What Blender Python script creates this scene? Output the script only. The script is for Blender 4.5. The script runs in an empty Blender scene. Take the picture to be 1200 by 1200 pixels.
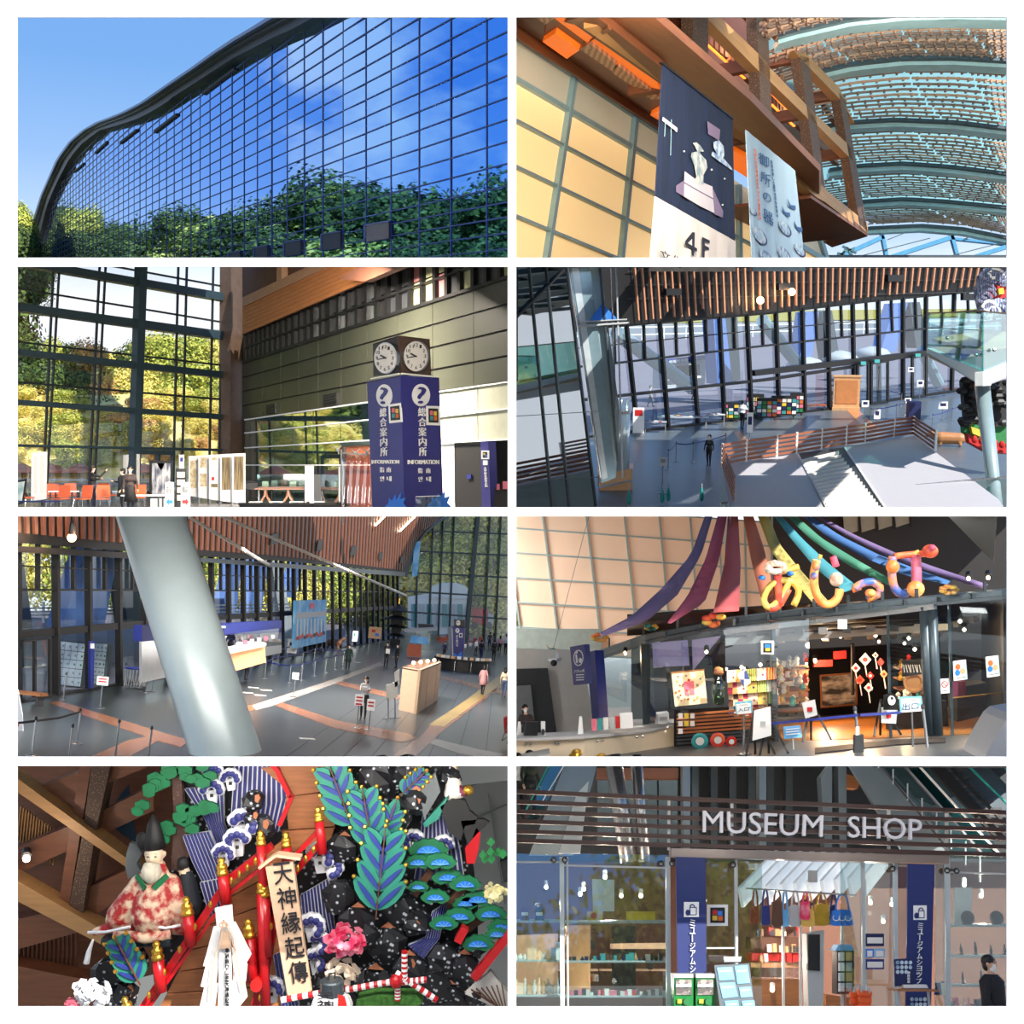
# A white exhibition wall with eight picture openings; behind every opening stands a real place of the museum.
import bpy,math,random
from mathutils import Vector,Matrix
V=Vector
sc=bpy.context.scene
COL=sc.collection
RN=random.Random(11)
# ---------------------------------------------------------------- camera, sky, sun, exposure
F=1400.0
CAM=V((0,0,12.0))
cd=bpy.data.cameras.new('camera');cd.sensor_width=36;cd.lens=36*F/1200;cd.clip_end=3000
cam=bpy.data.objects.new('camera',cd);COL.objects.link(cam)
cam.location=CAM;cam.rotation_euler=(math.pi/2,0,0);sc.camera=cam
sc.view_settings.view_transform='Standard';sc.view_settings.look='None'
sc.view_settings.gamma=1;sc.view_settings.use_curve_mapping=False
sc.view_settings.exposure=0.1
def lin(c):
 return tuple(((x/255+.055)/1.055)**2.4 if x>10.3 else x/255/12.92 for x in c[:3])
w=bpy.data.worlds.new('sky');sc.world=w;w.use_nodes=True
nt=w.node_tree;nt.nodes.clear()
def wn(t,**k):
 n=nt.nodes.new(t)
 for a,b in k.items():setattr(n,a,b)
 return n
tc=wn('ShaderNodeTexCoord');sx=wn('ShaderNodeSeparateXYZ');nt.links.new(tc.outputs['Generated'],sx.inputs[0])
rp=wn('ShaderNodeValToRGB');zz=wn('ShaderNodeMath',operation='MULTIPLY_ADD');zz.inputs[1].default_value=1/1.15;zz.inputs[2].default_value=.15/1.15
nt.links.new(sx.outputs['Z'],zz.inputs[0]);nt.links.new(zz.outputs[0],rp.inputs[0])
e=rp.color_ramp.elements;zp=lambda z:(z+.15)/1.15
e[0].position=zp(-.145);e[0].color=(.30,.31,.30,1)
e[1].position=zp(-.10);e[1].color=(1.25,1.28,1.32,1)
for p,c in((.165,(1.15,1.2,1.28)),(.215,(.55,.74,1.0)),(.27,(.33,.55,.93)),(.34,(.20,.43,.86)),(.6,(.13,.34,.80)),(1,(.09,.26,.70))):
 q=e.new(zp(p));q.color=(*c,1)
mp=wn('ShaderNodeMapping');mp.inputs['Scale'].default_value=(1,1,1.7);mp.inputs['Location'].default_value=(7.3,1.9,.6)
nt.links.new(tc.outputs['Generated'],mp.inputs[0])
nz=wn('ShaderNodeTexNoise');nz.inputs['Scale'].default_value=4.2;nz.inputs['Detail'].default_value=9;nz.inputs['Roughness'].default_value=.52
nt.links.new(mp.outputs[0],nz.inputs['Vector'])
cr=wn('ShaderNodeValToRGB');cr.color_ramp.elements[0].position=.57;cr.color_ramp.elements[1].position=.66
vd=wn('ShaderNodeVectorMath',operation='DISTANCE');vd.inputs[1].default_value=(-.665,.68,.325);nt.links.new(tc.outputs['Generated'],vd.inputs[0])
mr=wn('ShaderNodeMapRange');mr.inputs[1].default_value=.04;mr.inputs[2].default_value=.22;mr.inputs[3].default_value=.145;mr.inputs[4].default_value=0;nt.links.new(vd.outputs['Value'],mr.inputs[0])
ad=wn('ShaderNodeMath',operation='ADD');nt.links.new(nz.outputs['Fac'],ad.inputs[0]);nt.links.new(mr.outputs[0],ad.inputs[1])
nt.links.new(ad.outputs[0],cr.inputs[0])
mx=wn('ShaderNodeMixRGB');mx.inputs[2].default_value=(.95,.97,1.0,1)
lo=wn('ShaderNodeMapRange');lo.inputs[1].default_value=.02;lo.inputs[2].default_value=.12;nt.links.new(sx.outputs['Z'],lo.inputs[0])
ml=wn('ShaderNodeMath',operation='MULTIPLY');nt.links.new(cr.outputs[0],ml.inputs[0]);nt.links.new(lo.outputs[0],ml.inputs[1])
nt.links.new(ml.outputs[0],mx.inputs[0]);nt.links.new(rp.outputs[0],mx.inputs[1])
bg=wn('ShaderNodeBackground');bg.inputs[1].default_value=1.0;nt.links.new(mx.outputs[0],bg.inputs[0])
nt.links.new(bg.outputs[0],wn('ShaderNodeOutputWorld').inputs[0])
sd=bpy.data.lights.new('sun','SUN');sd.energy=7.0;sd.angle=.009;sd.color=(1,.95,.87)
sun=bpy.data.objects.new('sun',sd);COL.objects.link(sun)
SUNV=V((.46,-.60,.62)).normalized()
sun.rotation_euler=SUNV.to_track_quat('Z','Y').to_euler();sun.location=(30,-40,60)
# ---------------------------------------------------------------- pixels, planes
def ray(u,v):return V(((u-600)/F,1,(600-v)/F))
def P(u,v,Y):return CAM+ray(u,v)*Y
class Pl:
 def __init__(s,p,n):
  n=n.normalized()
  if n.dot(p-CAM)>0:n=-n
  s.p,s.n,s.c=p,n,n.dot(p-CAM)
 def hit(s,u,v):
  d=ray(u,v);return CAM+d*(s.c/s.n.dot(d))
 def off(s,d):return Pl(s.p+s.n*d,s.n)
def fr(Y):return Pl(P(600,600,Y),V((0,-1,0)))
def pv(u1,Y1,u2,Y2):
 a,b=P(u1,600,Y1),P(u2,600,Y2);return Pl(a,(b-a).cross(V((0,0,1))))
def p3(a,b,c):return Pl(a,(b-a).cross(c-a))
class Fr:
 def __init__(s,v0,u0,sl,h,yaw=0):
  s.z=V((sl*F,v0+sl*(600-u0)-600,F)).normalized()
  s.pl=Pl(CAM-s.z*h,s.z)
  y=V((math.sin(yaw),math.cos(yaw),0));y=(y-s.z*y.dot(s.z)).normalized()
  s.y=y;s.x=y.cross(s.z).normalized()
 def hit(s,u,v):return s.pl.hit(u,v)
 def M(s,base,yaw=0,sca=1):
  c,q=math.cos(yaw),math.sin(yaw)
  X=s.x*c+s.y*q;Y=s.y*c-s.x*q
  m=Matrix.Identity(4)
  for i in range(3):m[i][0],m[i][1],m[i][2],m[i][3]=X[i]*sca,Y[i]*sca,s.z[i]*sca,base[i]
  return m
 def wall(s,a,b):
  A,B_=s.hit(*a),s.hit(*b);return Pl(A,(B_-A).cross(s.z))
def depth(p):return p.y-CAM.y
def pxm(p,n=1):return n*p.y/F
# ---------------------------------------------------------------- materials
M={}
def mat(name,c,rough=.55,metal=0,var=.12,scale=3,emis=0,kind=None,stretch=(1,1,1),c2=None,bump=0,alpha=1,spec=.5,ec=None):
 if name in M:return M[name]
 m=bpy.data.materials.new(name);m.use_nodes=True;t=m.node_tree;n=t.nodes;l=t.links
 b=n['Principled BSDF'];c=lin(c)
 b.inputs['Roughness'].default_value=rough;b.inputs['Metallic'].default_value=metal;b.inputs['Specular IOR Level'].default_value=spec
 co=n.new('ShaderNodeTexCoord');ma=n.new('ShaderNodeMapping');ma.inputs['Scale'].default_value=stretch
 l.new(co.outputs['Object'],ma.inputs[0])
 if kind=='check':tx=n.new('ShaderNodeTexChecker');fac=tx.outputs['Fac']
 elif kind=='voro':tx=n.new('ShaderNodeTexVoronoi');fac=tx.outputs['Distance']
 elif kind=='cell':tx=n.new('ShaderNodeTexVoronoi');fac=tx.outputs['Color']
 elif kind=='wave':tx=n.new('ShaderNodeTexWave');tx.inputs['Distortion'].default_value=2.5;tx.inputs['Detail'].default_value=3;fac=tx.outputs['Fac']
 elif kind=='brick':tx=n.new('ShaderNodeTexBrick');fac=tx.outputs['Fac']
 else:tx=n.new('ShaderNodeTexNoise');tx.inputs['Detail'].default_value=5;fac=tx.outputs['Fac']
 tx.inputs['Scale'].default_value=scale;l.new(ma.outputs[0],tx.inputs['Vector'])
 r=n.new('ShaderNodeValToRGB');l.new(fac,r.inputs[0])
 k=r.color_ramp.elements
 if c2 is not None:
  k[0].color=(*c,1);k[1].color=(*lin(c2),1)
  if kind in('voro',):k[0].position,k[1].position=.18,.3
  elif kind is None:k[0].position,k[1].position=.42,.6
 else:
  k[0].position,k[1].position=.25,.75
  k[0].color=(*[x*(1-var) for x in c],1);k[1].color=(*[min(1,x*(1+var)) for x in c],1)
 l.new(r.outputs[0],b.inputs['Base Color'])
 if bump:
  bp=n.new('ShaderNodeBump');bp.inputs['Strength'].default_value=bump;l.new(fac,bp.inputs['Height']);l.new(bp.outputs[0],b.inputs['Normal'])
 if emis:
  if ec is None:l.new(r.outputs[0],b.inputs['Emission Color'])
  else:b.inputs['Emission Color'].default_value=(*lin(ec),1)
  b.inputs['Emission Strength'].default_value=emis
 M[name]=m;return m
def glass(name,c=(255,255,255),refl=.12,k=.35):
 if name in M:return M[name]
 m=bpy.data.materials.new(name);m.use_nodes=True;t=m.node_tree;n=t.nodes;l=t.links;n.clear()
 o=n.new('ShaderNodeOutputMaterial');tr=n.new('ShaderNodeBsdfTransparent');g=n.new('ShaderNodeBsdfGlossy');mi=n.new('ShaderNodeMixShader')
 tr.inputs[0].default_value=(*lin(c),1);g.inputs['Roughness'].default_value=.02;g.inputs[0].default_value=(.9,.95,1,1)
 lw=n.new('ShaderNodeLayerWeight');lw.inputs[0].default_value=.35
 ad=n.new('ShaderNodeMath');ad.operation='MULTIPLY_ADD';ad.inputs[1].default_value=k;ad.inputs[2].default_value=refl
 l.new(lw.outputs['Fresnel'],ad.inputs[0]);l.new(ad.outputs[0],mi.inputs[0])
 ad.use_clamp=True
 l.new(tr.outputs[0],mi.inputs[1]);l.new(g.outputs[0],mi.inputs[2]);l.new(mi.outputs[0],o.inputs[0])
 M[name]=m;return m
def transl(name,c,k=.5,rough=.6):
 if name in M:return M[name]
 m=bpy.data.materials.new(name);m.use_nodes=True;t=m.node_tree;n=t.nodes;l=t.links
 b=n['Principled BSDF'];b.inputs['Base Color'].default_value=(*lin(c),1);b.inputs['Roughness'].default_value=rough
 x=n.new('ShaderNodeBsdfTranslucent');x.inputs[0].default_value=(*lin(c),1)
 nz=n.new('ShaderNodeTexNoise');nz.inputs['Scale'].default_value=4
 mi=n.new('ShaderNodeMixShader');mi.inputs[0].default_value=k
 l.new(b.outputs[0],mi.inputs[1]);l.new(x.outputs[0],mi.inputs[2]);l.new(mi.outputs[0],n['Material Output'].inputs[0])
 M[name]=m;return m
 # common stock
mat('white',(240,240,238),.6,var=.02);mat('offwhite',(218,214,205),.6,var=.05);mat('grey',(130,133,136),.5);mat('lgrey',(180,184,186),.5,var=.06)
mat('dgrey',(52,55,58),.5);mat('black',(14,14,16),.5);mat('nblack',(26,25,25),.6)
mat('steel',(175,178,180),.25,.9);mat('dsteel',(70,80,86),.4,.6);mat('brass',(205,160,60),.3,.8,scale=8)
mat('blue',(28,42,120),.5);mat('navy',(20,30,80),.5);mat('red',(190,30,28),.5);mat('orange',(215,100,40),.6)
mat('paper',(232,230,225),.7,var=.04);mat('ink',(22,22,30),.6);mat('wood',(150,98,58),.5,scale=3,stretch=(1,1,12),var=.22)
mat('green',(30,120,60),.6);mat('teal',(60,150,150),.5);mat('yellow',(225,190,60),.5);mat('pink',(220,110,130),.6);mat('brown',(95,60,42),.55,var=.2)
mat('skin',(205,160,130),.6,var=.06);mat('hair',(18,15,14),.5);glass('clear')
mat('bulb',(255,190,130),.4,emis=14,ec=(255,190,130));mat('wbulb',(255,235,205),.4,emis=12,ec=(255,235,205))
# ---------------------------------------------------------------- mesh building (world coordinates, or local to a matrix)
class B:
 def __init__(s,m=None):s.v=[];s.f=[];s.m=m;s.mi=[];s.cur=0
 def vs(s,pts):
  i=len(s.v)
  s.v+=[(s.m@V(p)) if s.m else V(p) for p in pts];return i
 def fa(s,fs,i=0):
  s.f+=[tuple(j+i for j in f) for f in fs];s.mi+=[s.cur]*len(fs)
 def poly(s,pts,t):
  n=len(pts);t=V(t);i=s.vs(list(pts)+[V(p)+t for p in pts])
  s.fa([tuple(range(n)),tuple(range(2*n-1,n-1,-1))]+[(k,k+n,(k+1)%n+n,(k+1)%n) for k in range(n)],i);return s
 def sheet(s,pts):s.fa([tuple(range(len(pts)))],s.vs(pts));return s
 def box(s,c,d):
  x,y,z=d[0]/2,d[1]/2,d[2]/2;c=V(c)
  i=s.vs([c+V((a*x,b*y,e*z)) for a in(-1,1) for b in(-1,1) for e in(-1,1)])
  s.fa([(0,1,3,2),(4,6,7,5),(0,4,5,1),(2,3,7,6),(0,2,6,4),(1,5,7,3)],i);return s
 def bar(s,p,q,w,h,up=(0,0,1)):
  p,q=V(p),V(q);a=(q-p).normalized();up=V(up)
  x=a.cross(up)
  if x.length<1e-4:x=a.cross(V((0,1,0)))
  x.normalize();y=x.cross(a).normalized()
  x*=w/2;y*=h/2
  i=s.vs([p-x-y,p+x-y,p+x+y,p-x+y,q-x-y,q+x-y,q+x+y,q-x+y])
  s.fa([(0,1,2,3),(7,6,5,4),(0,4,5,1),(1,5,6,2),(2,6,7,3),(3,7,4,0)],i);return s
 def tube(s,pts,r,n=8,r2=None):
  pts=[V(p) for p in pts];m=len(pts);R_=r if isinstance(r,(list,tuple)) else[r+((r2 if r2 is not None else r)-r)*k/max(1,m-1) for k in range(m)]
  prev=None;i0=len(s.v)
  for k,p in enumerate(pts):
   a=(pts[min(k+1,m-1)]-pts[max(k-1,0)]).normalized()
   x=a.cross(prev if prev else V((.31,.2,.93)))
   if x.length<1e-3:x=a.cross(V((1,0,0)))
   x.normalize();y=a.cross(x);prev=y if not prev else prev
   x=a.cross(V((.31,.2,.93)));x=x.normalized() if x.length>1e-3 else a.cross(V((1,0,0))).normalized();y=a.cross(x)
   s.vs([p+(x*math.cos(6.2832*j/n)+y*math.sin(6.2832*j/n))*R_[k] for j in range(n)])
  fs=[]
  for k in range(m-1):
   for j in range(n):fs.append((k*n+j,k*n+(j+1)%n,(k+1)*n+(j+1)%n,(k+1)*n+j))
  fs+=[tuple(range(n-1,-1,-1)),tuple((m-1)*n+j for j in range(n))]
  s.fa(fs,i0);return s
 def lathe(s,c,prof,n=12,ax=(0,0,1)):
  c=V(c);ax=V(ax).normalized();x=ax.cross(V((0,1,0)))
  if x.length<.1:x=ax.cross(V((1,0,0)))
  x.normalize();y=ax.cross(x);i0=len(s.v)
  for r,h in prof:s.vs([c+ax*h+(x*math.cos(6.2832*j/n)+y*math.sin(6.2832*j/n))*r for j in range(n)])
  m=len(prof);fs=[]
  for k in range(m-1):
   for j in range(n):fs.append((k*n+j,k*n+(j+1)%n,(k+1)*n+(j+1)%n,(k+1)*n+j))
  fs+=[tuple(range(n-1,-1,-1)),tuple((m-1)*n+j for j in range(n))]
  s.fa(fs,i0);return s
 def ball(s,c,r,n=10,m=6):
  r=V(r) if hasattr(r,'__len__') else V((r,r,r));c=V(c);i0=len(s.v);pts=[]
  for a in range(m+1):
   th=math.pi*a/m
   for j in range(n):pts.append(c+V((r.x*math.sin(th)*math.cos(6.2832*j/n),r.y*math.sin(th)*math.sin(6.2832*j/n),r.z*math.cos(th))))
  s.vs(pts)
  s.fa([(a*n+j,a*n+(j+1)%n,(a+1)*n+(j+1)%n,(a+1)*n+j) for a in range(m) for j in range(n)],i0);return s
 def grid(s,rows,t=None):
  n=len(rows[0]);m=len(rows);i=s.vs([p for r in rows for p in r])
  fs=[(a*n+b,a*n+b+1,(a+1)*n+b+1,(a+1)*n+b) for a in range(m-1) for b in range(n-1)]
  s.fa(fs,i)
  if t is not None:
   t=V(t);j=s.vs([V(p)+t for r in rows for p in r]) if not s.m else s.vs([V(p)+t for r in rows for p in r])
   s.fa([f[::-1] for f in fs],j);o=j-i
   rim=[b for b in range(n)]+[a*n+n-1 for a in range(1,m)]+[(m-1)*n+b for b in range(n-2,-1,-1)]+[a*n for a in range(m-2,0,-1)]
   s.fa([(rim[k],rim[k]+o,rim[(k+1)%len(rim)]+o,rim[(k+1)%len(rim)]) for k in range(len(rim))],i)
  return s
OFF={}
def tagit(o,label=None,cat=None,group=None,kind=None):
 if label:o['label']=label
 if cat:o['category']=cat
 if group:o['group']=group
 if kind:o['kind']=kind
 return o
def put(name,b,m,parent=None,label=None,cat=None,group=None,kind=None,smooth=False):
 if not b.v:return None
 me=bpy.data.meshes.new(name)
 if parent is not None:o0=OFF[parent]
 else:
  lo=[min(p[k] for p in b.v) for k in range(3)];hi=[max(p[k] for p in b.v) for k in range(3)]
  o0=V(((lo[0]+hi[0])/2,(lo[1]+hi[1])/2,lo[2]))
 me.from_pydata([tuple(p-o0) for p in b.v],[],b.f)
 for q in(m if isinstance(m,(list,tuple)) else[m]):me.materials.append(M[q] if isinstance(q,str) else q)
 if any(b.mi):me.polygons.foreach_set('material_index',b.mi)
 if smooth:me.polygons.foreach_set('use_smooth',[True]*len(b.f))
 me.update()
 o=bpy.data.objects.new(name,me);COL.objects.link(o)
 if parent is not None:o.parent=parent;OFF[o]=o0
 else:o.location=o0;OFF[o]=o0
 return tagit(o,label,cat,group,kind)
def thing(name,loc,label,cat,group=None,kind=None):
 o=bpy.data.objects.new(name,None);COL.objects.link(o);o.location=loc;o.empty_display_size=.2;OFF[o]=V(loc)
 return tagit(o,label,cat,group,kind)
CL=[None]
def room(i,j):CL[0]=((-40,603 if j==0 else 600)[i],(-30,307.2,599.7,892.2)[j],(600,1240)[i],(307.2,599.7,892.2,1230)[j])
def clip(uv):
 if CL[0] is None:return uv
 u0,v0,u1,v1=CL[0];out=[tuple(q) for q in uv]
 for ax,lim,sg in((0,u0,1),(0,u1,-1),(1,v0,1),(1,v1,-1)):
  src,out=out,[]
  for k,q in enumerate(src):
   r=src[k-1];a,b=(r[ax]-lim)*sg,(q[ax]-lim)*sg
   if(a<0)!=(b<0):
    f=a/(a-b);out.append(tuple(r[m]+(q[m]-r[m])*f for m in(0,1)))
   if b>=0:out.append(q)
  if len(out)<3:return[]
 return out
def flr(FL,uv,t=.1,z=0):
 return B().poly([FL.hit(*q)+FL.z*z for q in clip(uv)],-FL.z*t)
def pp(pl,uv,t=.05,b=None):
 b=b or B();uv=clip(uv)
 if len(uv)<3:return b
 b.poly([pl.hit(*q) for q in uv],-pl.n*t);return b
def px(name,pl,uv,t,m,parent=None,label=None,cat=None,group=None,kind=None):
 return put(name,pp(pl,uv,t),m,parent,label,cat,group,kind)
def rect(u0,v0,u1,v1):return[(u0,v0),(u1,v0),(u1,v1),(u0,v1)]
def disc(u,v,ru,rv=None,n=16):return[(u+ru*math.cos(6.2832*k/n),v+(rv or ru)*math.sin(6.2832*k/n)) for k in range(n)]
def line(pl,a,b,wpx,t,bb=None):
 d=V((b[0]-a[0],b[1]-a[1])).normalized()*(wpx/2);n=(-d.y,d.x)
 return pp(pl,[(a[0]+n[0],a[1]+n[1]),(b[0]+n[0],b[1]+n[1]),(b[0]-n[0],b[1]-n[1]),(a[0]-n[0],a[1]-n[1])],t,bb)
def ln(name,pl,a,b,wpx,t,m,parent=None,**k):return put(name,line(pl,a,b,wpx,t),m,parent,**k)
CJK=None
_tx={}
def glyphs(s):
 if s in _tx:return _tx[s]
 c=bpy.data.curves.new('lettering','FONT');c.body=s;c.resolution_u=3;c.extrude=.03
 o=bpy.data.objects.new('lettering',c);COL.objects.link(o)
 dg=bpy.context.evaluated_depsgraph_get();me=bpy.data.meshes.new_from_object(o.evaluated_get(dg))
 vs=[tuple(v.co) for v in me.vertices];fs=[tuple(p.vertices) for p in me.polygons]
 bpy.data.objects.remove(o);bpy.data.meshes.remove(me);bpy.data.curves.remove(c)
 if vs:
  x0,x1=min(v[0] for v in vs),max(v[0] for v in vs);y0,y1=min(v[1] for v in vs),max(v[1] for v in vs)
  vs=[((v[0]-x0)/(x1-x0 or 1),(v[1]-y0)/(y1-y0 or 1),v[2]/.03) for v in vs]
 _tx[s]=(vs,fs);return vs,fs
def txt(s,pl,q,m,parent,t=.012,name='lettering',**k):
 vs,fs=glyphs(s);b=B();out=[]
 A=[pl.hit(*c) for c in q]
 for x,y,z in vs:
  top=A[0].lerp(A[1],x);bot=A[3].lerp(A[2],x);out.append(bot.lerp(top,y)+pl.n*(t+t*z))
 b.fa(fs,b.vs(out));return put(name,b,m,parent,**k)
def vtxt(s,pl,q,m,parent,gap=.12,name='lettering',t=.012):
 n=len(s);TL,TR,BR,BL=[V(c) for c in q];b=B()
 for k,ch in enumerate(s):
  if ch==' ':continue
  a0,a1=(k+gap/2)/n,(k+1-gap/2)/n
  if ch=='ー':
   mid=TL.lerp(BL,.5),TR.lerp(BR,.5)
   pp(pl.off(2*t),[tuple(TL.lerp(BL,a0).lerp(TR.lerp(BR,a0),.42)),tuple(TL.lerp(BL,a0).lerp(TR.lerp(BR,a0),.58)),tuple(TL.lerp(BL,a1).lerp(TR.lerp(BR,a1),.58)),tuple(TL.lerp(BL,a1).lerp(TR.lerp(BR,a1),.42))],t,b);continue
  vs,fs=glyphs(ch);A=[pl.hit(*c) for c in(TL.lerp(BL,a0),TR.lerp(BR,a0),TR.lerp(BR,a1),TL.lerp(BL,a1))]
  out=[A[3].lerp(A[2],x).lerp(A[0].lerp(A[1],x),y)+pl.n*(t+t*z) for x,y,z in vs]
  b.fa(fs,b.vs(out))
 return put(name,b,m,parent)
def lamp(name,loc,e,col=(1,.85,.7),kind='POINT',r=.1,aim=None,size=None,spot=1.4):
 d=bpy.data.lights.new(name,kind);d.energy=e;d.color=col
 if kind=='AREA':d.size=size or 1
 else:d.shadow_soft_size=r
 if kind=='SPOT':d.spot_size=spot;d.spot_blend=.5
 o=bpy.data.objects.new(name,d);COL.objects.link(o);o.location=loc
 if aim is not None:o.rotation_euler=(V(loc)-V(aim)).to_track_quat('Z','Y').to_euler()
 return o
def interp(tab,x):
 if x<=tab[0][0]:return tab[0][1]
 for(a,b),(c,d) in zip(tab,tab[1:]):
  if x<=c:return b+(d-b)*(x-a)/(c-a)
 return tab[-1][1]
def clone(o,mtx=None,parent=None,**k):
 c=o.copy();COL.objects.link(c);c.parent=parent
 if mtx is not None:c.matrix_world=mtx
 for key,val in k.items():c[key]=val
 return c
 # ---------------------------------------------------------------- the white wall with eight openings
WY=14.0
COLS=((20,595),(605,1180));ROWS=((20,302),(312.5,594.5),(605,887),(897.5,1180))
mat('wall_paint',(250,250,250),.7,var=.01,scale=2)
def front_wall():
 pl=fr(WY);b=B()
 us=[-520,20,595,605,1180,1720];vs=[-260,20,302,312.5,594.5,605,887,897.5,1180,1460]
 for i in range(5):
  for j in range(9):
   if i in(1,3) and j in(1,3,5,7):continue
   pp(pl,rect(us[i],vs[j],us[i+1],vs[j+1]),.02,b)
 put('wall_front',b,'wall_paint',kind='structure',label='white wall with eight wide rectangular openings')
front_wall()
def partition(name,a,b,Y0,Y1,m='nblack',kind='structure',label=None):  # unseen sheet behind the gaps, added to block sun between the rooms
 q=[P(*a,Y0),P(*b,Y0),P(*b,Y1),P(*a,Y1)]
 t=V((.02,0,0)) if a[0]==b[0] else V((0,0,.02))
 put(name,B().poly(q,t),m,kind=kind,label=label)
 # ---------------------------------------------------------------- trees
def leaf_mesh(name,seed,lumps,n,leaf,m):
 r=random.Random(seed);b=B();pts=[]
 L=[]
 for k in range(lumps):
  a=r.uniform(0,6.28);h=r.uniform(.30,.92);rad=.36*math.sin(math.pi*min(1,(h-.12)/.95))**.7*r.uniform(.35,1)
  L.append((V((math.cos(a)*rad,math.sin(a)*rad,h)),r.uniform(.11,.2)))
 for k in range(n):
  c,q=r.choice(L);d=V((r.gauss(0,1),r.gauss(0,1),r.gauss(0,.8))).normalized()
  p=c+d*q*r.uniform(.75,1.06)
  x=d.cross(V((r.uniform(-1,1),r.uniform(-1,1),1))).normalized();y=d.cross(x).normalized()+d*r.uniform(-.7,.7)
  s=leaf*r.uniform(.6,1.3);x*=s;y*=s*r.uniform(.5,.9)
  b.cur=r.choice((0,0,1,2));b.sheet([p-x,p-y*.7,p+x,p+y])
 b.m=None
 me=bpy.data.meshes.new(name);me.from_pydata([tuple(p) for p in b.v],[],b.f)
 for q in m:me.materials.append(M[q])
 me.polygons.foreach_set('material_index',b.mi);me.update();return me
def trunk_mesh(name,seed):
 r=random.Random(seed);b=B();b.tube([(0,0,-.05),(.01,0,.2),(-.01,.01,.45),(.02,0,.8)],[.035,.028,.02,.006],7)
 for k in range(6):
  a=r.uniform(0,6.28);h=r.uniform(.28,.6);b.tube([(0,0,h),(math.cos(a)*.14,math.sin(a)*.14,h+.1),(math.cos(a)*.27,math.sin(a)*.27,h+.22)],[.013,.009,.003],5)
 me=bpy.data.meshes.new(name);me.from_pydata([tuple(p) for p in b.v],[],b.f);me.materials.append(M['bark']);me.update();return me
mat('bark',(92,76,60),.9,var=.3,scale=12)
for nm,cs in(('leafd',((66,92,34),(98,118,46),(36,58,24))),('leafg',((170,180,70),(214,206,100),(110,130,48))),('leafy',((244,222,120),(228,214,110),(206,190,84))),('leafo',((214,160,90),(226,186,112),(160,136,70)))):
 for k,c in enumerate(cs):mat(nm+str(k),c,.75,var=.25,scale=20)
TREE={}
for nm in('leafd','leafg','leafy','leafo'):
 TREE[nm]=[leaf_mesh('crown_leaves',5+k*7,24,9000,.017,[nm+'0',nm+'1',nm+'2']) for k in range(2)]
TRUNK=trunk_mesh('tree_trunk',3)
def tree(loc,h,wd,kind,label,group,up=None,rz=None,trunk=True):
 t=thing('tree',loc,label,'tree',group);t.rotation_euler.z=RN.uniform(0,6.28) if rz is None else rz;t.scale=(wd,wd,h)
 for nm,me in(('crown',RN.choice(TREE[kind])),)+((('trunk',TRUNK),) if trunk else()):
  o=bpy.data.objects.new(nm,me);COL.objects.link(o);o.parent=t
 return t
 # ---------------------------------------------------------------- people: tapered limbs fused into one skin
def fuse(caps,mats,voxel,M4,name,parent):
 b=B()
 for p,q,r0,r1,k in caps:
  p,q=V(p),V(q);d=q-p;L_=d.length
  a=d.normalized() if L_>1e-6 else V((0,0,1))
  b.lathe(p,[(.02*r0,-r0),(.7*r0,-.7*r0),(r0,0)]+([(r1,L_)] if L_>1e-6 else[])+[(.7*r1,L_+.7*r1),(.02*r1,L_+r1)],10,a)
 me=bpy.data.meshes.new(name);me.from_pydata([tuple(p) for p in b.v],[],b.f)
 o=bpy.data.objects.new(name,me);COL.objects.link(o)
 md=o.modifiers.new('r','REMESH');md.mode='VOXEL';md.voxel_size=voxel
 sm=o.modifiers.new('s','SMOOTH');sm.iterations=2;sm.factor=.5
 dg=bpy.context.evaluated_depsgraph_get();m2=bpy.data.meshes.new_from_object(o.evaluated_get(dg));o.modifiers.clear();o.data=m2;bpy.data.meshes.remove(me)
 for k in mats:m2.materials.append(M[k] if isinstance(k,str) else k)
 idx=[]
 segs=[(V(p),V(q)-V(p),r0,r1,k) for p,q,r0,r1,k in caps]
 for f in m2.polygons:
  c=f.center;best=9;bk=0
  for p,d,r0,r1,k in segs:
   L2=d.length_squared;t=max(0,min(1,(c-p).dot(d)/L2)) if L2>1e-9 else 0
   x=(c-p-d*t).length-(r0+(r1-r0)*t)
   if x<best:best=x;bk=k
  idx.append(bk)
 m2.polygons.foreach_set('material_index',idx);m2.polygons.foreach_set('use_smooth',[True]*len(idx))
 off=OFF[parent];MM=M4.copy();MM.translation=M4.translation-off
 m2.transform(MM);o.parent=parent;m2.update();OFF[o]=off;return o
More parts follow.
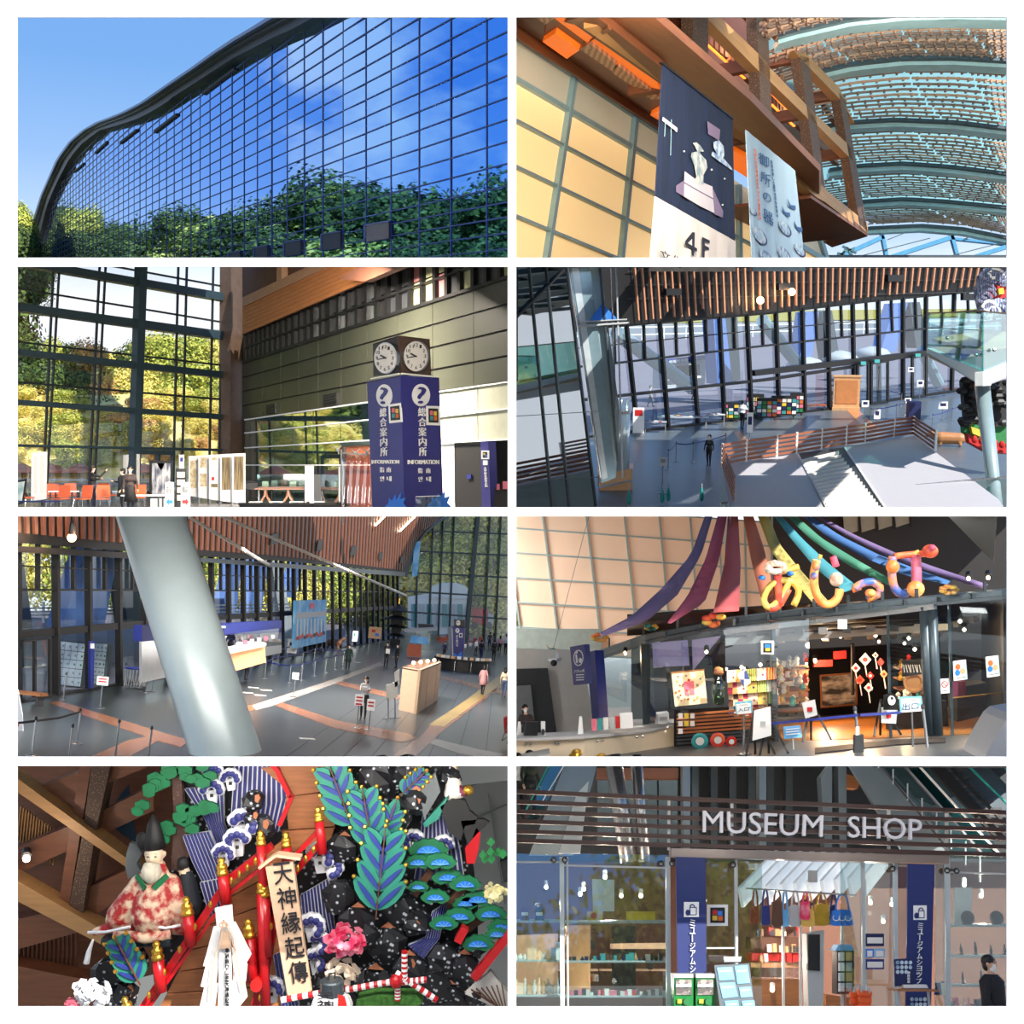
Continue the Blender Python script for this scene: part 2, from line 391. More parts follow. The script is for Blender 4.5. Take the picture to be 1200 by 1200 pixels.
def person(M4,h,top,bot,label,group='visitors',hair='hair',shoes='black',skirt=None,coat=None,bag=None,longhair=False,hat=None,walk=.12,arms=((.1,.05),(.1,.05)),mask=True,hold=None,sit=False,bald=False):
# M4: feet on the ground, figure faces local -y
 s=h/1.7;M4=M4@Matrix.Scale(s,4)
 t=thing('person',M4.translation,label,'person',group)
 z0=0
 caps=[]
 hip=.9 if not sit else .5
 for sd_,sgn in((-1,1),(1,-1)):
  x=.09*sd_
  if sit:
   kn=(x*1.3,-.42,hip-.02);ft=(x*1.3,-.40,.08)
  else:
   kn=(x,-.04+sgn*walk*.45,.49);ft=(x,.02+sgn*walk,.08)
  caps+=[((x,0,hip),kn,.095,.065,1),(kn,ft,.062,.042,1),((ft[0],ft[1]+.02,.045),(ft[0],ft[1]-.15,.035),.045,.035,3)]
 caps+=[((-.06,0,hip+.02),(.06,0,hip+.02),.13,.13,1),((-.05,.0,hip+.12),(.05,0,hip+.12),.12,.12,0),((-.07,.01,hip+.34),(.07,.01,hip+.34),.125,.125,0),((-.13,.01,hip+.48),(.13,.01,hip+.48),.075,.075,0),((0,.01,hip+.5),(0,-.005,hip+.62),.06,.05,2)]
 hz=hip+.70
 caps+=[((0,0,hz+.04),(0,.005,hz+.01),.098,.09,2),((0,-.035,hz-.06),(0,-.02,hz-.01),.055,.075,4 if mask else 2),((0,-.10,hz+.005),(0,-.115,hz-.02),.014,.018,2),((-.095,.01,hz),(-.098,.01,hz+.03),.02,.02,2),((.095,.01,hz),(.098,.01,hz+.03),.02,.02,2)]
 for sd_,(fw,out) in((-1,arms[0]),(1,arms[1])):
  sh=V((.17*sd_,.01,hip+.47));
  if fw>=.5:el=sh+V((.03*sd_,-.14-.1*(fw>1),-.20+.12*(fw>1)));wr=el+V((-.05*sd_,-.22,.04+.18*(fw>1)))
  else:el=sh+V((out*sd_+.03*sd_,.03-fw*.3,-.27));wr=el+V((.01*sd_,-.05-fw*.6,-.24))
  d=(wr-el).normalized()
  caps+=[(sh,el,.055,.042,0),(el,wr,.042,.032,0),(wr,wr+d*.07,.03,.034,2)]
  pr=d.cross(V((0,0,1)));pr=pr.normalized() if pr.length>.1 else V((0,1,0))
  if abs(d.z)>.7:pr=V((0,1,0))
  pa=wr+d*.07
  for k in range(4):caps.append((pa+pr*(k-1.5)*.021,pa+pr*(k-1.5)*.027+d*(.075-.008*abs(k-1.3))+V((-.012*sd_,0,0)),.0105,.0095,2))
  caps.append((wr+d*.03-pr*.025,wr+d*.075-pr*.06,.0115,.0095,2))
 fuse(caps,[top,bot,'skin',shoes,'paper'],.02,M4,'body',t)
 # hair
 if not bald:
  b=B(M4);b.ball((0,.022,hz+.055),(.112,.112,.10),12,7)
  if longhair:b.ball((0,.075,hz-.07),(.10,.06,.17),10,6)
  else:b.ball((0,.06,hz-.01),(.095,.06,.09),10,6)
  put('hair',b,hair,t,smooth=True)
 b=B(M4)
 for sx_ in(-.035,.035):b.ball((sx_,-.093,hz+.035),(.014,.008,.009),8,5)
 put('eyes',b,'ink',t)
 if skirt:put('skirt',B(M4).lathe((0,0,0),[(.14,hip+.1),(.17,hip-.05),(.25,hip-.5),(.245,hip-.5),(.12,hip)],16),skirt,t,smooth=True)
 if coat:
  b=B(M4);b.lathe((0,0,0),[(.10,hip+.56),(.19,hip+.46),(.18,hip+.2),(.19,hip),(.24,hip-.32),(.23,hip-.32),(.16,hip+.1)],16);put('coat',b,coat,t,smooth=True)
 if bag:put('bag',B(M4).box((0,.19,hip+.28),(.26,.14,.36)).box((0,.27,hip+.2),(.2,.06,.2)),bag,t)
 if hat:put('hat',B(M4).lathe((0,.01,hz+.06),[(.135,0),(.12,.02),(.115,.09),(.02,.13)],14).ball((0,-.11,hz+.07),(.09,.08,.012),10,4),hat,t,smooth=True)
 if hold:put('phone',B(M4).box((-.11,-.46,hip+.62),(.075,.012,.15)),'black',t)
 return t
 # ================================================================ opening 1: the mirror glass facade under the sky
def facade():
 room(0,0)
 VU,VV=-90.0,368.0
 d1=ray(VU,VV);n=d1.cross(V((0,0,1)));pl=Pl(P(595,600,32),n)
 if 'facade_glass' not in M:
  m=bpy.data.materials.new('facade_glass');m.use_nodes=True;t=m.node_tree;b=t.nodes['Principled BSDF']
  b.inputs['Metallic'].default_value=1;b.inputs['Roughness'].default_value=.015
  nz=t.nodes.new('ShaderNodeTexNoise');nz.inputs['Scale'].default_value=.3
  r=t.nodes.new('ShaderNodeValToRGB');r.color_ramp.elements[0].color=(.10,.36,.86,1);r.color_ramp.elements[1].color=(.13,.40,.9,1)
  t.links.new(nz.outputs['Fac'],r.inputs[0]);t.links.new(r.outputs[0],b.inputs['Base Color']);M['facade_glass']=m
 mat('mullion',(18,44,100),.5,.2);mat('rim_dark',(16,20,32),.45,.3);mat('rim_mid',(54,64,76),.35,.5);mat('rim_blue',(60,80,120),.3,.5);mat('vent',(22,24,36),.7,kind='wave',scale=6,stretch=(0,0,1))
 base=pl.hit(560,302);T=thing('glass_building',base,'tall museum building with blue mirror glass front and dark wavy roof edge','building')
 inner=[(34,302),(40,290),(47,270),(54,241),(65.5,214),(80.7,185),(96,167),(115.5,152.6),(138,146),(156.5,140),(173,132),(193,120),(200,114),(223.5,99),(247,83.5),(270.5,68),(294,56),(317.5,43.5),(341,33),(364.5,20),(420,-8),(600,-100)]
 outer=[(24,310),(34.4,271.6),(39.7,253),(47,229),(55,211),(65.5,186.7),(80.7,165.5),(96,152.6),(111,143.5),(126,138),(141,132),(156.5,124),(164,120),(200,95),(223.5,79),(247,62),(270.5,46),(294,32),(313,20),(350,-2),(420,-40),(600,-130)]
 # grid lines
 ucol=[599]+[-100+1/(.0014925+1e-4*k) for k in range(0,57)]
 vrow=[23.5+24.9*k for k in range(-15,9)]+[241,258,276,294,314]
 def vat(v570,u):return VV+(v570-VV)*(u-VU)/(570-VU)
 panes=[]
 for i in range(len(ucol)-1):
  u1,u0=ucol[i],ucol[i+1]
  for a,b_ in zip(vrow,vrow[1:]):
   uc=(u0+u1)/2;top=interp(inner,uc)
   if vat(b_,uc)<top-2 or vat(a,uc)>304 or vat(b_,u1)<14 or uc<38:continue
   q=[(u0,vat(a,u0)),(u1,vat(a,u1)),(u1,vat(b_,u1)),(u0,vat(b_,u0))]
   ctop=min(inner,key=lambda p:abs(p[0]-uc))
   q=[(x,max(y,interp(inner,x)-3)) for x,y in q]
   area=(u1-u0)*(q[3][1]-q[0][1])
   if area<=0:continue
   q=clip(q)
   if len(q)>2:panes.append((area,q,i))
 panes.sort(key=lambda p:-p[0])
 tilt=[V((RN.gauss(0,.004),RN.gauss(0,.004),RN.gauss(0,.003))) for _ in ucol]
 rest=B()
 for k,(ar,q,i) in enumerate(panes):
  pts=[pl.hit(*c) for c in q];c=sum(pts,V())/len(pts)
  tl=tilt[i]+V((RN.gauss(0,.0012),RN.gauss(0,.0012),RN.gauss(0,.0012)))
  pts=[p+pl.n*((p-c).dot(tl)) for p in pts]
  if k<290:put('pane',B().poly(pts,-pl.n*.05),'facade_glass',T)
  else:rest.poly(pts,-pl.n*.05)
 put('pane_field',rest,'facade_glass',T,kind='stuff')
 for u in ucol:
  top=max(interp(inner,u)-3,8)
  if u<38 or u>600:continue
  put('mullion',line(pl.off(.02),(u,top),(u,312),max(.3,min(1.1,u/480)),.02),'mullion',T)
 for v in vrow:
 # start where the row meets the roof edge
  us=[u for u in range(38,600,3) if vat(v,u)>interp(inner,u)-2 and 5<vat(v,u)<312]
  if not us:continue
  a,b_=min(us),max(us)
  wd=1.5
  x0,x1=a,b_;put('mullion',pp(pl.off(.03),[(x0,vat(v,x0)-.22),(x1,vat(v,x1)-wd/2),(x1,vat(v,x1)+wd/2),(x0,vat(v,x0)+.22)],.02),'mullion',T)
  # wavy roof edge in three steps; innermost dark band paints its shadow
 def band(f0,f1,out,m,nm):
  b=B();N=60;us=[26+(620-26)*(k/N)**1.6 for k in range(N+1)]
  rows=[[],[]];pq=pl.off(out)
  for k in range(N+1):
   t=k/N
   def along(tab):
    x=t*(len(tab)-1);i=min(int(x),len(tab)-2);f=x-i
    return V(tab[i]).lerp(V(tab[i+1]),f)
   o,i_=along(outer),along(inner)
   rows[0].append(pq.hit(*o.lerp(i_,f0)));rows[1].append(pq.hit(*o.lerp(i_,f1)))
  b.grid(rows,-pl.n*(out+.3));put(nm,b,m,T)
 band(0,.16,1.1,'rim_blue','roof_edge');band(.14,.30,.95,'rim_dark','roof_edge');band(.28,.50,.8,'rim_mid','roof_edge');band(.46,.56,.7,'rim_blue','roof_edge');band(.52,1.06,.55,'rim_dark','roof_edge')
 for q in([(236.4,111),(274,82),(274,79),(236.4,107.5)],[(180,156),(206,135.5),(206,132.5),(180,152.5)],[(140,168.7),(159,153.7),(159,151),(140,166)],[(110.5,180.4),(124.5,167.8),(124.5,165),(110.5,178)],[(86,202.5),(97.5,192.3),(97.5,190.5),(86,200.7)],[(66,220),(76,211.6),(76,210),(66,218.5)]):
  px('louvre_slot',pl.off(.14),q,.15,'vent',T)
 for u0,u1,v0,v1 in((267,281,294,304),(297,313,287.5,304),(332,351.6,281,301),(376,398.6,271,294),(426.7,455.6,259,284)):
  s=(u1-u0)*.16
  o=px('vent_box',pl.off(.1),[(u0,v0+s),(u1,v0),(u1,v1-s),(u0,v1)],.1,'vent',T)
  ln('vent_frame',pl.off(.13),(u0,v0+s),(u1,v0),1.6,.1,'mullion',T);ln('vent_frame',pl.off(.13),(u0,v0+s),(u0,v1),1.6,.1,'mullion',T)
  # the wooded hillside the glass looks out on, and the trees beside the far end
 g=B();ridge=[]
 tb=[(60,246),(75,250),(90,266),(110,262),(130,272),(150,279),(165,270),(190,261),(215,262),(240,268),(262,281),(280,290),(300,280),(320,258),(345,250),(370,234),(392,233),(415,246),(440,243),(470,242),(500,246),(530,240),(560,238),(590,228)]
 for j,(u,v) in enumerate(tb):
  p=pl.hit(u,v);d=ray(u,v);r=d-pl.n*(2*d.dot(pl.n));r.normalize()
  ridge.append((p,r))
 for j,(p,r) in enumerate(ridge):
  for row in range(3):
   t=(62 if j>6 else 120)+row*9+RN.uniform(-3,3);q=p+r*t
   h=15+RN.uniform(-2,3);drop=(0,5,10)[2-row]
   top=q.z-drop
   tree((q.x+RN.uniform(-2,2),q.y+RN.uniform(-2,2),top-h),h*1.05,h*RN.uniform(.95,1.25),'leafd' if RN.random()<.85 else 'leafg','tree on the hillside mirrored in the glass facade','hillside trees mirrored in the facade',trunk=row<2)
 rows=[]
 for row in range(5):
  rows.append([p+r*(52+row*16+(55 if p.x<-38 else 0))+V((0,0,-5-(4-row)*5)) for p,r in ridge])
 g.grid(rows);put('hillside',g,mat('hill_soil',(70,80,40),.95,var=.3,scale=.4),label='wooded hillside facing the glass facade',kind='structure')
 for u,v,h in((20,252,11),(29,262,9),(12,240,13)):
  q=P(u,v,150);tree((q.x,q.y,q.z-h),h*1.02,h*.7,'leafg','yellow green tree beside the far end of the glass building','trees beside the glass building')
  q=P(u+3,v+26,146);tree((q.x,q.y,q.z-h),h,h*.9,'leafd','low dark tree beside the far end of the glass building','low trees beside the glass building')
facade()
# ================================================================ opening 2: timber lattice, glowing wall, banners, slatted vault
def lattice_hall():
 room(1,0)
 partition('sun_screen_left',(600,-30),(600,307),14.1,22.5);partition('ceiling',(600,8),(1240,8),14.1,24)  # unseen side and top sheets added to shut the sun out
 d=V((.566,1,0));n=d.cross(V((0,0,1)))
 W=Pl(P(605,600,22),n);L=W.off(2.6);BN=W.off(3.6)
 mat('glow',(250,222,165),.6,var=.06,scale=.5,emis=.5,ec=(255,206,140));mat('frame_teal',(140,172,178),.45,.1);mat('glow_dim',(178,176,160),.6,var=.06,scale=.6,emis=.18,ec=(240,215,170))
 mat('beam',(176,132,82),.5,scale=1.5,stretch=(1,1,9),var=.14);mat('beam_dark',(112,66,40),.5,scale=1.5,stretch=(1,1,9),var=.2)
 mat('soffit',(120,72,44),.45,scale=1.5,stretch=(1,1,9),var=.2);mat('led',(255,140,50),.5,emis=3.2,ec=(255,120,36));mat('wood_glow',(255,140,50),.5,emis=.55,ec=(255,110,20),var=.1)  # recess wood glows by itself, standing in for orange lamp light on it
 mat('perf',(150,118,84),.6,kind='voro',scale=26,c2=(80,58,44));mat('perf_shaded',(64,46,40),.6,kind='voro',scale=26,c2=(40,30,30))
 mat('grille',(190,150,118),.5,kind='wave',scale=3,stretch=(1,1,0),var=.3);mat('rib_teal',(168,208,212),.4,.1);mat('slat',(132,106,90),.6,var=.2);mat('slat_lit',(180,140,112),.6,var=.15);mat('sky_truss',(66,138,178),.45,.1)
 # glowing wall: top edge, rails and posts
 rails=[((590,31),(790,164)),((590,82.5),(1010,329)),((590,132),(1010,354)),((590,187),(1010,388)),((590,246),(1010,421)),((590,306),(1010,440))]
 posts=[((592,33),(560,330)),((677,85),(641,318)),((748,135),(729,318)),((812,176),(804,318)),((868,213),(869,318)),((917,246),(926,318)),((962,275),(975,318))]
 T=thing('glowing_panels',W.hit(640,302),'glowing cream panel wall with grey green frame under the timber soffit','light panels')
 def X(a,b):
  (x1,y1),(x2,y2)=a;(x3,y3),(x4,y4)=b
  D=(x1-x2)*(y3-y4)-(y1-y2)*(x3-x4);p=x1*y2-y1*x2;q=x3*y4-y3*x4
  return((p*(x3-x4)-(x1-x2)*q)/D,(p*(y3-y4)-(y1-y2)*q)/D)
 for i in range(5):
  for j in range(6):
   q=[X(rails[i],posts[j]),X(rails[i],posts[j+1]),X(rails[i+1],posts[j+1]),X(rails[i+1],posts[j])]
   if min(c[1] for c in q)>306:continue
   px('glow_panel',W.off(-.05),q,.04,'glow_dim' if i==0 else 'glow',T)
 for i,(a,b) in enumerate(rails):put('rail',line(W.off(.05),a,b,4 if i==0 else(5 if i==1 else 3),.1),'frame_teal',T)
 for a,b in posts:put('post',line(W.off(.07),X((a,b),rails[0]),b,3.6,.12),'frame_teal',T)
 px('frosted_end',W.off(-.1),[(925,262),(981,312),(925,330)],.05,'glow_dim',T)
 # timber soffit between wall and lattice
 S=thing('timber_soffit',W.hit(700,60),'dark timber soffit with recesses lit orange above the light wall','soffit')
 W2=W.off(.3)
 px('fascia',W.off(.25),[(590,18),(800,152),(800,168),(590,34)],.06,'soffit',S)
 SO=p3(W.hit(605,34),W.hit(760,140),L.hit(700,20))
 def so(nm,uv,m,o=0,t=.12):return put(nm,pp(SO.off(o),uv,t),m,S)
 so('soffit_board',[(600,30),(600,-20),(720,-20),(880,118),(960,200),(960,262),(800,160)],'soffit',0)
 so('recess_wall',[(605,20),(640,20),(639,29),(636,49),(605,30)],'beam_dark',.05)
 so('grille_panel',[(680,58),(691,51),(722,75),(718,84)],'grille',.14);so('grille_panel',[(717,85),(724,77),(775,116),(764,117)],'grille',.14)
 so('grille_panel',[(620,14),(650,14),(649,22),(639,29)],'grille',.14)
 so('light_cove',[(648,20),(661,20),(770,96),(776,112),(760,104)],'wood_glow',.08)
 so('light_cove',[(635.6,49),(650.6,39),(678.7,59),(664,69)],'wood_glow',.1)
 so('light_cove',[(762,135),(776,127),(776,143)],'wood_glow',.1);so('light_cove',[(858,176),(876,186),(890,200),(877,209),(858,197)],'wood_glow',.1)
 so('soffit_board',[(663,22),(700,20),(776,80),(776,100)],'beam_dark',.12)
 for a,b,c_,d_ in(((661,26),(672,29),(693,20),(680,20)),((690,50),(700,44),(716,36),(712,32))):
  so('joint_board',[a,b,c_,d_],'soffit',.15,.05)
  # lattice: front members as outlines on L, set deep behind
 G=thing('timber_lattice',L.hit(1010,275),'big honey coloured timber lattice of beams and perforated posts','lattice')
 def mem(nm,uv,t,m):return put(nm,pp(L,uv,t),m,G)
 beams=[[(872,-24),(911,20),(946,64),(984,103),(995,131),(1002,145),(984,116),(938,68),(898,20),(862,-18)],[(800,-25),(844,20),(890,64),(903,80),(948,126),(959,137),(995,170),(1004,192),(995,184),(959,148),(948,140),(903,96),(889,83),(829,22),(790,-14)],[(700,2),(740,31),(776,60),(811,91),(830,104),(890,147),(905,165),(960,211),(970,224),(1017,262),(1017,276),(1010,270),(966,236),(958,232),(905,188),(890,170),(830,124),(776,84),(740,58),(700,30)]]
 for uv in beams:mem('beam',uv,.24,'beam')
 for uv in([(812,-30),(830,-30),(830,104),(812,92)],[(884,-30),(897,-30),(906,165),(893,153)],[(937,64),(948,68),(967,222),(957,212)],[(983,108),(991,118),(1017,272),(1007,262)]):
  m=mem('post',uv,.24,'perf')
  c=[L.off(-.02).hit(*q) for q in(uv[0],uv[3])]
  put('post_side',B().poly([c[0],c[1],c[1]-L.n*.23,c[0]-L.n*.23],V((-.012,-.004,0))),'perf_shaded',G)  # side face in a darker copy of the post colour, shade painted in
  # back members and cross beams
 LB=L.off(-2.0)
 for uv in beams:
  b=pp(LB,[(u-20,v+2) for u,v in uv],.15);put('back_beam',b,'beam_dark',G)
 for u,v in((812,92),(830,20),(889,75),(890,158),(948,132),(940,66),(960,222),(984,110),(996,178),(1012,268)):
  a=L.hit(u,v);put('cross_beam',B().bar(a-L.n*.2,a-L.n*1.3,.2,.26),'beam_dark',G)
 for uv in([(772,10),(812,44),(812,68),(772,35)],[(832,34),(874,68),(874,84),(832,52)],[(832,76),(876,112),(876,124),(832,90)],[(906,110),(934,138),(934,150),(906,124)]):
  for k in range(7):
   f0=k/7;f1=f0+.09;q=[V(uv[0]).lerp(V(uv[1]),f0),V(uv[0]).lerp(V(uv[1]),f1),V(uv[3]).lerp(V(uv[2]),f1),V(uv[3]).lerp(V(uv[2]),f0)]
   put('baffle',pp(L.off(-1.5),[tuple(c) for c in q],.1),'beam_dark',G)
  put('light_strip',line(L.off(-1.3),uv[0],uv[1],1.2,.05),'led',G)
 for a,b in(((830,52),(874,92)),((905,122),(932,148)),((768,32),(770,60)),((888,230),(960,240))):
  put('light_strip',line(L.off(-.9),a,b,1.1,.05),'led',G)
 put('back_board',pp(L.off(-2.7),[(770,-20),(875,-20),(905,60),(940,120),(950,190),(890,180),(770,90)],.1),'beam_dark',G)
 EN=p3(L.hit(1016,276),L.hit(1016,262),L.hit(1016,276)-L.n)
 put('end_soffit',B().poly([L.hit(950,232),L.hit(1016,276),L.hit(1016,276)-L.n*2.4,L.hit(950,232)-L.n*2.4],(0,0,.08)),'soffit',G)
 put('end_soffit',B().poly([L.hit(1000,262),L.hit(1017,277),P(975,290,37),P(965,284,37)],(0,0,.1)),'soffit',G)
 # maintenance gantry under the lattice end
 Q=thing('gantry',L.hit(960,262),'small dark steel gantry frame hung under the lattice end','gantry')
 PG=L.off(-1.2)
 for a,b in(((948,252),(972,266)),((948,252),(955,268)),((955,268),(972,266)),((944,247),(976,262)),((962,257),(958,270)),((940,260),(956,272))):put('strut',line(PG,a,b,1.6,.05),'nblack',Q)
 # banners
 mat('banner_navy',(9,26,54),.7,var=.3,scale=1.2,stretch=(3,3,.3));mat('banner_cream',(214,204,196),.75,var=.04);mat('banner_blue',(168,196,214),.75,var=.06,scale=.8)
 mat('vase',(200,196,186),.4,scale=6,c2=(120,140,140));mat('plinth_print',(192,186,190),.7,var=.05);mat('shade_print',(120,104,130),.7,var=.08);mat('print_blue',(52,92,140),.6);mat('print_light',(196,210,220),.6,scale=7,c2=(110,140,176))
 T1=thing('banner',BN.hit(815,302),'tall navy hanging banner with a photographed vase and the words 4F','banner')
 def wavy(uvq,amp,m,par,nm,ns=18):
  b=B();TL,TR,BR,BL=[V(c) for c in uvq];rows=[]
  for j in range(7):
   a,c=TL.lerp(BL,j/6),TR.lerp(BR,j/6)
   rows.append([BN.hit(*a.lerp(c,k/ns))+BN.n*(amp*math.sin(k*1.7)*(.3+j/8)) for k in range(ns+1)])
  b.grid(rows,-BN.n*.015);return put(nm,b,m,par,smooth=False)
 wavy(((776.5,74),(859,139),(862.5,283),(768,230)),.02,'banner_navy',T1,'printed_cloth')
 wavy(((768,230),(862.5,283),(863,318),(761,318)),.02,'banner_cream',T1,'plain_cloth')
 ln('top_rod',BN.off(.03),(776,73),(860,139),1.6,.05,'black',T1)
 O=BN.off(.03);I=lambda x,y:(755+x/8,155+y/8)
 px('printed_plinth',O,[I(380,365),I(480,440),I(640,510),I(660,760),I(520,690),I(370,600)],.003,'plinth_print',T1)
 px('printed_plinth',O.off(.002),[I(300,500),I(375,450),I(372,600),I(300,560)],.003,'shade_print',T1);px('printed_plinth',O.off(.002),[I(640,520),I(740,740),I(735,800),I(660,770)],.003,'shade_print',T1)
 ln('printed_line',O.off(.005),I(375,470),I(520,555),1.2,.003,'shade_print',T1);ln('printed_line',O.off(.005),I(520,555),I(660,630),1.2,.003,'shade_print',T1)
 px('printed_vase',O.off(.008),[I(455,100),I(490,95),I(530,130),I(560,180),I(520,180),I(530,205),I(580,260),I(592,330),I(555,400),I(555,490),I(515,490),I(470,450),I(490,420),I(470,310),I(440,230),I(445,190),I(500,180),I(480,140)],.003,'vase',T1)
 px('printed_vase',O.off(.008),[I(650,90),I(700,75),I(745,130),I(750,215),I(740,240),I(690,215),I(655,150)],.003,'print_light',T1)
 px('printed_plinth',O.off(.005),[I(640,180),I(740,240),I(825,340),I(828,360),I(700,270),I(630,215)],.003,'print_light',T1)
 px('printed_plinth',O.off(.005),[(777,137),(794,150),(793.5,155),(776,141)],.003,'plinth_print',T1);px('printed_vase',O.off(.007),[(829,142),(844,152),(843,165),(830,157)],.003,'shade_print',T1)
 for x,y in((375,178),(632,350),(755,435),(735,680)):px('printed_spot',O.off(.008),disc(*I(x,y),1.1,n=8),.003,'paper',T1)
 for u,a,b in((780,180,160),(787,162,182)):ln('printed_line',O.off(.003),(u,140),(u-1,b),.7,.003,'frame_teal',T1)
 px('letter_4',O.off(.005),[I(452,935),I(475,940),I(470,1075),I(495,1088),I(495,1118),I(470,1108),I(468,1160),I(447,1150),I(448,1092),I(385,1055),I(385,1020)],.003,'ink',T1)
 px('letter_4',O.off(.007),[I(448,1000),I(448,1062),I(410,1040)],.003,'banner_cream',T1)
 px('letter_f',O.off(.005),[I(545,980),I(614,1015),I(614,1042),I(568,1020),I(568,1060),I(608,1082),I(608,1108),I(568,1088),I(566,1180),I(545,1175)],.003,'ink',T1)
 txt('文',O.off(.005),[I(150,1090),I(242,1135),I(242,1235),I(150,1190)],'ink',T1,t=.003);txt('化',O.off(.005),[I(262,1140),I(345,1180),I(345,1280),I(262,1240)],'ink',T1,t=.003)
 T2=thing('banner',BN.hit(910,302),'pale blue hanging banner printed with blue characters and painted dishes','banner')
 wavy(((874,152),(932,200),(945,318),(882,318)),.015,'banner_blue',T2,'printed_cloth')
 J=lambda x,y:(870+x/7.742,155+y/7.742)
 for ch,q in(('御',((145,175),(240,225),(243,330),(150,275))),('所',((165,345),(250,390),(252,510),(165,445))),('の',((183,530),(258,570),(262,650),(188,605))),('器',((185,685),(275,740),(285,860),(195,800)))):
  txt(ch,O,[J(*c) for c in q],'print_blue',T2,t=.003)
 for s,a,b,m in(('有栖川宮家高松宮家ゆかりの新収蔵品',(115,145),(160,790),'orange'),('皇室が愛した器の世界特集展示',(262,250),(318,770),'print_blue')):
  (x0,y0),(x1,y1)=a,b;vtxt(s,O,[J(x0-9,y0-4),J(x0+9,y0+6),J(x1+9,y1+6),J(x1-9,y1-4)],m,T2,t=.003)
 for x,y,r in((95,715,34),(155,935,74),(385,870,62),(210,1130,66),(375,1105,68),(520,1065,55)):
  c=J(x,y);k=r/7.742
  b=B();tilt=.62
  ring=lambda f,m,o,du=0:px('printed_dish',O.off(o),[(c[0]+du+k*f*math.cos(a*.3927)*.78+k*f*.25*math.sin(a*.3927),c[1]+du+k*f*math.sin(a*.3927)+k*f*.35*math.cos(a*.3927)) for a in range(16)],.003,m,T2)
  ring(1.05,'navy',.0,1.0);ring(1,'print_light',.004);ring(.45,'banner_blue',.008)
 for x,y in((445,650),(395,715),(505,850)):
  c=J(x,y);px('printed_bowl',O,[(c[0]-4.5,c[1]-6),(c[0]-3,c[1]+2),(c[0]+1,c[1]+6),(c[0]+5,c[1]+7),(c[0]+5,c[1]+2),(c[0]-1,c[1]+1)],.003,'print_blue',T2)
  # vaulted roof: ribs, slats in bays, glazing above
 arcs=[([(890,54),(930,42),(1000,26),(1060,20),(1120,18),(1190,20)],27),([(900,110),(962,88),(1000,79),(1060,72.5),(1120,72),(1190,76)],33),([(930,158),(997,147.5),(1050,144.5),(1120,147.5),(1190,156)],40),([(940,208),(1006,198.5),(1060,195.5),(1120,200),(1190,209)],48),([(950,248),(1012,240),(1060,237),(1110,240),(1190,248)],57),([(950,281),(1020,271),(1080,268),(1130,272),(1190,284)],66)]
 arcs.insert(0,([(880,2),(930,-14),(1000,-30),(1060,-38),(1120,-40),(1190,-38)],22))
 VT=thing('vaulted_roof',P(1060,268,66),'long vaulted roof of thin brown slats between pale teal ribs','roof')
 ap=lambda k,u,dv=0:P(u,interp(arcs[k][0],u)+dv,arcs[k][1])
 us=[900+290*k/24 for k in range(25)]
 for k in range(1,len(arcs)):
  Y=arcs[k][1];lo=9-k*.7
  us_=[u for u in us if u>(930,930,960,985,995,1000,1005)[k]-25]
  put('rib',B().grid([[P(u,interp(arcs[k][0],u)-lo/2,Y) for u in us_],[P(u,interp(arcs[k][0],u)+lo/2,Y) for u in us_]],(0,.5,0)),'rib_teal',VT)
  put('rib_shade',B().grid([[P(u,interp(arcs[k][0],u)-lo*.5-3.5,Y-.2) for u in us_],[P(u,interp(arcs[k][0],u)-lo/2,Y-.2) for u in us_]],(0,.3,0)),'dsteel',VT)  # dark strip along the rib paints in its shade
 transl('roof_glazing',(205,235,235),.7)
 for k in range(0,len(arcs)-1):
  us_=us
  put('glazing',B().grid([[ap(k,u,-6)+V((0,0,.6)) for u in us_],[ap(k+1,u,-6)+V((0,0,.6)) for u in us_]],(0,0,.05)),'roof_glazing',VT)
  nrow=10;seams=[890,975+k*6,1062+k*10,1140+k*8,1200]
  for r in range(nrow):
   f=(r+.6)/nrow;f=f**.9
   for s_ in range(len(seams)-1):
    jag=(r%2)*3+s_*.8
    u0=seams[s_]+(r/nrow-.5)*(44 if s_ else 0)+jag;u1=seams[s_+1]+(r/nrow-.5)*44+jag-2
    if u1<925 or u0>1185:continue
    N=6;up_,dn=[],[]
    pts=[]
    for j in range(N+1):
     u=min(1195,u0+(u1-u0)*j/N);a,c=ap(k,u,4),ap(k+1,u,-9);pts.append(a.lerp(c,f))
    b=B();hgt=.06
    b.grid([pts,[p+V((0,0,.0-hgt)) for p in pts]],(0,.05,0))
    # little brackets under the slat
    for j in range(N):
     q=pts[j].lerp(pts[j+1],.5);b.box(q+V((0,0,-.06)),(.05,.1,.1))
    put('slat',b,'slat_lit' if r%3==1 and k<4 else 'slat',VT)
    # glazed gable under the last rib
 TG=thing('gable_truss',P(1100,302,68),'light blue steel truss of the glazed gable under the vault','truss')
 G2=fr(68)
 for a,b,w_ in(((1034,272),(1042,312),4),((1115,272),(1126,312),4),((1020,309),(1118,277),5),((1108,312),(1195,284),5),((985,300),(1036,277),5),((1115,279),(1182,286),3)):put('member',line(G2,a,b,w_,.3),'sky_truss',TG)
 for a,b in(((1000,302),(1090,279)),((1105,302),(1180,283)),((1040,281),(1060,273)),((1130,280),(1145,274))):put('rod',line(G2.off(.1),a,b,.9,.05),'dsteel',TG)
 px('gable_glass',fr(69),[(950,281),(1020,271),(1080,268),(1130,272),(1190,284),(1190,316),(950,316)],.05,glass('gable_clear',(255,255,255),.01,.1),TG)
 TK=thing('small_truss',P(992,300,50),'mint green triangular roof truss beyond the timber lattice','truss');G3=fr(50)
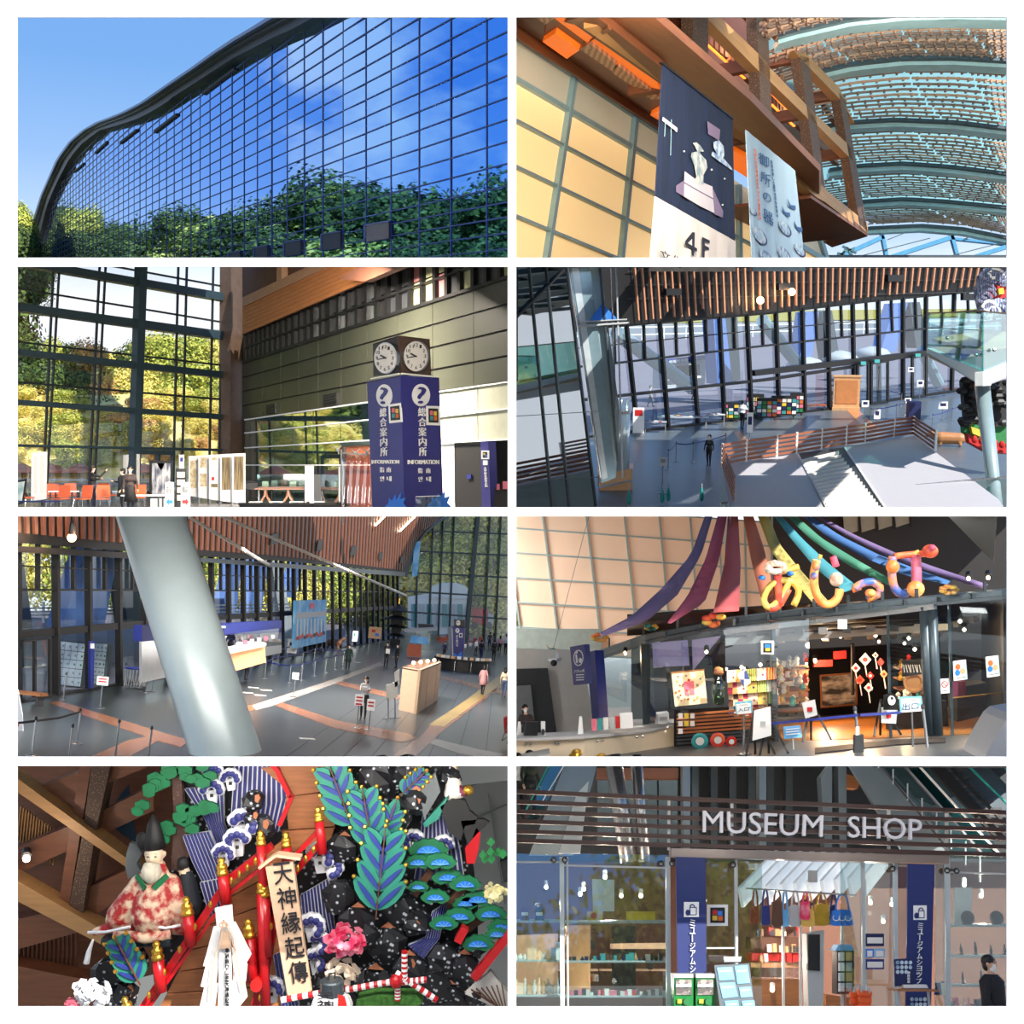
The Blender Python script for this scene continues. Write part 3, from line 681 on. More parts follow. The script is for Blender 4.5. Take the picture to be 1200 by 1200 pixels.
 for a,b in(((982,296),(1000,303)),((985,302),(992,290)),((992,290),(1002,303)),((980,300),(1002,290)),((988,288),(1004,296))):put('member',line(G3,a,b,2,.15),'rib_teal',TK)
 # warm cove lamps inside the timber coffers
 for u,v,o,e in((700,40,.5,60),(850,60,-1.6,60),(920,130,-1.6,50),(795,40,-1.6,50),(955,240,-1.0,40)):
  lamp('cove_lamp',L.off(o).hit(u,v),e,(1,.55,.25),r=.3)
 for u,Y,e in((700,15.2,420),(850,15.2,480),(1000,16,700),(1130,22,900)):lamp('hall_fill',P(u,14,Y),e,(1,.9,.78),'AREA',aim=P(u+10,250,Y+12),size=1.2)  # unseen fill lamps added over the opening to brighten hall and banners
lattice_hall()
# ================================================================ opening 3: lobby with the tall window wall and the information kiosk
def lobby():
 room(0,1);FL=Fr(550,300,0,1.6)
 WW=pv(20,54,272,67.2);RW=pv(275,67.4,595,36.3)
 mat('mull',(44,62,70),.5,.2);mat('mull_thin',(28,34,36),.5);mat('wood_panel',(176,112,62),.5,scale=1,stretch=(1,1,18),var=.16);mat('wood_dark',(96,60,44),.6,scale=1,stretch=(14,1,1),var=.2);mat('wood_border',(170,130,100),.5)
 mat('dark_panel',(62,64,54),.35,var=.12,scale=.6);mat('lit_pane',(190,190,150),.2);mat('pink_pane',(205,140,140),.2);mat('brown_pillar',(84,66,52),.5,var=.2)
 mat('kiosk',(44,44,120),.45,var=.05);mat('stone_floor',(92,94,96),.25,var=.1,scale=1);glass('lobby_glass',(255,255,255),.01,.15);glass('green_glass',(205,225,215),.3)
 mat('red_chair',(196,88,44),.5);mat('scroll_print',(172,150,110),.7,scale=5,c2=(214,200,170));mat('scroll_dark',(88,76,56),.7,scale=3,stretch=(6,1,.3),c2=(150,130,92));mat('board',(222,222,220),.6,var=.03)
 fl=flr(FL,[(-40,640),(600,640),(600,576),(-40,576)],.05)
 put('floor',fl,'stone_floor',kind='structure')
 partition('ceiling',(-40,307.4),(598,307.4),14.1,62,'lgrey');partition('wall_right',(599.6,307),(599.6,600),14.1,36,'lgrey')  # unseen sheets added so that sun stays off the lobby
 # ---- window wall
 T=thing('window_1',WW.hit(150,570),'tall lobby window wall of dark steel bars and glass',None,kind='structure')
 del T['label']
 HB=[((20,305.5),(270,349),9,.5),((20,359),(270,394),9.5,.5),((20,412),(270,440),7.5,.4),((20,471),(270,489),6,.3),((20,522),(270,527.5),3,.2)]
 TB=[((20,291),(270,337),2),((20,337.5),(270,379),2),((20,400.5),(270,429),2),((20,447.5),(270,469),2.2)]
 ex=lambda a,b,u:a[1]+(b[1]-a[1])*(u-a[0])/(b[0]-a[0])
 for a,b,w_,t in HB:put('transom',line(WW.off(.3),(-40,ex(a,b,-40)),(274,ex(a,b,274)),w_,t),'mull',T)
 for a,b,w_ in TB:put('transom',line(WW.off(.05),(-40,ex(a,b,-40)),(274,ex(a,b,274)),w_,.1),'mull_thin',T)
 for a,b,w_,m in(((169,305),(159,600),8.5,'mull'),((64,305),(50,600),1.6,'mull_thin'),((71,305),(54,600),1.4,'mull_thin'),((118,305),(104,600),1.6,'mull_thin'),((125,305),(110,600),1.4,'mull_thin'),((210,305),(203,600),1.5,'mull_thin'),((220,305),(213,600),1.5,'mull_thin'),((251,305),(245,600),1.4,'mull_thin'),((262,305),(256,600),1.4,'mull_thin')):
  put('mullion',line(WW.off(.45 if w_>5 else .12),a,b,w_,.4 if w_>5 else .1),m,T)
 ucs=[-40,60,114,164,215,256,274];rows=sorted([(a,b) for a,b,*_ in HB]+[(a,b) for a,b,_ in TB],key=lambda r:r[0][1])+[((20,596),(270,592))]
 for u0,u1 in zip(ucs,ucs[1:]):
  for(a,b),(c,d) in zip(rows,rows[1:]):
   px('pane',WW,[(u0,ex(a,b,u0)),(u1,ex(a,b,u1)),(u1,ex(c,d,u1)),(u0,ex(c,d,u0))],.02,'lobby_glass',T)
 px('pillar',WW.off(.8),[(271,300),(288,300),(287,600),(269,600)],.8,'brown_pillar',T)
 px('door_frame',WW.off(.4),[(163,527),(204,528),(204,533),(163,532)],.3,'mull',T);ln('door_post',WW.off(.4),(187,532),(187,600),2,.2,'mull',T);ln('door_post',WW.off(.4),(204,530),(203,600),2,.2,'mull',T)
 # ---- outside: slope, shrubs, trees, parasols
 rows=[]
 for v,Y in((575,70),(548,72),(515,76),(480,80),(462,86)):rows.append([P(u,v-(u-150)*.02,Y) for u in range(-60,361,60)])
 put('hill_slope',B().grid(rows),mat('dry_grass',(240,216,140),.95,var=.3,scale=1.2),kind='structure',label='dry grassy slope outside the lobby window')
 r=random.Random(5)
 for k in range(58):
  u=r.uniform(-20,300);v=r.uniform(486,545);Y=72+(545-v)/60*8;h=r.uniform(1.6,3.0)
  q=P(u,v,Y);kd=r.choice(['leafy','leafy','leafg','leafo'])
  t=thing('shrub',q-V((0,0,.9)),{'leafy':'yellow sunlit shrub on the slope outside the lobby','leafg':'green shrub on the slope outside the lobby','leafo':'orange brown shrub on the slope outside the lobby'}[kd],'shrub',{'leafy':'yellow shrubs on the slope','leafg':'green shrubs on the slope','leafo':'orange shrubs on the slope'}[kd])
  t.scale=(h*1.6,h*1.3,h*.95);t.rotation_euler.z=r.uniform(0,6)
  o=bpy.data.objects.new('leaves',r.choice(TREE[kd]));COL.objects.link(o);o.parent=t
 tops=[(-20,405),(10,404),(40,405),(75,402),(110,410),(140,414),(160,408),(175,402),(195,398),(215,397),(240,398),(265,396),(290,396)]
 for row in range(3):
  for k,(u,v) in enumerate(tops):
   Y=92-row*4;h=7.2+r.uniform(-.8,1.2);v2=v+row*30+r.uniform(-4,4)
   q=P(u+r.uniform(-8,8)+row*8,v2,Y);kd=r.choice(['leafg','leafg','leafd','leafy'] if u>150 else['leafg','leafd','leafd','leafy','leafo'])
   tree((q.x,q.y,q.z-h),h,h*r.uniform(.8,1.05),kd,{'leafg':'green tree on the hill outside the lobby','leafd':'dark green tree on the hill outside the lobby','leafy':'yellowing tree on the hill outside the lobby','leafo':'rust brown tree on the hill outside the lobby'}[kd],{'leafg':'green hill trees','leafd':'dark hill trees','leafy':'yellowing hill trees','leafo':'rust brown hill trees'}[kd],trunk=row==2)
 rl=thing('terrace_rail',P(90,566,69),'low terrace railing outside the lobby window','railing')
 put('rail',B().bar(P(-40,562,69),P(270,563,69),.1,.12),'lgrey',rl);put('rail',B().bar(P(-40,568,69),P(270,568,69),.5,.25),'grey',rl)
 for k in range(9):put('rail_post',B().bar(P(k*32,560,69),P(k*32,575,69),.08,.08),'lgrey',rl)
 mat('parasol',(190,120,96),.8)
 for k,u in enumerate((26,59,93,168)):
  q=P(u,552,71);t=thing('parasol',P(u,575,71),'brown pink parasol open on the terrace outside the lobby','parasol','parasols on the terrace')
  put('canopy',B().lathe(q,[(1.05,-.12),(1.0,.0),(.5,.28),(.03,.48)],8),'parasol',t);put('pole',B().tube([P(u,575,71),q],.03,6),'dgrey',t)
  # ---- right wall
 RT=thing('wall_side',RW.hit(440,560),None,None,kind='structure')
 Rl=lambda a,b,u:a[1]+(b[1]-a[1])*(u-a[0])/(b[0]-a[0])
 cl_t,cl_b,dk_b=((300,385),(430,329)),((300,419),(595,324)),((300,490),(595,447.5))
 u_l,u_r=284,600
 def strip(nm,la,lb,m,u0=u_l,u1=u_r,o=0,t=.2):return put(nm,pp(RW.off(o),[(u0,Rl(*la,u0)),(u1,Rl(*la,u1)),(u1,Rl(*lb,u1)),(u0,Rl(*lb,u0))],t),m,RT)
 wd_t=((300,352),(380,314))
 # wooden boards of the upper band
 for k in range(7):
  f0,f1=k/7,(k+.94)/7
  mixl=lambda f:((300,352+(385-352)*f),(430,Rl(*wd_t,430)+(329-Rl(*wd_t,430))*f))
  put('plank',pp(RW.off(.5),[(u_l,Rl(*mixl(f0),u_l)),(u_r,Rl(*mixl(f0),u_r)),(u_r,Rl(*mixl(f1),u_r)),(u_l,Rl(*mixl(f1),u_l))],.1),'wood_panel',RT)
 strip('border',((300,341),(380,303)),wd_t,'wood_border',o=.6,t=.3);strip('upper_panel',((300,250),(400,200)),((300,341),(380,303)),'wood_dark',o=.3)
 for u in(327,372):px('border',RW.off(.62),[(u-3,300),(u+3,300),(u+3,Rl((300,341),(380,303),u+3)),(u-3,Rl((300,341),(380,303),u-3))],.3,'wood_border',RT)
 px('ledge',RW.off(1.6),[(396,326.5),(427,330),(470,312),(430,306)],.3,'wood_dark',RT)
 # clerestory
 strip('clerestory_back',cl_t,cl_b,'nblack',o=-.3)
 r=random.Random(3);us=[286,291,296,301,306,311,317,323,329,336,343,350,358,366,375,385,395,406,417,428,440,452,465,479,493,508,522,537,553,568,584,600]
 mid=lambda u:(Rl(*cl_t,u)+Rl(*cl_b,u))/2
 for k,(a,b) in enumerate(zip(us,us[1:])):
  for row in(0,1):
   t0=Rl(*cl_t,a) if row==0 else mid(a);t1=mid(a) if row==0 else Rl(*cl_b,a);t2=Rl(*cl_t,b) if row==0 else mid(b);t3=mid(b) if row==0 else Rl(*cl_b,b)
   m='dgrey' if k%2 else 'nblack'
   if a>460:m=r.choice(['lit_pane','dgrey','pink_pane','lit_pane'])
   elif k%3==1:m='green_glass'
   px('pane',RW.off(-.1),[(a+.8,t0+1),(b-.8,t2+1),(b-.8,t3-1),(a+.8,t1-1)],.03,m,RT)
  ln('clerestory_bar',RW.off(.05),(a,Rl(*cl_t,a)),(a,Rl(*cl_b,a)),1.6+a/300,.2,'black',RT)
 for la,w_ in((cl_t,2.5),(((300,402),(595,296.5)),2),(cl_b,3.5)):put('clerestory_bar',line(RW.off(.12),(u_l,Rl(*la,u_l)),(u_r,Rl(*la,u_r)),w_,.2),'black',RT)
 # dark cladding panels, four rows
 us=[284,308,329,350,373,400,430,466,507,555,610]
 for k,(a,b) in enumerate(zip(us,us[1:])):
  for row in range(4):
   f0,f1=row/4+.012,(row+1)/4-.012
   g=lambda u,f:Rl(*cl_b,u)+2+(Rl(*dk_b,u)-Rl(*cl_b,u)-2)*f
   px('cladding_panel',RW,[(a+.3,g(a,f0)),(b-.3,g(b,f0)),(b-.3,g(b,f1)),(a+.3,g(a,f1))],.1,'dark_panel',RT)
 strip('cladding_back',cl_b,dk_b,'nblack',o=-.08)
 for q in([(312,475),(322,473),(322,484),(312,486)],[(378.5,463),(394,460),(394,474),(378.5,476)]):
  o=px('air_vent',RW.off(.1),q,.1,'black',RT)
  for k in range(3):ln('vent_slat',RW.off(.14),(q[0][0]+1,q[0][1]+2.5+k*3),(q[1][0]-1,q[1][1]+2.5+k*3),.8,.04,'dgrey',RT)
  # lower glazing: green glass on the far part, grey panels on the near part
 strip('lower_back',dk_b,((300,600),(595,600)),'lgrey',284,437,o=-.9)
 us=[286,303,322,343,367,399,436]
 rws=[dk_b,((300,506),(430,492)),((300,524),(430,516)),((300,545),(430,545)),((300,592),(430,600))]
 for a,b in zip(us,us[1:]):
  for la,lb in zip(rws,rws[1:]):
   if a>370 and lb[0][1]>530:continue
   px('glass_panel',RW.off(.02),[(a+.4,Rl(*la,a)),(b-.4,Rl(*la,b)),(b-.4,Rl(*lb,b)),(a+.4,Rl(*lb,a))],.03,'green_glass',RT)
 for la in rws[:4]:put('glass_rail',line(RW.off(.1),(286,Rl(*la,286)),(432,Rl(*la,432)),1.3,.06),'white',RT)
 us=[513,560,610]
 for a,b in zip(us,us[1:]):
  for la,lb in zip([dk_b,((515,488),(595,479)),((515,519),(595,515))],[((515,488),(595,479)),((515,519),(595,515)),None]):
   if lb:px('frosted_panel',RW.off(.02),[(a+.5,Rl(*la,a)),(b-.5,Rl(*la,b)),(b-.5,Rl(*lb,b)),(a+.5,Rl(*lb,a))],.03,mat('frost',(176,178,160),.3,var=.08),RT)
 for la in(dk_b,((515,488),(595,479)),((515,519),(595,515))):put('glass_rail',line(RW.off(.1),(510,Rl(*la,510)),(600,Rl(*la,600)),1.5,.06),'white',RT)
 px('white_pier',RW,[(512,519),(532,518),(533,610),(512,610)],.2,'white',RT);px('dark_door',RW.off(-.02),[(532,518),(564,516),(566,610),(533,610)],.1,'nblack',RT)
 px('door_sign',RW.off(.05),rect(547,556,552,561),.04,'blue',RT)
 px('doorway_back',RW.off(-.8),[(560,514),(604,510),(604,620),(560,620)],.1,'black',RT)
 px('entry_wall',RW.off(-.1),[(382,524),(433,522),(436,610),(382,606)],.1,mat('rust',(150,84,56),.4,var=.15),RT);ln('door_post',RW.off(0),(382,524),(382,605),2,.1,'dgrey',RT);ln('door_post',RW.off(0),(402,524),(403,605),1.5,.1,'dgrey',RT)
 # ---- kiosk
 kb=P(472,625,30);K=thing('information_kiosk',kb,'tall blue information pillar lettered in white, clocks on top','kiosk')
 KL=pv(432,31.2,471,30);KR=pv(471,30,517,31.2)
 px('left_face',KL,[(430,447),(469.5,440),(475,640),(438,636)],.04,'kiosk',K);px('right_face',KR,[(469.5,440),(514.5,442.5),(521,640),(475,640)],.04,'kiosk',K)
 put('top_cap',B().poly([KL.hit(430,447),KL.hit(469.5,440),KR.hit(514.5,442.5),P(475,446,32)],(0,0,-.03)),'kiosk',K)
 ln('light_rail',KL.off(.06),(434,444),(466,438),1.4,.06,'white',K);ln('light_rail',KR.off(.06),(472,437.5),(509.5,441.5),1.4,.06,'white',K)
 for pl,du,dv,q,i in((KL,0,0,((440,451),(458,449),(460,476),(442,478)),0),(KR,0,0,((483,450),(503.5,450),(504.5,476),(484,476)),1)):
  c=(sum(p[0] for p in q)/4,sum(p[1] for p in q)/4);px('question_disc',pl.off(.02),disc(*c,(9.2,10.4)[i],13.2,24),.02,'white',K)
  txt('?',pl.off(.03),[(c[0]-(4.2,4.8)[i],c[1]-9.5),(c[0]+(4.8,5.2)[i],c[1]-9.5),(c[0]+(4.8,5.2)[i],c[1]+10),(c[0]-(4.2,4.8)[i],c[1]+10)],'kiosk',K)
 vtxt('総合案内所',KL.off(.01),[(445.5,478),(453,477),(454.5,534.5),(446.5,535.5)],'white',K);vtxt('総合案内所',KR.off(.01),[(489.5,477),(498.5,477),(499.5,535),(491,535)],'white',K)
 txt('INFORMATION',KL.off(.01),[(436,539),(468,539),(468,543.5),(436,543.5)],'white',K);txt('INFORMATION',KR.off(.01),[(477.5,539),(514,539),(514,544),(477.5,544)],'white',K)
 for s,u,v,i in(('指',445.5,547.5,0),('南',453.5,547.5,0),('안',446,558,0),('내',454,558,0),('指',489.5,548.5,1),('南',499,548.5,1),('안',490,558.5,1),('내',499.5,558.5,1)):
  pl=(KL,KR)[i];txt(s,pl.off(.01),[(u,v),(u+5,v),(u+5,v+6),(u,v+6)],'white',K)
 mat('bolt_blue',(40,120,220),.5)
 for pl,u0,s in((KL,450,1),(KR,500,1.1)):
  px('painted_crest',pl.off(.02),[(u0+x*s,600+y*s) for x,y in((0,0),(2,-8),(5,-10),(6,-17),(9,-13),(13,-20),(14,-14),(20,-23),(19,-15),(25,-17),(22,-10),(26,-6),(24,0))],.015,'bolt_blue',K)
 for pl,q in((KL,[(455,474),(469.5,472),(471,494.5),(456,496)]),(KR,[(500,475.5),(515.5,476),(516,498.5),(500.5,498)])):
  px('code_plate',pl.off(.03),q,.03,'white',K)
  c=V((sum(p[0] for p in q)/4,sum(p[1] for p in q)/4));sh=lambda f:[tuple(c+(V(p)-c)*f) for p in q]
  px('plate_field',pl.off(.035),sh(.74),.02,'black',K)
  for k,m in enumerate(('pink','yellow','teal','orange')):
   o=((-2.2,-3.2),(2.2,-2.6),(-2.0,3),(2.4,3.2))[k];px('colour_tile',pl.off(.04),[(c.x+o[0]-1.7,c.y+o[1]-2.5),(c.x+o[0]+1.7,c.y+o[1]-2.5),(c.x+o[0]+1.7,c.y+o[1]+2.5),(c.x+o[0]-1.7,c.y+o[1]+2.5)],.01,m,K)
 C=thing('clock_cube',P(471,440,30.3),'dark cube with round white clocks standing on the blue pillar','clock')
 CLf,CRf=pv(437,31,468,30.2),pv(468,30.2,505,31)
 mat('cube',(44,40,38),.5,var=.1);mat('cube_r',(78,58,48),.5,var=.1);mat('clock_face',(226,222,216),.4,var=.02)
 px('left_side',CLf,[(437,403),(467,393),(469,437),(437.5,441)],.03,'cube',C);px('right_side',CRf,[(467,393),(503.5,397.5),(505.5,441),(469,437)],.03,'cube_r',C)
 put('cube_top',B().poly([CLf.hit(437,403),CLf.hit(467,393),CRf.hit(503.5,397.5),P(472,400,32)],(0,0,-.03)),'cube',C)
 for pl,u,v,ru,rv in((CLf,451,419.5,12.2,17.4),(CRf,487.5,417.5,13.8,17.4)):
  b=pp(pl.off(.10),disc(u+.8,v,ru+1.3,rv+1,28),.1);o=put('clock_rim',b,'steel',C)
  px('clock_face',pl.off(.115),disc(u,v,ru,rv,28),.04,'clock_face',C)
  for k in range(12):
   a=k*math.pi/6;s=str(12 if k==0 else k);cx,cy=u+ru*.76*math.sin(a),v-rv*.76*math.cos(a);w_=1.1*len(s)
   txt(s,pl.off(.116),[(cx-w_,cy-2),(cx+w_,cy-2),(cx+w_,cy+2),(cx-w_,cy+2)],'ink',C,t=.004,name='numeral')
  for ang,l_,w_ in((math.radians(293),.5,1.5),(math.radians(262),.72,1.1)):ln('hand',pl.off(.13),(u-1.2*math.sin(ang),v+1.2*math.cos(ang)),(u+ru*l_*math.sin(ang),v-rv*l_*math.cos(ang)),w_,.01,'ink',C)
  # ---- things on the floor
 def at(u,v):return FL.hit(u,v)
 def board(nm,uv,Y,m,label,cat,group=None,legs=True,art=None,t=.06):
  pl=fr(Y);u0=min(q[0] for q in uv);u1=max(q[0] for q in uv);vb=max(q[1] for q in uv)
  gv=550+1.6*F/Y
  T_=thing(nm,P((u0+u1)/2,gv,Y),label,cat,group);px('panel',pl,uv,t,m,T_)
  if legs:
   for u in(u0+1,u1-1):put('leg',B().bar(P(u,vb-1,Y+.04),P(u,gv,Y+.04),.05,.05),'grey',T_);put('foot',B().bar(P(u,gv,Y-.3),P(u,gv,Y+.35),.05,.04),'grey',T_)
  for i,(q,mm) in enumerate(art or[]):px('sheet',pl.off(.012),q,.01,mm,T_)
  return T_
  # free-standing boards with hung scrolls
 arts=[('a wide brown hanging scroll','scroll_print',(540,572)),('two small brown pictures','scroll_print',(537,573)),('a white sheet and red seal','paper',(536,572)),('a dark reed pattern scroll','scroll_dark',(536,574)),('a dark bark pattern scroll','scroll_dark',(535,574))]
 us=[(221,232.5),(232.5,245),(245,258),(258,272),(272,287.5)]
 for k,(u0,u1) in enumerate(us):
  g=(.6,.3,.4)[k%3];Y=57-k*.5;v0=534.5-k*.7;v1=581+k*2
  art=[([(u0+2,arts[k][2][0]),(u1-2,arts[k][2][0]-.3),(u1-2,arts[k][2][1]),(u0+2,arts[k][2][1]+.3)],arts[k][1])]
  if k==1:art=[(rect(u0+2,536,u1-3,548),'scroll_print'),(rect(u0+2,555,u1-3,570),'scroll_print')]
  if k==2:art=[(rect(u0+3,536,u1-4,539),'scroll_print'),(rect(u0+3,559,u0+6,563),'red'),(rect(u0+2,567,u1-3,571),'scroll_dark')]
  board('exhibit_board',[(u0,v0),(u1,v0-.7),(u1,v1+1.8),(u0,v1)],Y,'board','white standing exhibit board hung with '+arts[k][0],'display board','white exhibit boards in a row',True,art)
 board('exhibit_board',[(37,531),(55,529),(54,585),(36,587)],50,'board','tall white two-leaf panel beside the blue bench','display board',None,True,[(rect(40,535,44,578),'offwhite'),(rect(47,534,52,577),'offwhite')])
 board('exhibit_board',[(144.5,533),(163.5,532),(163.5,580),(144.5,581)],60,'board','white panel with two cream sheets behind the standing visitors','display board',None,True,[(rect(146,536,152,556),'offwhite'),(rect(155,536,162,556),'offwhite')])
 board('poster_stand',[(175,539.5),(202,540),(201,600),(174.5,600)],49,'black','black framed stand with a silver landscape poster','poster stand',None,False,[(rect(178,543,199.5,582),mat('silver_poster',(70,74,90),.5,scale=3,stretch=(2,1,.6),c2=(170,172,175))),(rect(176,584,200,600),'lgrey'),([(184,543),(193,543),(189,552)],'paper')])
 board('poster_stand',[(14,564),(31,561),(27,590),(10,594)],48,'black','easel holding a leaning framed photo of green scenery','easel',None,True,[([(16,566),(29,564),(25.5,588),(12.5,591)],mat('photo_green',(120,150,150),.6,scale=2,c2=(190,196,190)))])
 for(u0,u1),c,lab in(((193.5,203.5),'bolt_blue','white direction sign with a blue left arrow'),((212,222.5),'red','white direction sign with a red right arrow')):
  T_=board('arrow_sign',rect(u0,565,u1,597),46,'white',lab,'sign',None,True);c0=(u0+u1)/2;d=-1 if c=='bolt_blue' else 1
  px('arrow',fr(46).off(.02),[(c0+d*4,588),(c0+d*.5,583.5),(c0+d*.5,586),(c0-d*4,586),(c0-d*4,590),(c0+d*.5,590),(c0+d*.5,593)],.01,c,T_)
  txt('鉄道' if d<0 else '順路',fr(46).off(.01),[(u0+1.5,569),(u1-1.5,569),(u1-1.5,578),(u0+1.5,578)],'grey',T_)
 T_=board('leaflet_rack',[(206,549),(218,549.5),(217.5,596),(205.5,596)],50,'dgrey','grey leaflet rack with a small poster on top','rack',None,True,[(rect(207.5,553+9*k,216.5,559.5+9*k),'offwhite') for k in range(4)]+[(rect(210,534,215.5,548.5),'lgrey')])
 px('top_poster',fr(50).off(.03),rect(210,533,215.5,549),.03,'white',T_);px('poster_print',fr(50).off(.04),rect(211,536,214.5,541),.01,'blue',T_)
 # chairs: red shells on thin legs
 def chair(u,v,yaw):
  m=FL.M(at(u,v),yaw);t=thing('cafe_chair',at(u,v),'orange red shell chair with thin steel legs by the lobby window','chair','orange chairs by the window')
  put('seat',B(m).box((0,0,.45),(.5,.5,.05)),'red_chair',t);put('backrest',B(m).poly([(-.26,.24,.5),(.26,.24,.5),(.25,.33,.98),(-.25,.33,.98)],(0,.04,0)),'red_chair',t)
  for sx in(-1,1):
   for sy in(-1,1):put('leg',B(m).tube([(sx*.2,sy*.18,.45),(sx*.26,sy*.26,0)],.015,5),'steel',t)
 for u,v,y in((30,596,2.7),(62,594,.4),(70,598,-.3),(84,592,.5),(96,598,-.4),(121,598,.3),(127,592,2.9),(163,596,.2),(52,590,.2)):chair(u,v,y)
 def table(u,v,w_,d_,h_,m,label,yaw=0,nm='table'):
  mm=FL.M(at(u,v),yaw);t=thing(nm,at(u,v),label,'table')
  put('table_top',B(mm).box((0,0,h_-.02),(w_,d_,.05)),m,t)
  for sx in(-1,1):
   for sy in(-1,1):put('leg',B(mm).bar((sx*w_*.44,sy*d_*.4,0),(sx*w_*.44,sy*d_*.4,h_-.04),.05,.05,(0,1,0)),'dgrey',t)
  return t
 table(75,596,1.0,.7,.72,'white','white cafe table among the orange chairs');table(168,599,1.5,.7,.62,'white','low white table behind the silver poster');table(41,600,1.9,.5,.42,'navy','dark blue bench beside the tall white panel',nm='bench')
 # piano and model table before the glass
 pm=FL.M(at(304,588),.2);t=thing('grand_piano',at(304,588),'black grand piano on thin legs before the green glass','piano')
 put('case',B(pm).poly([(-.7,-.6,.62),(.75,-.6,.62),(.75,.2,.62),(.3,.9,.62),(-.4,.9,.62),(-.7,.3,.62)],(0,0,.32)),'black',t);put('lid',B(pm).poly([(-.7,-.2,1.0),(.75,-.2,.96),(.3,.9,1.0),(-.4,.9,1.0)],(0,0,.03)),'black',t)
 for x,y in((-.55,-.45),(.6,-.45),(0,.7)):put('leg',B(pm).tube([(x,y,0),(x,y,.62)],[.04,.07],8),'black',t)
 t=table(338,592,2.9,1.0,.75,mat('walnut',(104,66,44),.5),'long table with curved brown legs carrying an architectural model',.15,'model_table')
 mm=FL.M(at(338,592),.15)
 for x in(-1,0,1):put('curved_leg',B(mm).tube([(x-.3,0,0),(x-.05,0,.4),(x,0,.7)],.06,6).tube([(x+.3,0,0),(x+.05,0,.4),(x,0,.7)],.06,6),'walnut',t)
 M2=thing('architectural_model',mm@V((0,0,.76)),'glass cased architectural model on the long table','model');put('base',B(mm).box((0,0,.80),(2.6,.8,.06)),'brown',M2)
 for k in range(6):put('model_block',B(mm).box((-1.0+k*.4,.1*(k%2),.95),(.28,.3,.24+.08*(k%3))),('offwhite','grey','brown')[k%3],M2)
 put('case',B(mm).box((0,0,1.1),(2.65,.85,.55)),'green_glass',M2)
 board('exhibit_board',rect(357.5,546,367.5,587),52,'board','plain white standing panel beside the model table','display board',None,True)
 board('stand',rect(368,556,376,587),51,'dgrey','grey stand beside the rust doorway','stand',None,True)
 # low counter along the bottom
 t=thing('lobby_counter',P(350,599,45),'dark low counter before the glass with small trays','counter');put('top',B().bar(P(286,590.5,49),P(402,590.5,41),.5,.1),'nblack',t);put('body',B().bar(P(286,594.5,49),P(402,595,41),.4,.22),'nblack',t)
 for k in range(4):put('tray',B().box(P(300+k*24,588.6,48-k*1.8),(.5,.3,.06)),'offwhite',t)
 # vinyl curtain on a frame
 t=thing('vinyl_screen',P(418,615,33),'clear vinyl curtain hung with tied strings on a slim frame','screen');pl=fr(33);transl('vinyl',(190,150,130),.5,.15);glass('vinylg',(235,225,220),.16)
 rows=[]
 for j in range(7):rows.append([P(400.5+35*k/14,531+70*j/6+3*math.sin(k/14*math.pi)*(j<1),33+.05*math.sin(k*1.9+j*.6)) for k in range(15)])
 put('curtain',B().grid(rows,(0,.01,0)),'vinylg',t,smooth=True)
 for a,b in(((400,527),(402,615)),((435,531),(437,615)),((400,531),(436,533))):put('pole',B().tube([P(*a,33.05),P(*b,33.05)],.025,6),'offwhite',t)
 for u,v in((396,527),(417,531),(430,530)):
  put('tied_string',B().tube([P(u-5,v-4,33),P(u,v,33),P(u+4,v-5,33)],.02,5).tube([P(u,v,33),P(u+1,v+5,33)],.02,5).ball(P(u,v,33),.05,6,4),'white',t)
  # blue sign pillar by the dark doorway
 t=thing('sign_pillar',P(570,615,35.5),'slim blue sign pillar beside the dark doorway','sign');sp=pv(563,36,577,35.2)
 px('pillar',sp,[(563,518),(572,517.5),(576,615),(565,615)],.25,'kiosk',t);px('code_plate',sp.off(.03),rect(564,528,572.5,538),.03,'white',t);px('plate_field',sp.off(.035),rect(565.5,529.5,571,536.5),.02,'black',t)
 px('colour_tile',sp.off(.045),rect(566.5,531,568.3,533.2),.01,'yellow',t);px('colour_tile',sp.off(.045),rect(568.5,533,570.3,535.5),.01,'bolt_blue',t)
 px('pictogram',sp.off(.03),rect(566,539.5,571,545),.02,'white',t);vtxt('太宰府天満宮方面',sp.off(.01),[(567.4,547),(570.4,547),(572,571),(569,571)],'white',t)
 t=thing('ticket_desk',P(590,612,35),'dark desk with pink notices in the doorway','desk');put('top',B().bar(P(579,574.5,34.6),P(603,573.5,34.6),.5,.06),'nblack',t);put('front',B().bar(P(579,588,34.5),P(603,590,34.4),.1,.8),'nblack',t)
 for q in(rect(589,564,596,573),rect(582,567,585.5,574)):px('notice',fr(34.2),q,.02,'pink',t)
 # ---- people
 person(FL.M(at(109,597.5),2.2),1.72,mat('cloth_black',(24,24,27),.8),mat('denim',(44,52,72),.8),'person in dark cap raising a phone to photograph','visitors by the window',hat='nblack',walk=.1,arms=((1.4,.1),(.6,.1)),hold=True)
 person(FL.M(at(144,598.5),-1.2),1.6,'cloth_black','cloth_black','person in black coat bending beside another visitor','visitors by the window',coat='cloth_black',walk=.03,arms=((.5,.1),(.1,.05)))
 person(FL.M(at(153,600),.4),1.68,mat('cloth_brown',(52,40,38),.8),'cloth_black','person in long dark skirt carrying a brown backpack','visitors by the window',skirt='cloth_black',bag=mat('bag_brown',(74,54,48),.7),walk=.03,longhair=False)
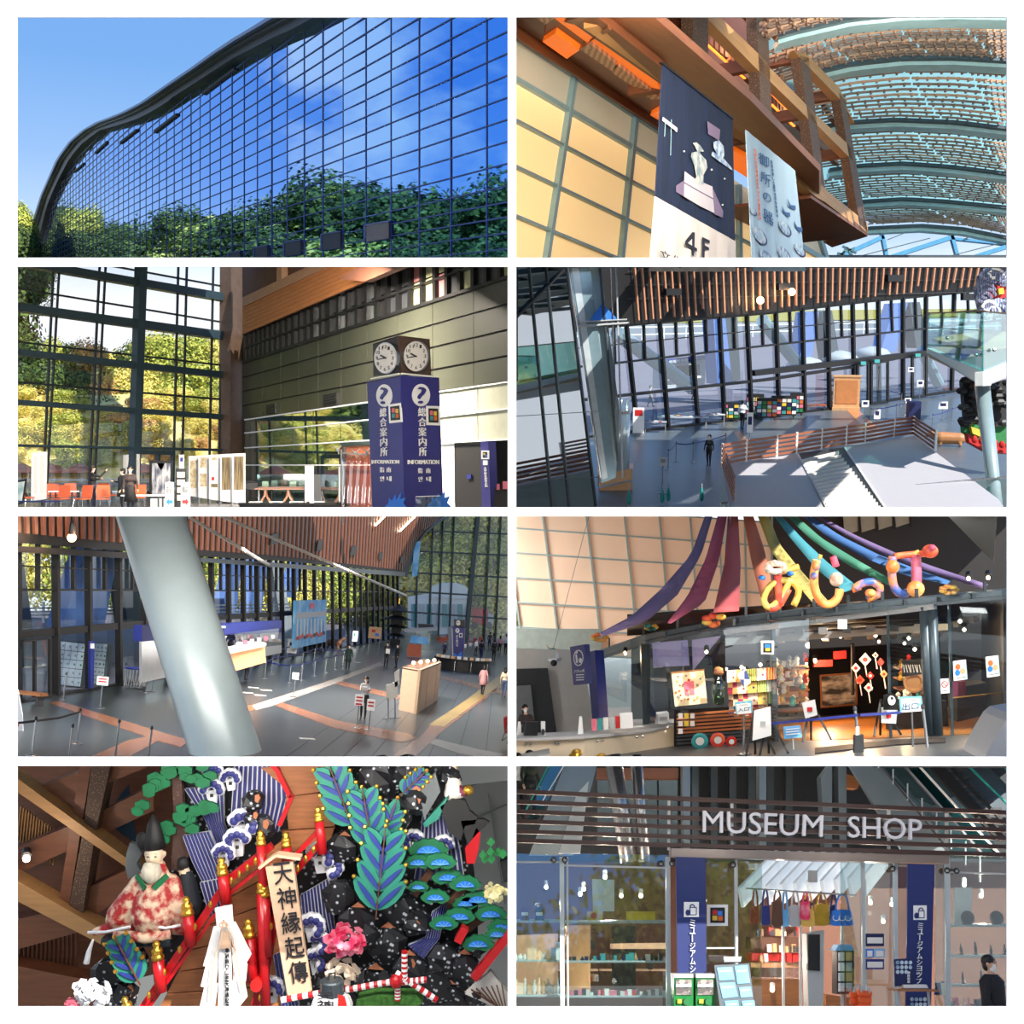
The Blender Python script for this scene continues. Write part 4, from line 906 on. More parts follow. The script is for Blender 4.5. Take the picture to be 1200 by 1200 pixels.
 t=thing('desk_screen',P(500,640,25),'clear plastic desk screen before the blue kiosk','screen');px('sheet',fr(25),[(487,582),(516,581),(520,640),(484,640)],.02,'clear',t);ln('edge',fr(25).off(.02),(487,582),(516,581),1,.03,'lgrey',t)
 # unseen fill lamps added above the lobby
 for u,v,Y,e in((470,318,24,750),(360,318,40,8000),(150,318,40,350)):lamp('fill_lamp',P(u,v-6,Y),e,(1,.88,.74),'AREA',aim=P(u,640,Y+4),size=2)
lobby()
# ================================================================ opening 4: the entrance hall seen from an upper gallery
def stanchion(m,label,group,h=.95,belt=None,col='steel'):
 t=thing('barrier_post',m.translation,label,'barrier post',group)
 put('base',B(m).lathe((0,0,0),[(.17,0),(.17,.02),(.05,.05)],12),col,t);put('pole',B(m).tube([(0,0,.03),(0,0,h)],.028,8),col,t);put('cap',B(m).lathe((0,0,h-.06),[(.035,0),(.04,.03),(.035,.08),(.01,.1)],8),'dgrey',t)
 return t
def belt(a,b,z,up,parent_label,m='blue',group='belts',w_=.06):
 p,q=a+up*z,b+up*z;mid=p.lerp(q,.5)-up*.05
 o=put('barrier_belt',B().bar(p,mid,.012,w_,up).bar(mid,q,.012,w_,up),m,label=parent_label,cat='belt',group=group);return o
def atrium():
 room(1,1);FL=Fr(350,892,0,9.0);up=FL.z
 at=FL.hit
 GW=FL.wall((756,505),(972,480))
 mat('hall_floor',(88,96,100),.3,var=.12,scale=.5);mat('pave',(118,110,118),.8,var=.12,scale=.4);mat('deck_white',(186,184,190),.5,var=.03);mat('fence_slat',(150,92,66),.5,scale=1,stretch=(1,1,10),var=.16);mat('ceiling_slat',(186,128,94),.5,var=.15)
 mat('strut_blue',(92,122,186),.5,var=.08);mat('column_teal',(150,172,176),.3,.2,var=.06);glass('tint',(78,122,132),.10);glass('parapet',(205,238,232),.10);mat('slab_white',(232,238,236),.5,var=.02);mat('tan_box',(206,160,112),.5,var=.1);mat('hedge',(160,150,70),.9,scale=6,var=.4);mat('road',(124,126,126),.8,var=.1)
 glass('hall_glass',(240,248,252),.01,.12);mat('mag',(150,150,160),.6,kind='cell',scale=9,var=.6);mat('tealbag',(20,150,140),.6);mat('strip',(196,130,80),.3,var=.1)
 # floor slabs: stone hall floor in big tiles, the forecourt beyond the glass
 hall=[(560,700),(1240,700),(1240,458),(1090,462),(972,479.5),(756,504.5),(560,527)]
 put('floor',flr(FL,hall),'hall_floor',kind='structure')
 put('forecourt',flr(FL,((540,530),(756,504.5),(972,479.5),(1260,445),(1260,384),(540,400)),.1,-.02),'pave',kind='structure',label='pinkish paved forecourt outside the glass')
 put('road',flr(FL,((540,400),(1260,384),(1260,373),(540,384)),.1,-.01),'road',kind='structure',label='grey road beyond the forecourt')
 for q in([(992,480),(1003,478),(1031,503),(1016,505)],[(860,506),(868,505),(893,540),(882,541)],[(700,548),(742,543),(742,550),(700,556)]):
  put('floor_strip',B().poly([at(*c)+up*.012 for c in q],-up*.01),'strip',kind='structure',label='brown stone strip in the hall floor')
  # unseen roof sheet and beams added to cast shade stripes on the floor
 rf=thing('roof_grid',P(900,307,70),'roof beams above the hall',None,kind='structure');del rf['label']
 put('roof_sheet',B().poly([P(601,307.2,14.1),P(1240,307.2,14.1),P(1240,307.2,40),P(601,307.2,40)],(0,0,.02)),'nblack',rf)
 for Y in(44,49.5,55,61,67.5,74,81):put('roof_beam',B().bar(P(602,306.4,Y),P(1240,306.4,Y),1.3,.2),'dsteel',rf)
 for u in(640,720,790,860,930,1000,1070,1140,1210):put('roof_beam',B().bar(P(u,306.4,40),P(u+50,306.4,84),1.0,.2),'dsteel',rf)
 # slatted ceiling falling to the glass
 CE=GW.off(1.0);CT=thing('slatted_ceiling',P(900,340,85),'black hall ceiling hung with many thin brown slats','ceiling')
 topl=[(600,395),(725,381),(900,366),(1020,352),(1145,340),(1240,331)]
 px('backing',CE.off(-.4),[(600,300),(1240,300)]+[(u,v) for u,v in topl[::-1]],.1,mat('ceiling_black',(16,15,16),.7),CT)
 N=66
 for k in range(N):
  f=k/(N-1);u=612+(1165-612)*f**.93 if False else 606+560*f;vb=interp(topl,u)-(4 if k%5 else 11);du=9-15*f
  if 676<u<736:continue
  put('slat',pp(CE,[(u-.8,306),(u+.8,306),(u+du+.8,vb),(u+du-.8,vb)],.12),'ceiling_slat',CT)
 for v0,v1 in((318,318),(334,333),(350,348)):put('hanger_rail',line(CE.off(-.2),(735,v0),(1160,v1-6),.8,.05),'dgrey',CT)
 for u,v in((790,342),(922,336),(1050,326),(1138,348)):px('speaker_box',CE.off(.1),rect(u-9,v-4,u+9,v+4),.3,'black',CT)
 for u,v in((891,352),(928,342)):
  put('spot_bulb',B().ball(CE.off(.3).hit(u,v),.28,8,6),'bulb',CT);lamp('ceiling_spot',CE.off(.9).hit(u,v),120,(1,.75,.5),r=.2)
  # glass wall
 T=thing('window_2',GW.hit(880,495),None,None,kind='structure')
 base=[(600,523),(756,504.5),(972,479.5),(1100,461),(1240,441)];tr2=[(600,437),(712,427),(900,405),(1087,385),(1240,368)];tr3=[(600,478),(745,462),(900,445),(1000,430),(1087,413),(1240,398)]
 ms=[(612,620),(644,652),(672,682),(705,718),(736,749),(775,785),(811,820),(845,851),(877,883),(911,915),(942,945),(972,974),(1001,1003),(1031,1032),(1060,1060),(1087,1086),(1120,1117),(1150,1146),(1180,1175)]
 for tab,w_,m in((topl,5,'black'),(tr2,2,'black'),(tr3,3.2,'black'),(base,3,'black')):
  put('transom',line(GW.off(.2),(600,tab[0][1]),tab[1],w_,.3),m,T)
  for a,b in zip(tab[1:],tab[2:]):put('transom',line(GW.off(.2),a,b,w_,.3),m,T)
 put('transom',line(GW.off(.3),(885,437.5),(1090,413.5),6.5,.4),'black',T)
 for i,(a,b) in enumerate(ms):
  vt=interp(topl,a);vb=interp(base,b);put('mullion',line(GW.off(.25),(a,vt),(b,vb),2.2,.3),'black',T)
  if i+1<len(ms):
   a2,b2=ms[i+1];g=lambda f,v:(a+(b-a)*f+(a2-a+(b2-b-a2+a)*f)*v)
   um=(a+a2)/2;put('mullion',line(GW.off(.15),(um,interp(topl,um)),(um+1.5,interp(tr2,um)),1.5,.2),'nblack',T)
   hh=lambda tab,k:(a+(b-a)*k,interp(tab,a)),
   q=lambda tab,f:[(a+(b-a)*f,interp(tab,a+(b-a)*f)),(a2+(b2-a2)*f,interp(tab,a2+(b2-a2)*f))]
   for(t0,f0),(t1,f1) in(((topl,0),(tr2,.4)),((tr2,.4),(tr3,.7)),((tr3,.7),(base,1))):
    p,r=q(t0,f0),q(t1,f1);px('pane',GW,[p[0],p[1],r[1],r[0]],.03,'hall_glass',T)
 vm=[(600,416),(720,404),(900,386),(1087,369),(1180,360)]
 for a,b in zip(vm,vm[1:]):put('transom',line(GW.off(.12),a,b,1.1,.15),'nblack',T)
 # doors in the wall
 for u0,u1 in((1006,1018),(1022,1041),(1070,1086)):
  d=thing('glass_door',GW.off(.6).hit((u0+u1)/2,470),'black framed glass door %s in the hall window'%{1006:'beside the tan cabinet',1022:'standing ajar',1070:'under the balcony'}[u0],'door')
  vb=interp(base,u0)+1;px('leaf',GW.off(.6),[(u0,vb-47),(u1,vb-50),(u1,vb-2),(u0,vb)],.1,'hall_glass',d)
  for a,b in(((u0,vb-47),(u1,vb-50)),((u0,vb),(u1,vb-2)),((u0,vb-47),(u0,vb)),((u1,vb-50),(u1,vb-2))):put('frame',line(GW.off(.65),a,b,2.2,.15),'black',d)
  px('exit_sign',GW.off(.7),rect(u0+3,vb-52,u0+9,vb-48),.08,'teal',d)
  # forecourt: hedge, rail, struts, booth, benches
 hd=put('hedge',B().poly([at(560,384),at(1260,371),at(1260,371)+up*4,at(560,384)+up*4],-V((0,3,0))),'hedge',label='clipped yellow green hedge beyond the road',cat='hedge')
 rl=thing('white_railing',at(880,392),'long white railing along the road beyond the forecourt','railing')
 for dv in(0,1.6):put('rail',B().bar(at(560,404)+up*(1.2+dv),at(1260,384)+up*(1.2+dv),.2,.25),'white',rl)
 for k in range(26):u=570+k*26;put('rail_post',B().bar(at(u,404-(u-560)*.0286),at(u,404-(u-560)*.0286)+up*3,.25,.25,(1,0,0)),'white',rl)
 SP=GW.off(-9)
 for k,(q,lab) in enumerate((([(836,372),(850,372),(858,448),(841,450)],'blue'),([(850,372),(864,371),(868,445),(858,448)],'grey'),([(945,366),(960,365),(950,425),(936,426)],'blue'),([(963,365),(975,364),(985,424),(972,425)],'grey'),([(1048,356),(1064,355),(1050,412),(1032,413)],'blue'),([(1066,355),(1078,354),(1088,406),(1074,408)],'grey'))):
  put('leaning_strut',pp(SP.off(-k*.8),q,1.2),'strut_blue' if lab=='blue' else 'dsteel',label='wide %s painted strut leaning against the building %s'%('blue' if lab=='blue' else 'grey',('by the ticket booth','by the ticket booth','behind the racks','behind the racks','behind the glass doors','behind the glass doors')[k]),cat='strut')
 for a,b in(((722,390),(812,455)),((893,375),(938,430)),((1080,410),(1100,450))):
  put('brace_tube',B().tube([SP.off(4).hit(*a),SP.off(4).hit(*b)],.55,10),'column_teal',label='pale green slanting brace tube %s'%{722:'before the ticket booth',893:'above the magazine racks',1080:'under the balcony'}[a[0]],cat='tube')
 bt=thing('ticket_booth',at(804,452),'grey ticket booth with blue signboard in the forecourt','booth');BP=SP.off(-4)
 px('body',BP,[(781,424),(827,419),(826,452),(780,456)],1.5,'lgrey',bt);px('signboard',BP.off(.2),[(779,421),(829,416),(829,421),(779,427)],.3,'blue',bt);px('window',BP.off(.05),[(785,430),(820,427),(820,440),(785,443)],.1,'dgrey',bt)
 txt('観覧券売場',BP.off(.22),[(784,422.5),(806,420.2),(806,423.5),(784,425.8)],'white',bt);px('counter',BP.off(.4),[(783,443),(826,440),(826,442.5),(783,446)],.4,'offwhite',bt)
 for u,v,lab in((944,419,'stone ball bollard'),(1023,407,'stone ball seat'),(985,412,'low stone seat')):
  q=SP.off(-2).hit(u,v);put('stone_seat',B().lathe(q-up*1.0,[(1.6,0),(1.9,.3),(1.4,.8),(.3,1.1)],14,up),'lgrey',label='rounded pale %s outside the glass'%lab,cat='seat',smooth=True)
 for k,(u,v) in enumerate(((1071,398),(1076,398))):person(FL.M(at(u,v),1.6),3.4,'dgrey','navy','person walking outside behind the grey strut','walkers outside',walk=.2)
 for u,v,y,lab,c in((762,476.5,1.4,'person in grey walking outside the glass','lgrey'),(813,469,1.7,'person in dark clothes striding past the ticket booth','navy')):person(FL.M(at(u,v),y),(v-350)*.205/.205*.0+1.75,c,'dgrey',lab,'walkers outside',walk=.22)
 # people inside
 person(FL.M(at(830.5,546),-.5),1.68,'black','black','person in black suit standing beside the slat fence','hall visitors',walk=.06)
 person(FL.M(at(869.5,503),2.6),2.0,'white','black','person in white shirt at the magazine racks','hall visitors',walk=.1,arms=((.5,.1),(.1,.05)))
 # white deck with slat fence and louvre strip
 DP=FL.pl.off(2.2);ddn=-up*2.2
 D=thing('white_deck',at(960,595),'white raised deck striped with sunlight inside the slat fence','deck')
 for q in([(846,546),(933,531),(972,600),(856,606)],[(933,531),(990,524),(1042,606),(972,606)],[(990,524),(1072,511),(1098,531),(1170,585),(1184,606),(1045,606)]):
  b=B().poly([DP.hit(*c) for c in clip(q)],-up*.08) if clip(q) else B();put('deck_slab',b,'dgrey' if q[0]==(933,531) else 'deck_white',D)
 for a,b in(((846,546),(1072,511)),((1072,511),(1170,585)),((846,546),(857,599))):put('side_wall',B().poly([DP.hit(*a),DP.hit(*b),DP.hit(*b)+ddn,DP.hit(*a)+ddn],(0,.08,0)),'column_teal',D)
 for a,b in(((935,531.5),(975,606)),((990,524),(1045,606))):put('edge_trim',line(DP.off(.06),a,b,1.6,.06),'white',D)
 for k in range(17):
  f=k/17;a=V((938,534)).lerp(V((975,600)),f);b=V((984,529)).lerp(V((1036,597)),f)
  put('louvre',line(DP.off(.1),(a.x+1.5,a.y+5),(b.x-1,b.y),1.5,.12),'offwhite',D)
 FN=thing('slat_fence',DP.hit(960,525),'brown wooden slat fence with white posts around the white deck','fence')
 posts=[(846,547),(874,541),(910,535.5),(933,532),(962,527),(991,522.5),(1013,519.5),(1047,513),(1070,510),(1096,529)]
 h=.95;lean=18
 for u,v in posts:q=DP.hit(u,v);put('post',B().bar(q,q+up*.98,.09,.09,(0,1,0)),'white',FN)
 fp=[DP.hit(u,v) for u,v in[(860,590)]+posts]
 for a,b in zip(fp,fp[1:]):
  for k in range(5):put('slat',B().bar(a+up*(.12+k*.19),b+up*(.12+k*.19),.04,.11,up),'fence_slat',FN)
  # wooden lattice items on deck edge
  # near glass rail at the bottom right
 GR=thing('glass_guard',P(1060,596,44),'near glass guard rail crossing before the deck','guard rail');gp=p3(P(850,600,42),P(1200,560,46),P(850,680,42.5))
 put('handrail',line(gp.off(.05),(845,590),(1215,556),2,.08),'steel',GR)
 for a,b in((850,934),(936,1028),(1030,1112),(1114,1215)):px('glass_panel',gp,[(a,592-(a-845)*.092),(b,592-(b-845)*.092),(b,640),(a,640)],.03,'parapet',GR)
 # cabinet, benches, racks
 def ubox(nm,u,v,w_,d_,h_,m,label,cat,yaw=0,group=None,parent=None,z=0):
  mm=FL.M(at(u,v),yaw);b=B(mm).box((0,0,h_/2+z),(w_,d_,h_))
  return put(nm,b,m,parent,label,cat,group) if parent is not None else put(nm,b,m,None,label,cat,group)
 yw=math.atan2(-.42,1)
 mm=FL.M(at(991,480),-.25);t=thing('tan_cabinet',at(991,480),'tall tan wooden cabinet box standing at the glass wall','cabinet')
 put('body',B(mm).box((0,0,1.35),(2.1,1.1,2.7)),'tan_box',t);put('lid',B(mm).box((0,0,2.75),(2.25,1.2,.12)),'tan_box',t);put('plinth',B(mm).box((0,-.3,.12),(2.2,1.3,.24)),'tan_box',t);put('door',B(mm).box((0,-.57,1.5),(1.7,.05,1.9)),'strip',t)
 for u,v,lab in((953,481,'low red brown bench under the glass wall'),(1117,461,'low red brown bench under the balcony')):
  mm=FL.M(at(u,v),-.2);t=thing('bench',at(u,v),lab,'bench');put('seat',B(mm).box((0,0,.45),(2.0,.6,.12)),'red_wood' if 'red_wood' in M else mat('red_wood',(170,84,50),.5),t)
  for sx in(-.85,.85):put('leg',B(mm).box((sx,0,.2),(.1,.5,.4)),'dgrey',t)
 def rack(u,v,w_,h_,lab,group,n=4):
  mm=FL.M(at(u,v),-.12);t=thing('magazine_rack',at(u,v),lab,'rack',group)
  put('frame',B(mm).box((0,0,h_/2+.15),(w_,.3,h_)),'nblack',t)
  for sx in(-1,1):put('leg',B(mm).box((sx*w_*.4,0,.1),(.08,.5,.2)),'dgrey',t)
  r=random.Random(int(u));cs=['paper','pink','teal','yellow','lgrey','orange','navy','offwhite','green']
  for i in range(4):
   for j in range(n):put('magazine',B(mm).box(((j+.5)/n*w_-w_/2,-.18,.4+i*(h_-.3)/4),(w_/n*.8,.04,(h_-.3)/4*.8)),r.choice(cs),t)
 rack(898,492,1.5,1.5,'dark magazine rack before the glass wall','magazine racks',4);rack(918,489,1.9,1.5,'dark magazine rack before the glass wall','magazine racks',5);rack(933,486.5,1.0,1.6,'dark magazine rack before the glass wall','magazine racks',3)
 rack(884,490,1.3,1.7,'dark magazine rack before the glass wall','magazine racks',4);rack(856,494,1.2,1.3,'dark magazine rack before the glass wall','magazine racks',3)
 for u,v,w_,lab in((768,505,1.5,'small leaflet table with red papers beside the pillar'),(800,499,3.6,'long leaflet table spread with papers under the glass'),(838,496,1.4,'leaflet table beside the magazine rack')):
  mm=FL.M(at(u,v+2),-.12);t=thing('leaflet_table',at(u,v+2),lab,'table');put('table_top',B(mm).box((0,0,.75),(w_,.8,.05)),'lgrey',t)
  for sx in(-1,1):
   for sy in(-1,1):put('leg',B(mm).box((sx*w_*.45,sy*.3,.37),(.05,.05,.74)),'grey',t)
  r=random.Random(int(u))
  for k in range(int(w_*5)):put('leaflet',B(mm).box((r.uniform(-.45,.45)*w_,r.uniform(-.3,.3),.79+k*.004),(.22,.3,.02)),r.choice(['paper','red','teal','yellow','paper','navy']),t)
 mm=FL.M(at(748,510),-.1);t=thing('roll_banner',at(748,510),'white roll-up banner with red print beside the pillar','banner');put('sheet',B(mm).box((0,0,1.0),(.75,.04,1.7)),'white',t);put('print',B(mm).box((0,-.03,1.5),(.5,.02,.4)),'red',t);put('base',B(mm).box((0,0,.06),(.85,.3,.12)),'grey',t)
 # signs on poles and barriers
 def pole_sign(u,v,h_,w_,sh,lab,m='white',mark='navy'):
  mm=FL.M(at(u,v),0);t=thing('pole_sign',at(u,v),lab,'sign');put('base',B(mm).lathe((0,0,0),[(.22,0),(.22,.03),(.04,.06)],12),'steel',t);put('pole',B(mm).tube([(0,0,0),(0,0,h_)],.03,6),'steel',t)
  put('plate',B(mm).box((0,-.04,h_),(w_,.03,sh)),m,t);put('print',B(mm).box((0,-.065,h_+sh*.1),(w_*.6,.02,sh*.4)),mark,t);return t
 pole_sign(1076,489,2.6,.5,.5,'tall white sign on a steel pole at the hall entrance');pole_sign(1065,474,3.0,.5,.4,'high white sign plate over the entrance lane');pole_sign(1013,490,1.1,.55,.5,'low white sign on a pole beside the tan cabinet');pole_sign(1104,492,1.1,.7,.55,'white sign on a pole among blue belts')
 pole_sign(1027,500,.9,.45,.7,'small white notice standing behind the fence');pole_sign(878,515,1.1,.4,1.3,'narrow white notice board on a stand near the racks');pole_sign(1063,484,1.0,.5,.4,'white notice on a pole before the dark box')
 ubox('dark_box',1070,491,.9,.7,1.35,'navy','dark blue box on the floor at the entrance lane','box')
 st=[(1020,496),(1050,491),(1060,487),(1092,504),(1115,496),(1130,487),(1056,476),(1040,470)]
 for u,v in st:stanchion(FL.M(at(u,v)),'steel barrier post in the hall entrance lanes','entrance barrier posts',1.1)
 for a,b in((0,1),(1,2),(3,4),(4,5),(6,7)):belt(at(*st[a]),at(*st[b]),1.02,up,'blue belt between barrier posts in the entrance lanes',group='entrance lane belts')
 st=[(776,575),(783,551),(792,541),(812,541),(850,530),(833,588)]
 for u,v in st[:5]:stanchion(FL.M(at(u,v)),'steel barrier post left of the slat fence','fence side barrier posts',1.1)
 for a,b in((0,1),(1,2),(2,3),(3,4)):belt(at(*st[a]),at(*st[b]),1.02,up,'blue belt between barrier posts left of the fence',group='fence side belts')
 for k,(u,v) in enumerate(((737,594),(776,592),(783,590),(822,590))):
  mm=FL.M(at(u,v),.2*k);t=thing('folded_parasol',at(u,v),'green folded parasol standing %s'%('beside the tan column base','beside the grey dispenser pole','between the dispenser and the fence','near the left deck corner')[k],'parasol');put('cloth',B(mm).lathe((0,0,.1),[(.04,0),(.1,.15),(.08,.4),(.03,.6)],8),'tealbag',t);put('stick',B(mm).tube([(0,0,0),(0,0,.9)],.02,6),'lgrey',t)
 pole_sign(776,578,1.5,.35,.4,'grey dispenser on a pole by the first barrier post','lgrey','grey');pole_sign(660,590,1.4,.4,.5,'small notice on a pole behind the tinted glass','lgrey','navy')
 # ---- columns at the left: polished shaft, tinted glass and wooden foot
 CC=thing('mirror_shaft',P(720,600,52),'tall pale blue polished glass shaft with steel edges','shaft');SH=fr(50)
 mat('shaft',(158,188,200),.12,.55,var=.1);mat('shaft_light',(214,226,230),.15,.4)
 for q,m,o in(([(664,300),(690,300),(722,560),(705,566)],'shaft',0),([(668,300),(676,300),(712,560),(706,562)],'shaft_light',.05),([(690,300),(702,300),(726,480),(722,560),(712,500)],'column_teal',-.1)):  # pale strip on the shaft is a reflection streak put into the colour
  put('shaft_strip',pp(SH.off(o),q,.5),m,CC)
 for a,b,w_,m in(((702,300),(724,540),2.2,'dsteel'),((722,300),(730,560),1.6,'lgrey'),((665,300),(704,560),1.4,'steel'),((716,300),(722,480),1.0,'steel')):put('edge_bar',line(SH.off(.15),a,b,w_,.2),m,CC)
 put('clamp_bar',line(SH.off(.2),(678,382),(738,378),2,.2),'lgrey',CC);put('clamp_bar',line(SH.off(.2),(680,377),(735,374),1.2,.2),'lgrey',CC)
 for q in([(690,377),(705,356),(707,376)],[(708,358),(724,374),(709,376)]):put('blue_gusset',pp(SH.off(.1),q,.2),'bolt_blue' if 'bolt_blue' in M else mat('bolt_blue',(40,120,220),.5),CC)
 cb,ct=at(728,556),at(728,556)+up*3.9
 pl_=thing('round_pillar',cb,'short silver round pillar on the tan column base','pillar');put('shaft',B().tube([cb,ct],.42,16),'shaft_light',pl_,smooth=True);put('collar',B().tube([ct-up*.7,ct-up*.55],.46,16),'steel',pl_)
 for k,(q,lab) in enumerate((([(702,556),(741,549),(741,562),(702,570)],'upper'),([(702,572),(741,564),(741,586),(702,592)],'lower'))):put('column_base_board',pp(fr(56+k),q,.8),'tan_box',label='%s tan wooden board wrapped around the column foot'%lab,cat='board')
 TG=thing('tinted_screen',P(640,610,40),'tall teal tinted glass screen with dark bars','glass screen');tg=pv(600,40,706,46)
 for(a,b),(c,d) in zip((((600,590),(600,590)),((622,606),(640,640)),((640,640),(664,664)),((664,664),(690,690))),(((622,606),(640,640)),)*4):pass
 bars=[((601,300),(601,612)),((620,300),(650,612)),((640,300),(670,612)),((664,300),(702,612))]
 for(a,b),(c,d) in zip(bars,bars[1:]):px('glass_panel',tg,[a,c,d,b],.03,'tint',TG)
 for a,b in bars[1:]:put('bar',line(tg.off(.05),a,b,1.3,.1),'dsteel',TG)
 put('diagonal_bar',line(tg.off(.1),(600,378),(662,316),2.2,.1),'nblack',TG)
 for v in(488,565):put('bar',line(tg.off(.06),(600,v),(702,v-6),.8,.06),'dsteel',TG)
 # steps seen behind the tinted glass
 ST=thing('stair_flight',at(625,590),'dark stair flight behind the tinted glass','stairs')
 for k in range(9):put('step',B(FL.M(at(622,592-k*9),.1)).box((0,0,.1+.1*k),(2.2,.9,.2+.1*k)),'dsteel',ST)
 # ---- balcony, leaning column
 BL=thing('glass_balcony',P(1130,430,48),'white balcony with pale green glass parapet','balcony');b1=pv(1087,56,1152,46);b2=pv(1152,46,1230,56)
 px('glass_panel',b1,[(1087,366),(1152,365),(1152,440),(1087,410)],.04,'parapet',BL);px('glass_panel',b2,[(1152,365),(1230,372),(1230,410),(1152,440)],.04,'parapet',BL)
 px('slab_edge',b1.off(.05),[(1086,408),(1152,436),(1152,452),(1086,413)],.3,'slab_white',BL);px('slab_edge',b2.off(.05),[(1152,436),(1230,404),(1230,424),(1152,452)],.3,'slab_white',BL)
 put('slab',B().poly([b1.hit(1088,409),b1.hit(1152,437),b2.hit(1228,406),P(1150,392,70)],(0,0,-.4)),mat('balcony_floor',(206,172,132),.5),BL)
 put('floor_board',B().poly([b1.off(-1.5).hit(1092,400),b1.off(-1.5).hit(1150,415),b2.off(-1.5).hit(1222,398),P(1150,388,66)],(0,0,.15)),'balcony_floor',BL)
 put('handrail',line(b1.off(.05),(1086,367),(1152,364.5),1.4,.1),'wood',BL);put('handrail',line(b2.off(.05),(1152,364.5),(1230,372),1.4,.1),'wood',BL)
 for u,v in((1110,396),(1130,407),(1144,416),(1165,410)):put('fixing_stud',B().ball((b1 if u<1152 else b2).off(.1).hit(u,v),.08,6,4),'steel',BL)
 put('underside',B().poly([b1.hit(1086,413),b1.hit(1152,452),b2.hit(1230,424),P(1150,410,72)],(0,0,-.05)),'lgrey',BL)
 put('leaning_column',B().tube([P(1151,452,49),P(1168,599,45)],[.3,.24],18),'column_teal',label='thick pale teal column leaning under the white balcony',cat='column',smooth=True)
 # ---- festival float at the right edge
 float_side(FL,at)
 for u,v,Y,e in((700,313,60,250),(900,313,60,350),(1100,313,60,300)):lamp('fill_lamp',P(u,v-3,Y),e,(1,.95,.88),'AREA',aim=P(u,560,Y+12),size=3)  # unseen fill lamps put in over the hall floor
def float_side(FL,at):
 pl=fr(66);mat('wave_blue',(52,92,168),.5,kind='wave',scale=2.2,c2=(226,232,240));mat('wave_grey',(136,140,166),.6,kind='wave',scale=2.5,c2=(70,76,110))
 t=thing('festival_float',P(1170,380,66),'colourful festival float of waves and red bridge above the balcony','float')
 for q,m,o in(([(1148,322),(1156,313),(1170,312),(1182,318),(1186,370),(1150,368),(1144,345)],'wave_grey',0),([(1160,318),(1170,314),(1180,318),(1178,330),(1164,330)],'wave_blue',.5),([(1158,340),(1166,334),(1178,336),(1188,330),(1188,346),(1172,350),(1160,348)],'red',.7),([(1160,352),(1170,349),(1186,354),(1186,378),(1176,370),(1168,372),(1160,362)],'wave_blue',.9),([(1152,362),(1162,366),(1160,374),(1152,372)],'red',.8),([(1170,338),(1176,337),(1177,344),(1171,345)],'yellow',.95)):
  put('float_piece',pp(pl.off(o),q,.4),m,t)
 r=random.Random(4)
 for k in range(16):q=pl.off(1.1).hit(r.uniform(1148,1184),r.uniform(318,372));put('wave_curl',B().tube([q+V((.5*math.cos(a*.7),0,.5*math.sin(a*.7)))*(1-a*.11) for a in range(8)],.1,6),r.choice(['white','bolt_blue','wave_grey','wave_grey','wave_blue']),t)
 t=thing('festival_float',at(1150,530),'dark pine and red lantern base of a festival float under the balcony','float');pl=fr(62)
 for q,m,o in(([(1128,445),(1150,440),(1185,450),(1185,500),(1150,505),(1132,490)],'nblack',0),([(1129,492),(1150,500),(1186,500),(1186,520),(1150,518),(1130,506)],'green',.4),([(1134,508),(1152,520),(1186,520),(1186,532),(1158,530),(1136,518)],'red',.5),([(1138,500),(1150,504),(1150,512),(1140,508)],'yellow',.7)):put('float_piece',pp(pl.off(o),q,.5),m,t)
 for k in range(40):q=pl.off(.6).hit(r.uniform(1127,1182),r.uniform(442,498));put('pine_tuft',B().ball(q,(.35,.25,.2),6,4),r.choice(['nblack','black','dgrey','brown']),t)
 for k in range(6):put('lantern',B().ball(pl.off(.9).hit(1142+k*8,515+k*1.5),(.16,.16,.2),8,5),'red',t)
 # wooden horse-like ox carving on the floor
 m=FL.M(at(1113,523),1.3);t=thing('ox_carving',at(1113,523),'brown reclining ox carving on the hall floor','carving')
 caps=[((0,-.6,.5),(0,.6,.5),.36,.4,0),((0,.7,.6),(.1,1.1,.75),.25,.2,0),((.1,1.1,.75),(.12,1.35,.62),.18,.12,0),((-.2,-.5,.4),(-.25,-.6,.1),.14,.1,0),((.2,-.5,.4),(.25,-.6,.1),.14,.1,0),((-.2,.5,.4),(-.25,.6,.1),.12,.09,0),((.2,.5,.4),(.25,.6,.1),.12,.09,0),((.0,1.1,.9),(-.12,1.15,1.08),.05,.03,0),((.2,1.1,.9),(.32,1.15,1.08),.05,.03,0)]
 fuse(caps,[mat('ox_wood',(170,118,76),.5)],.05,m,'body',t)
atrium()
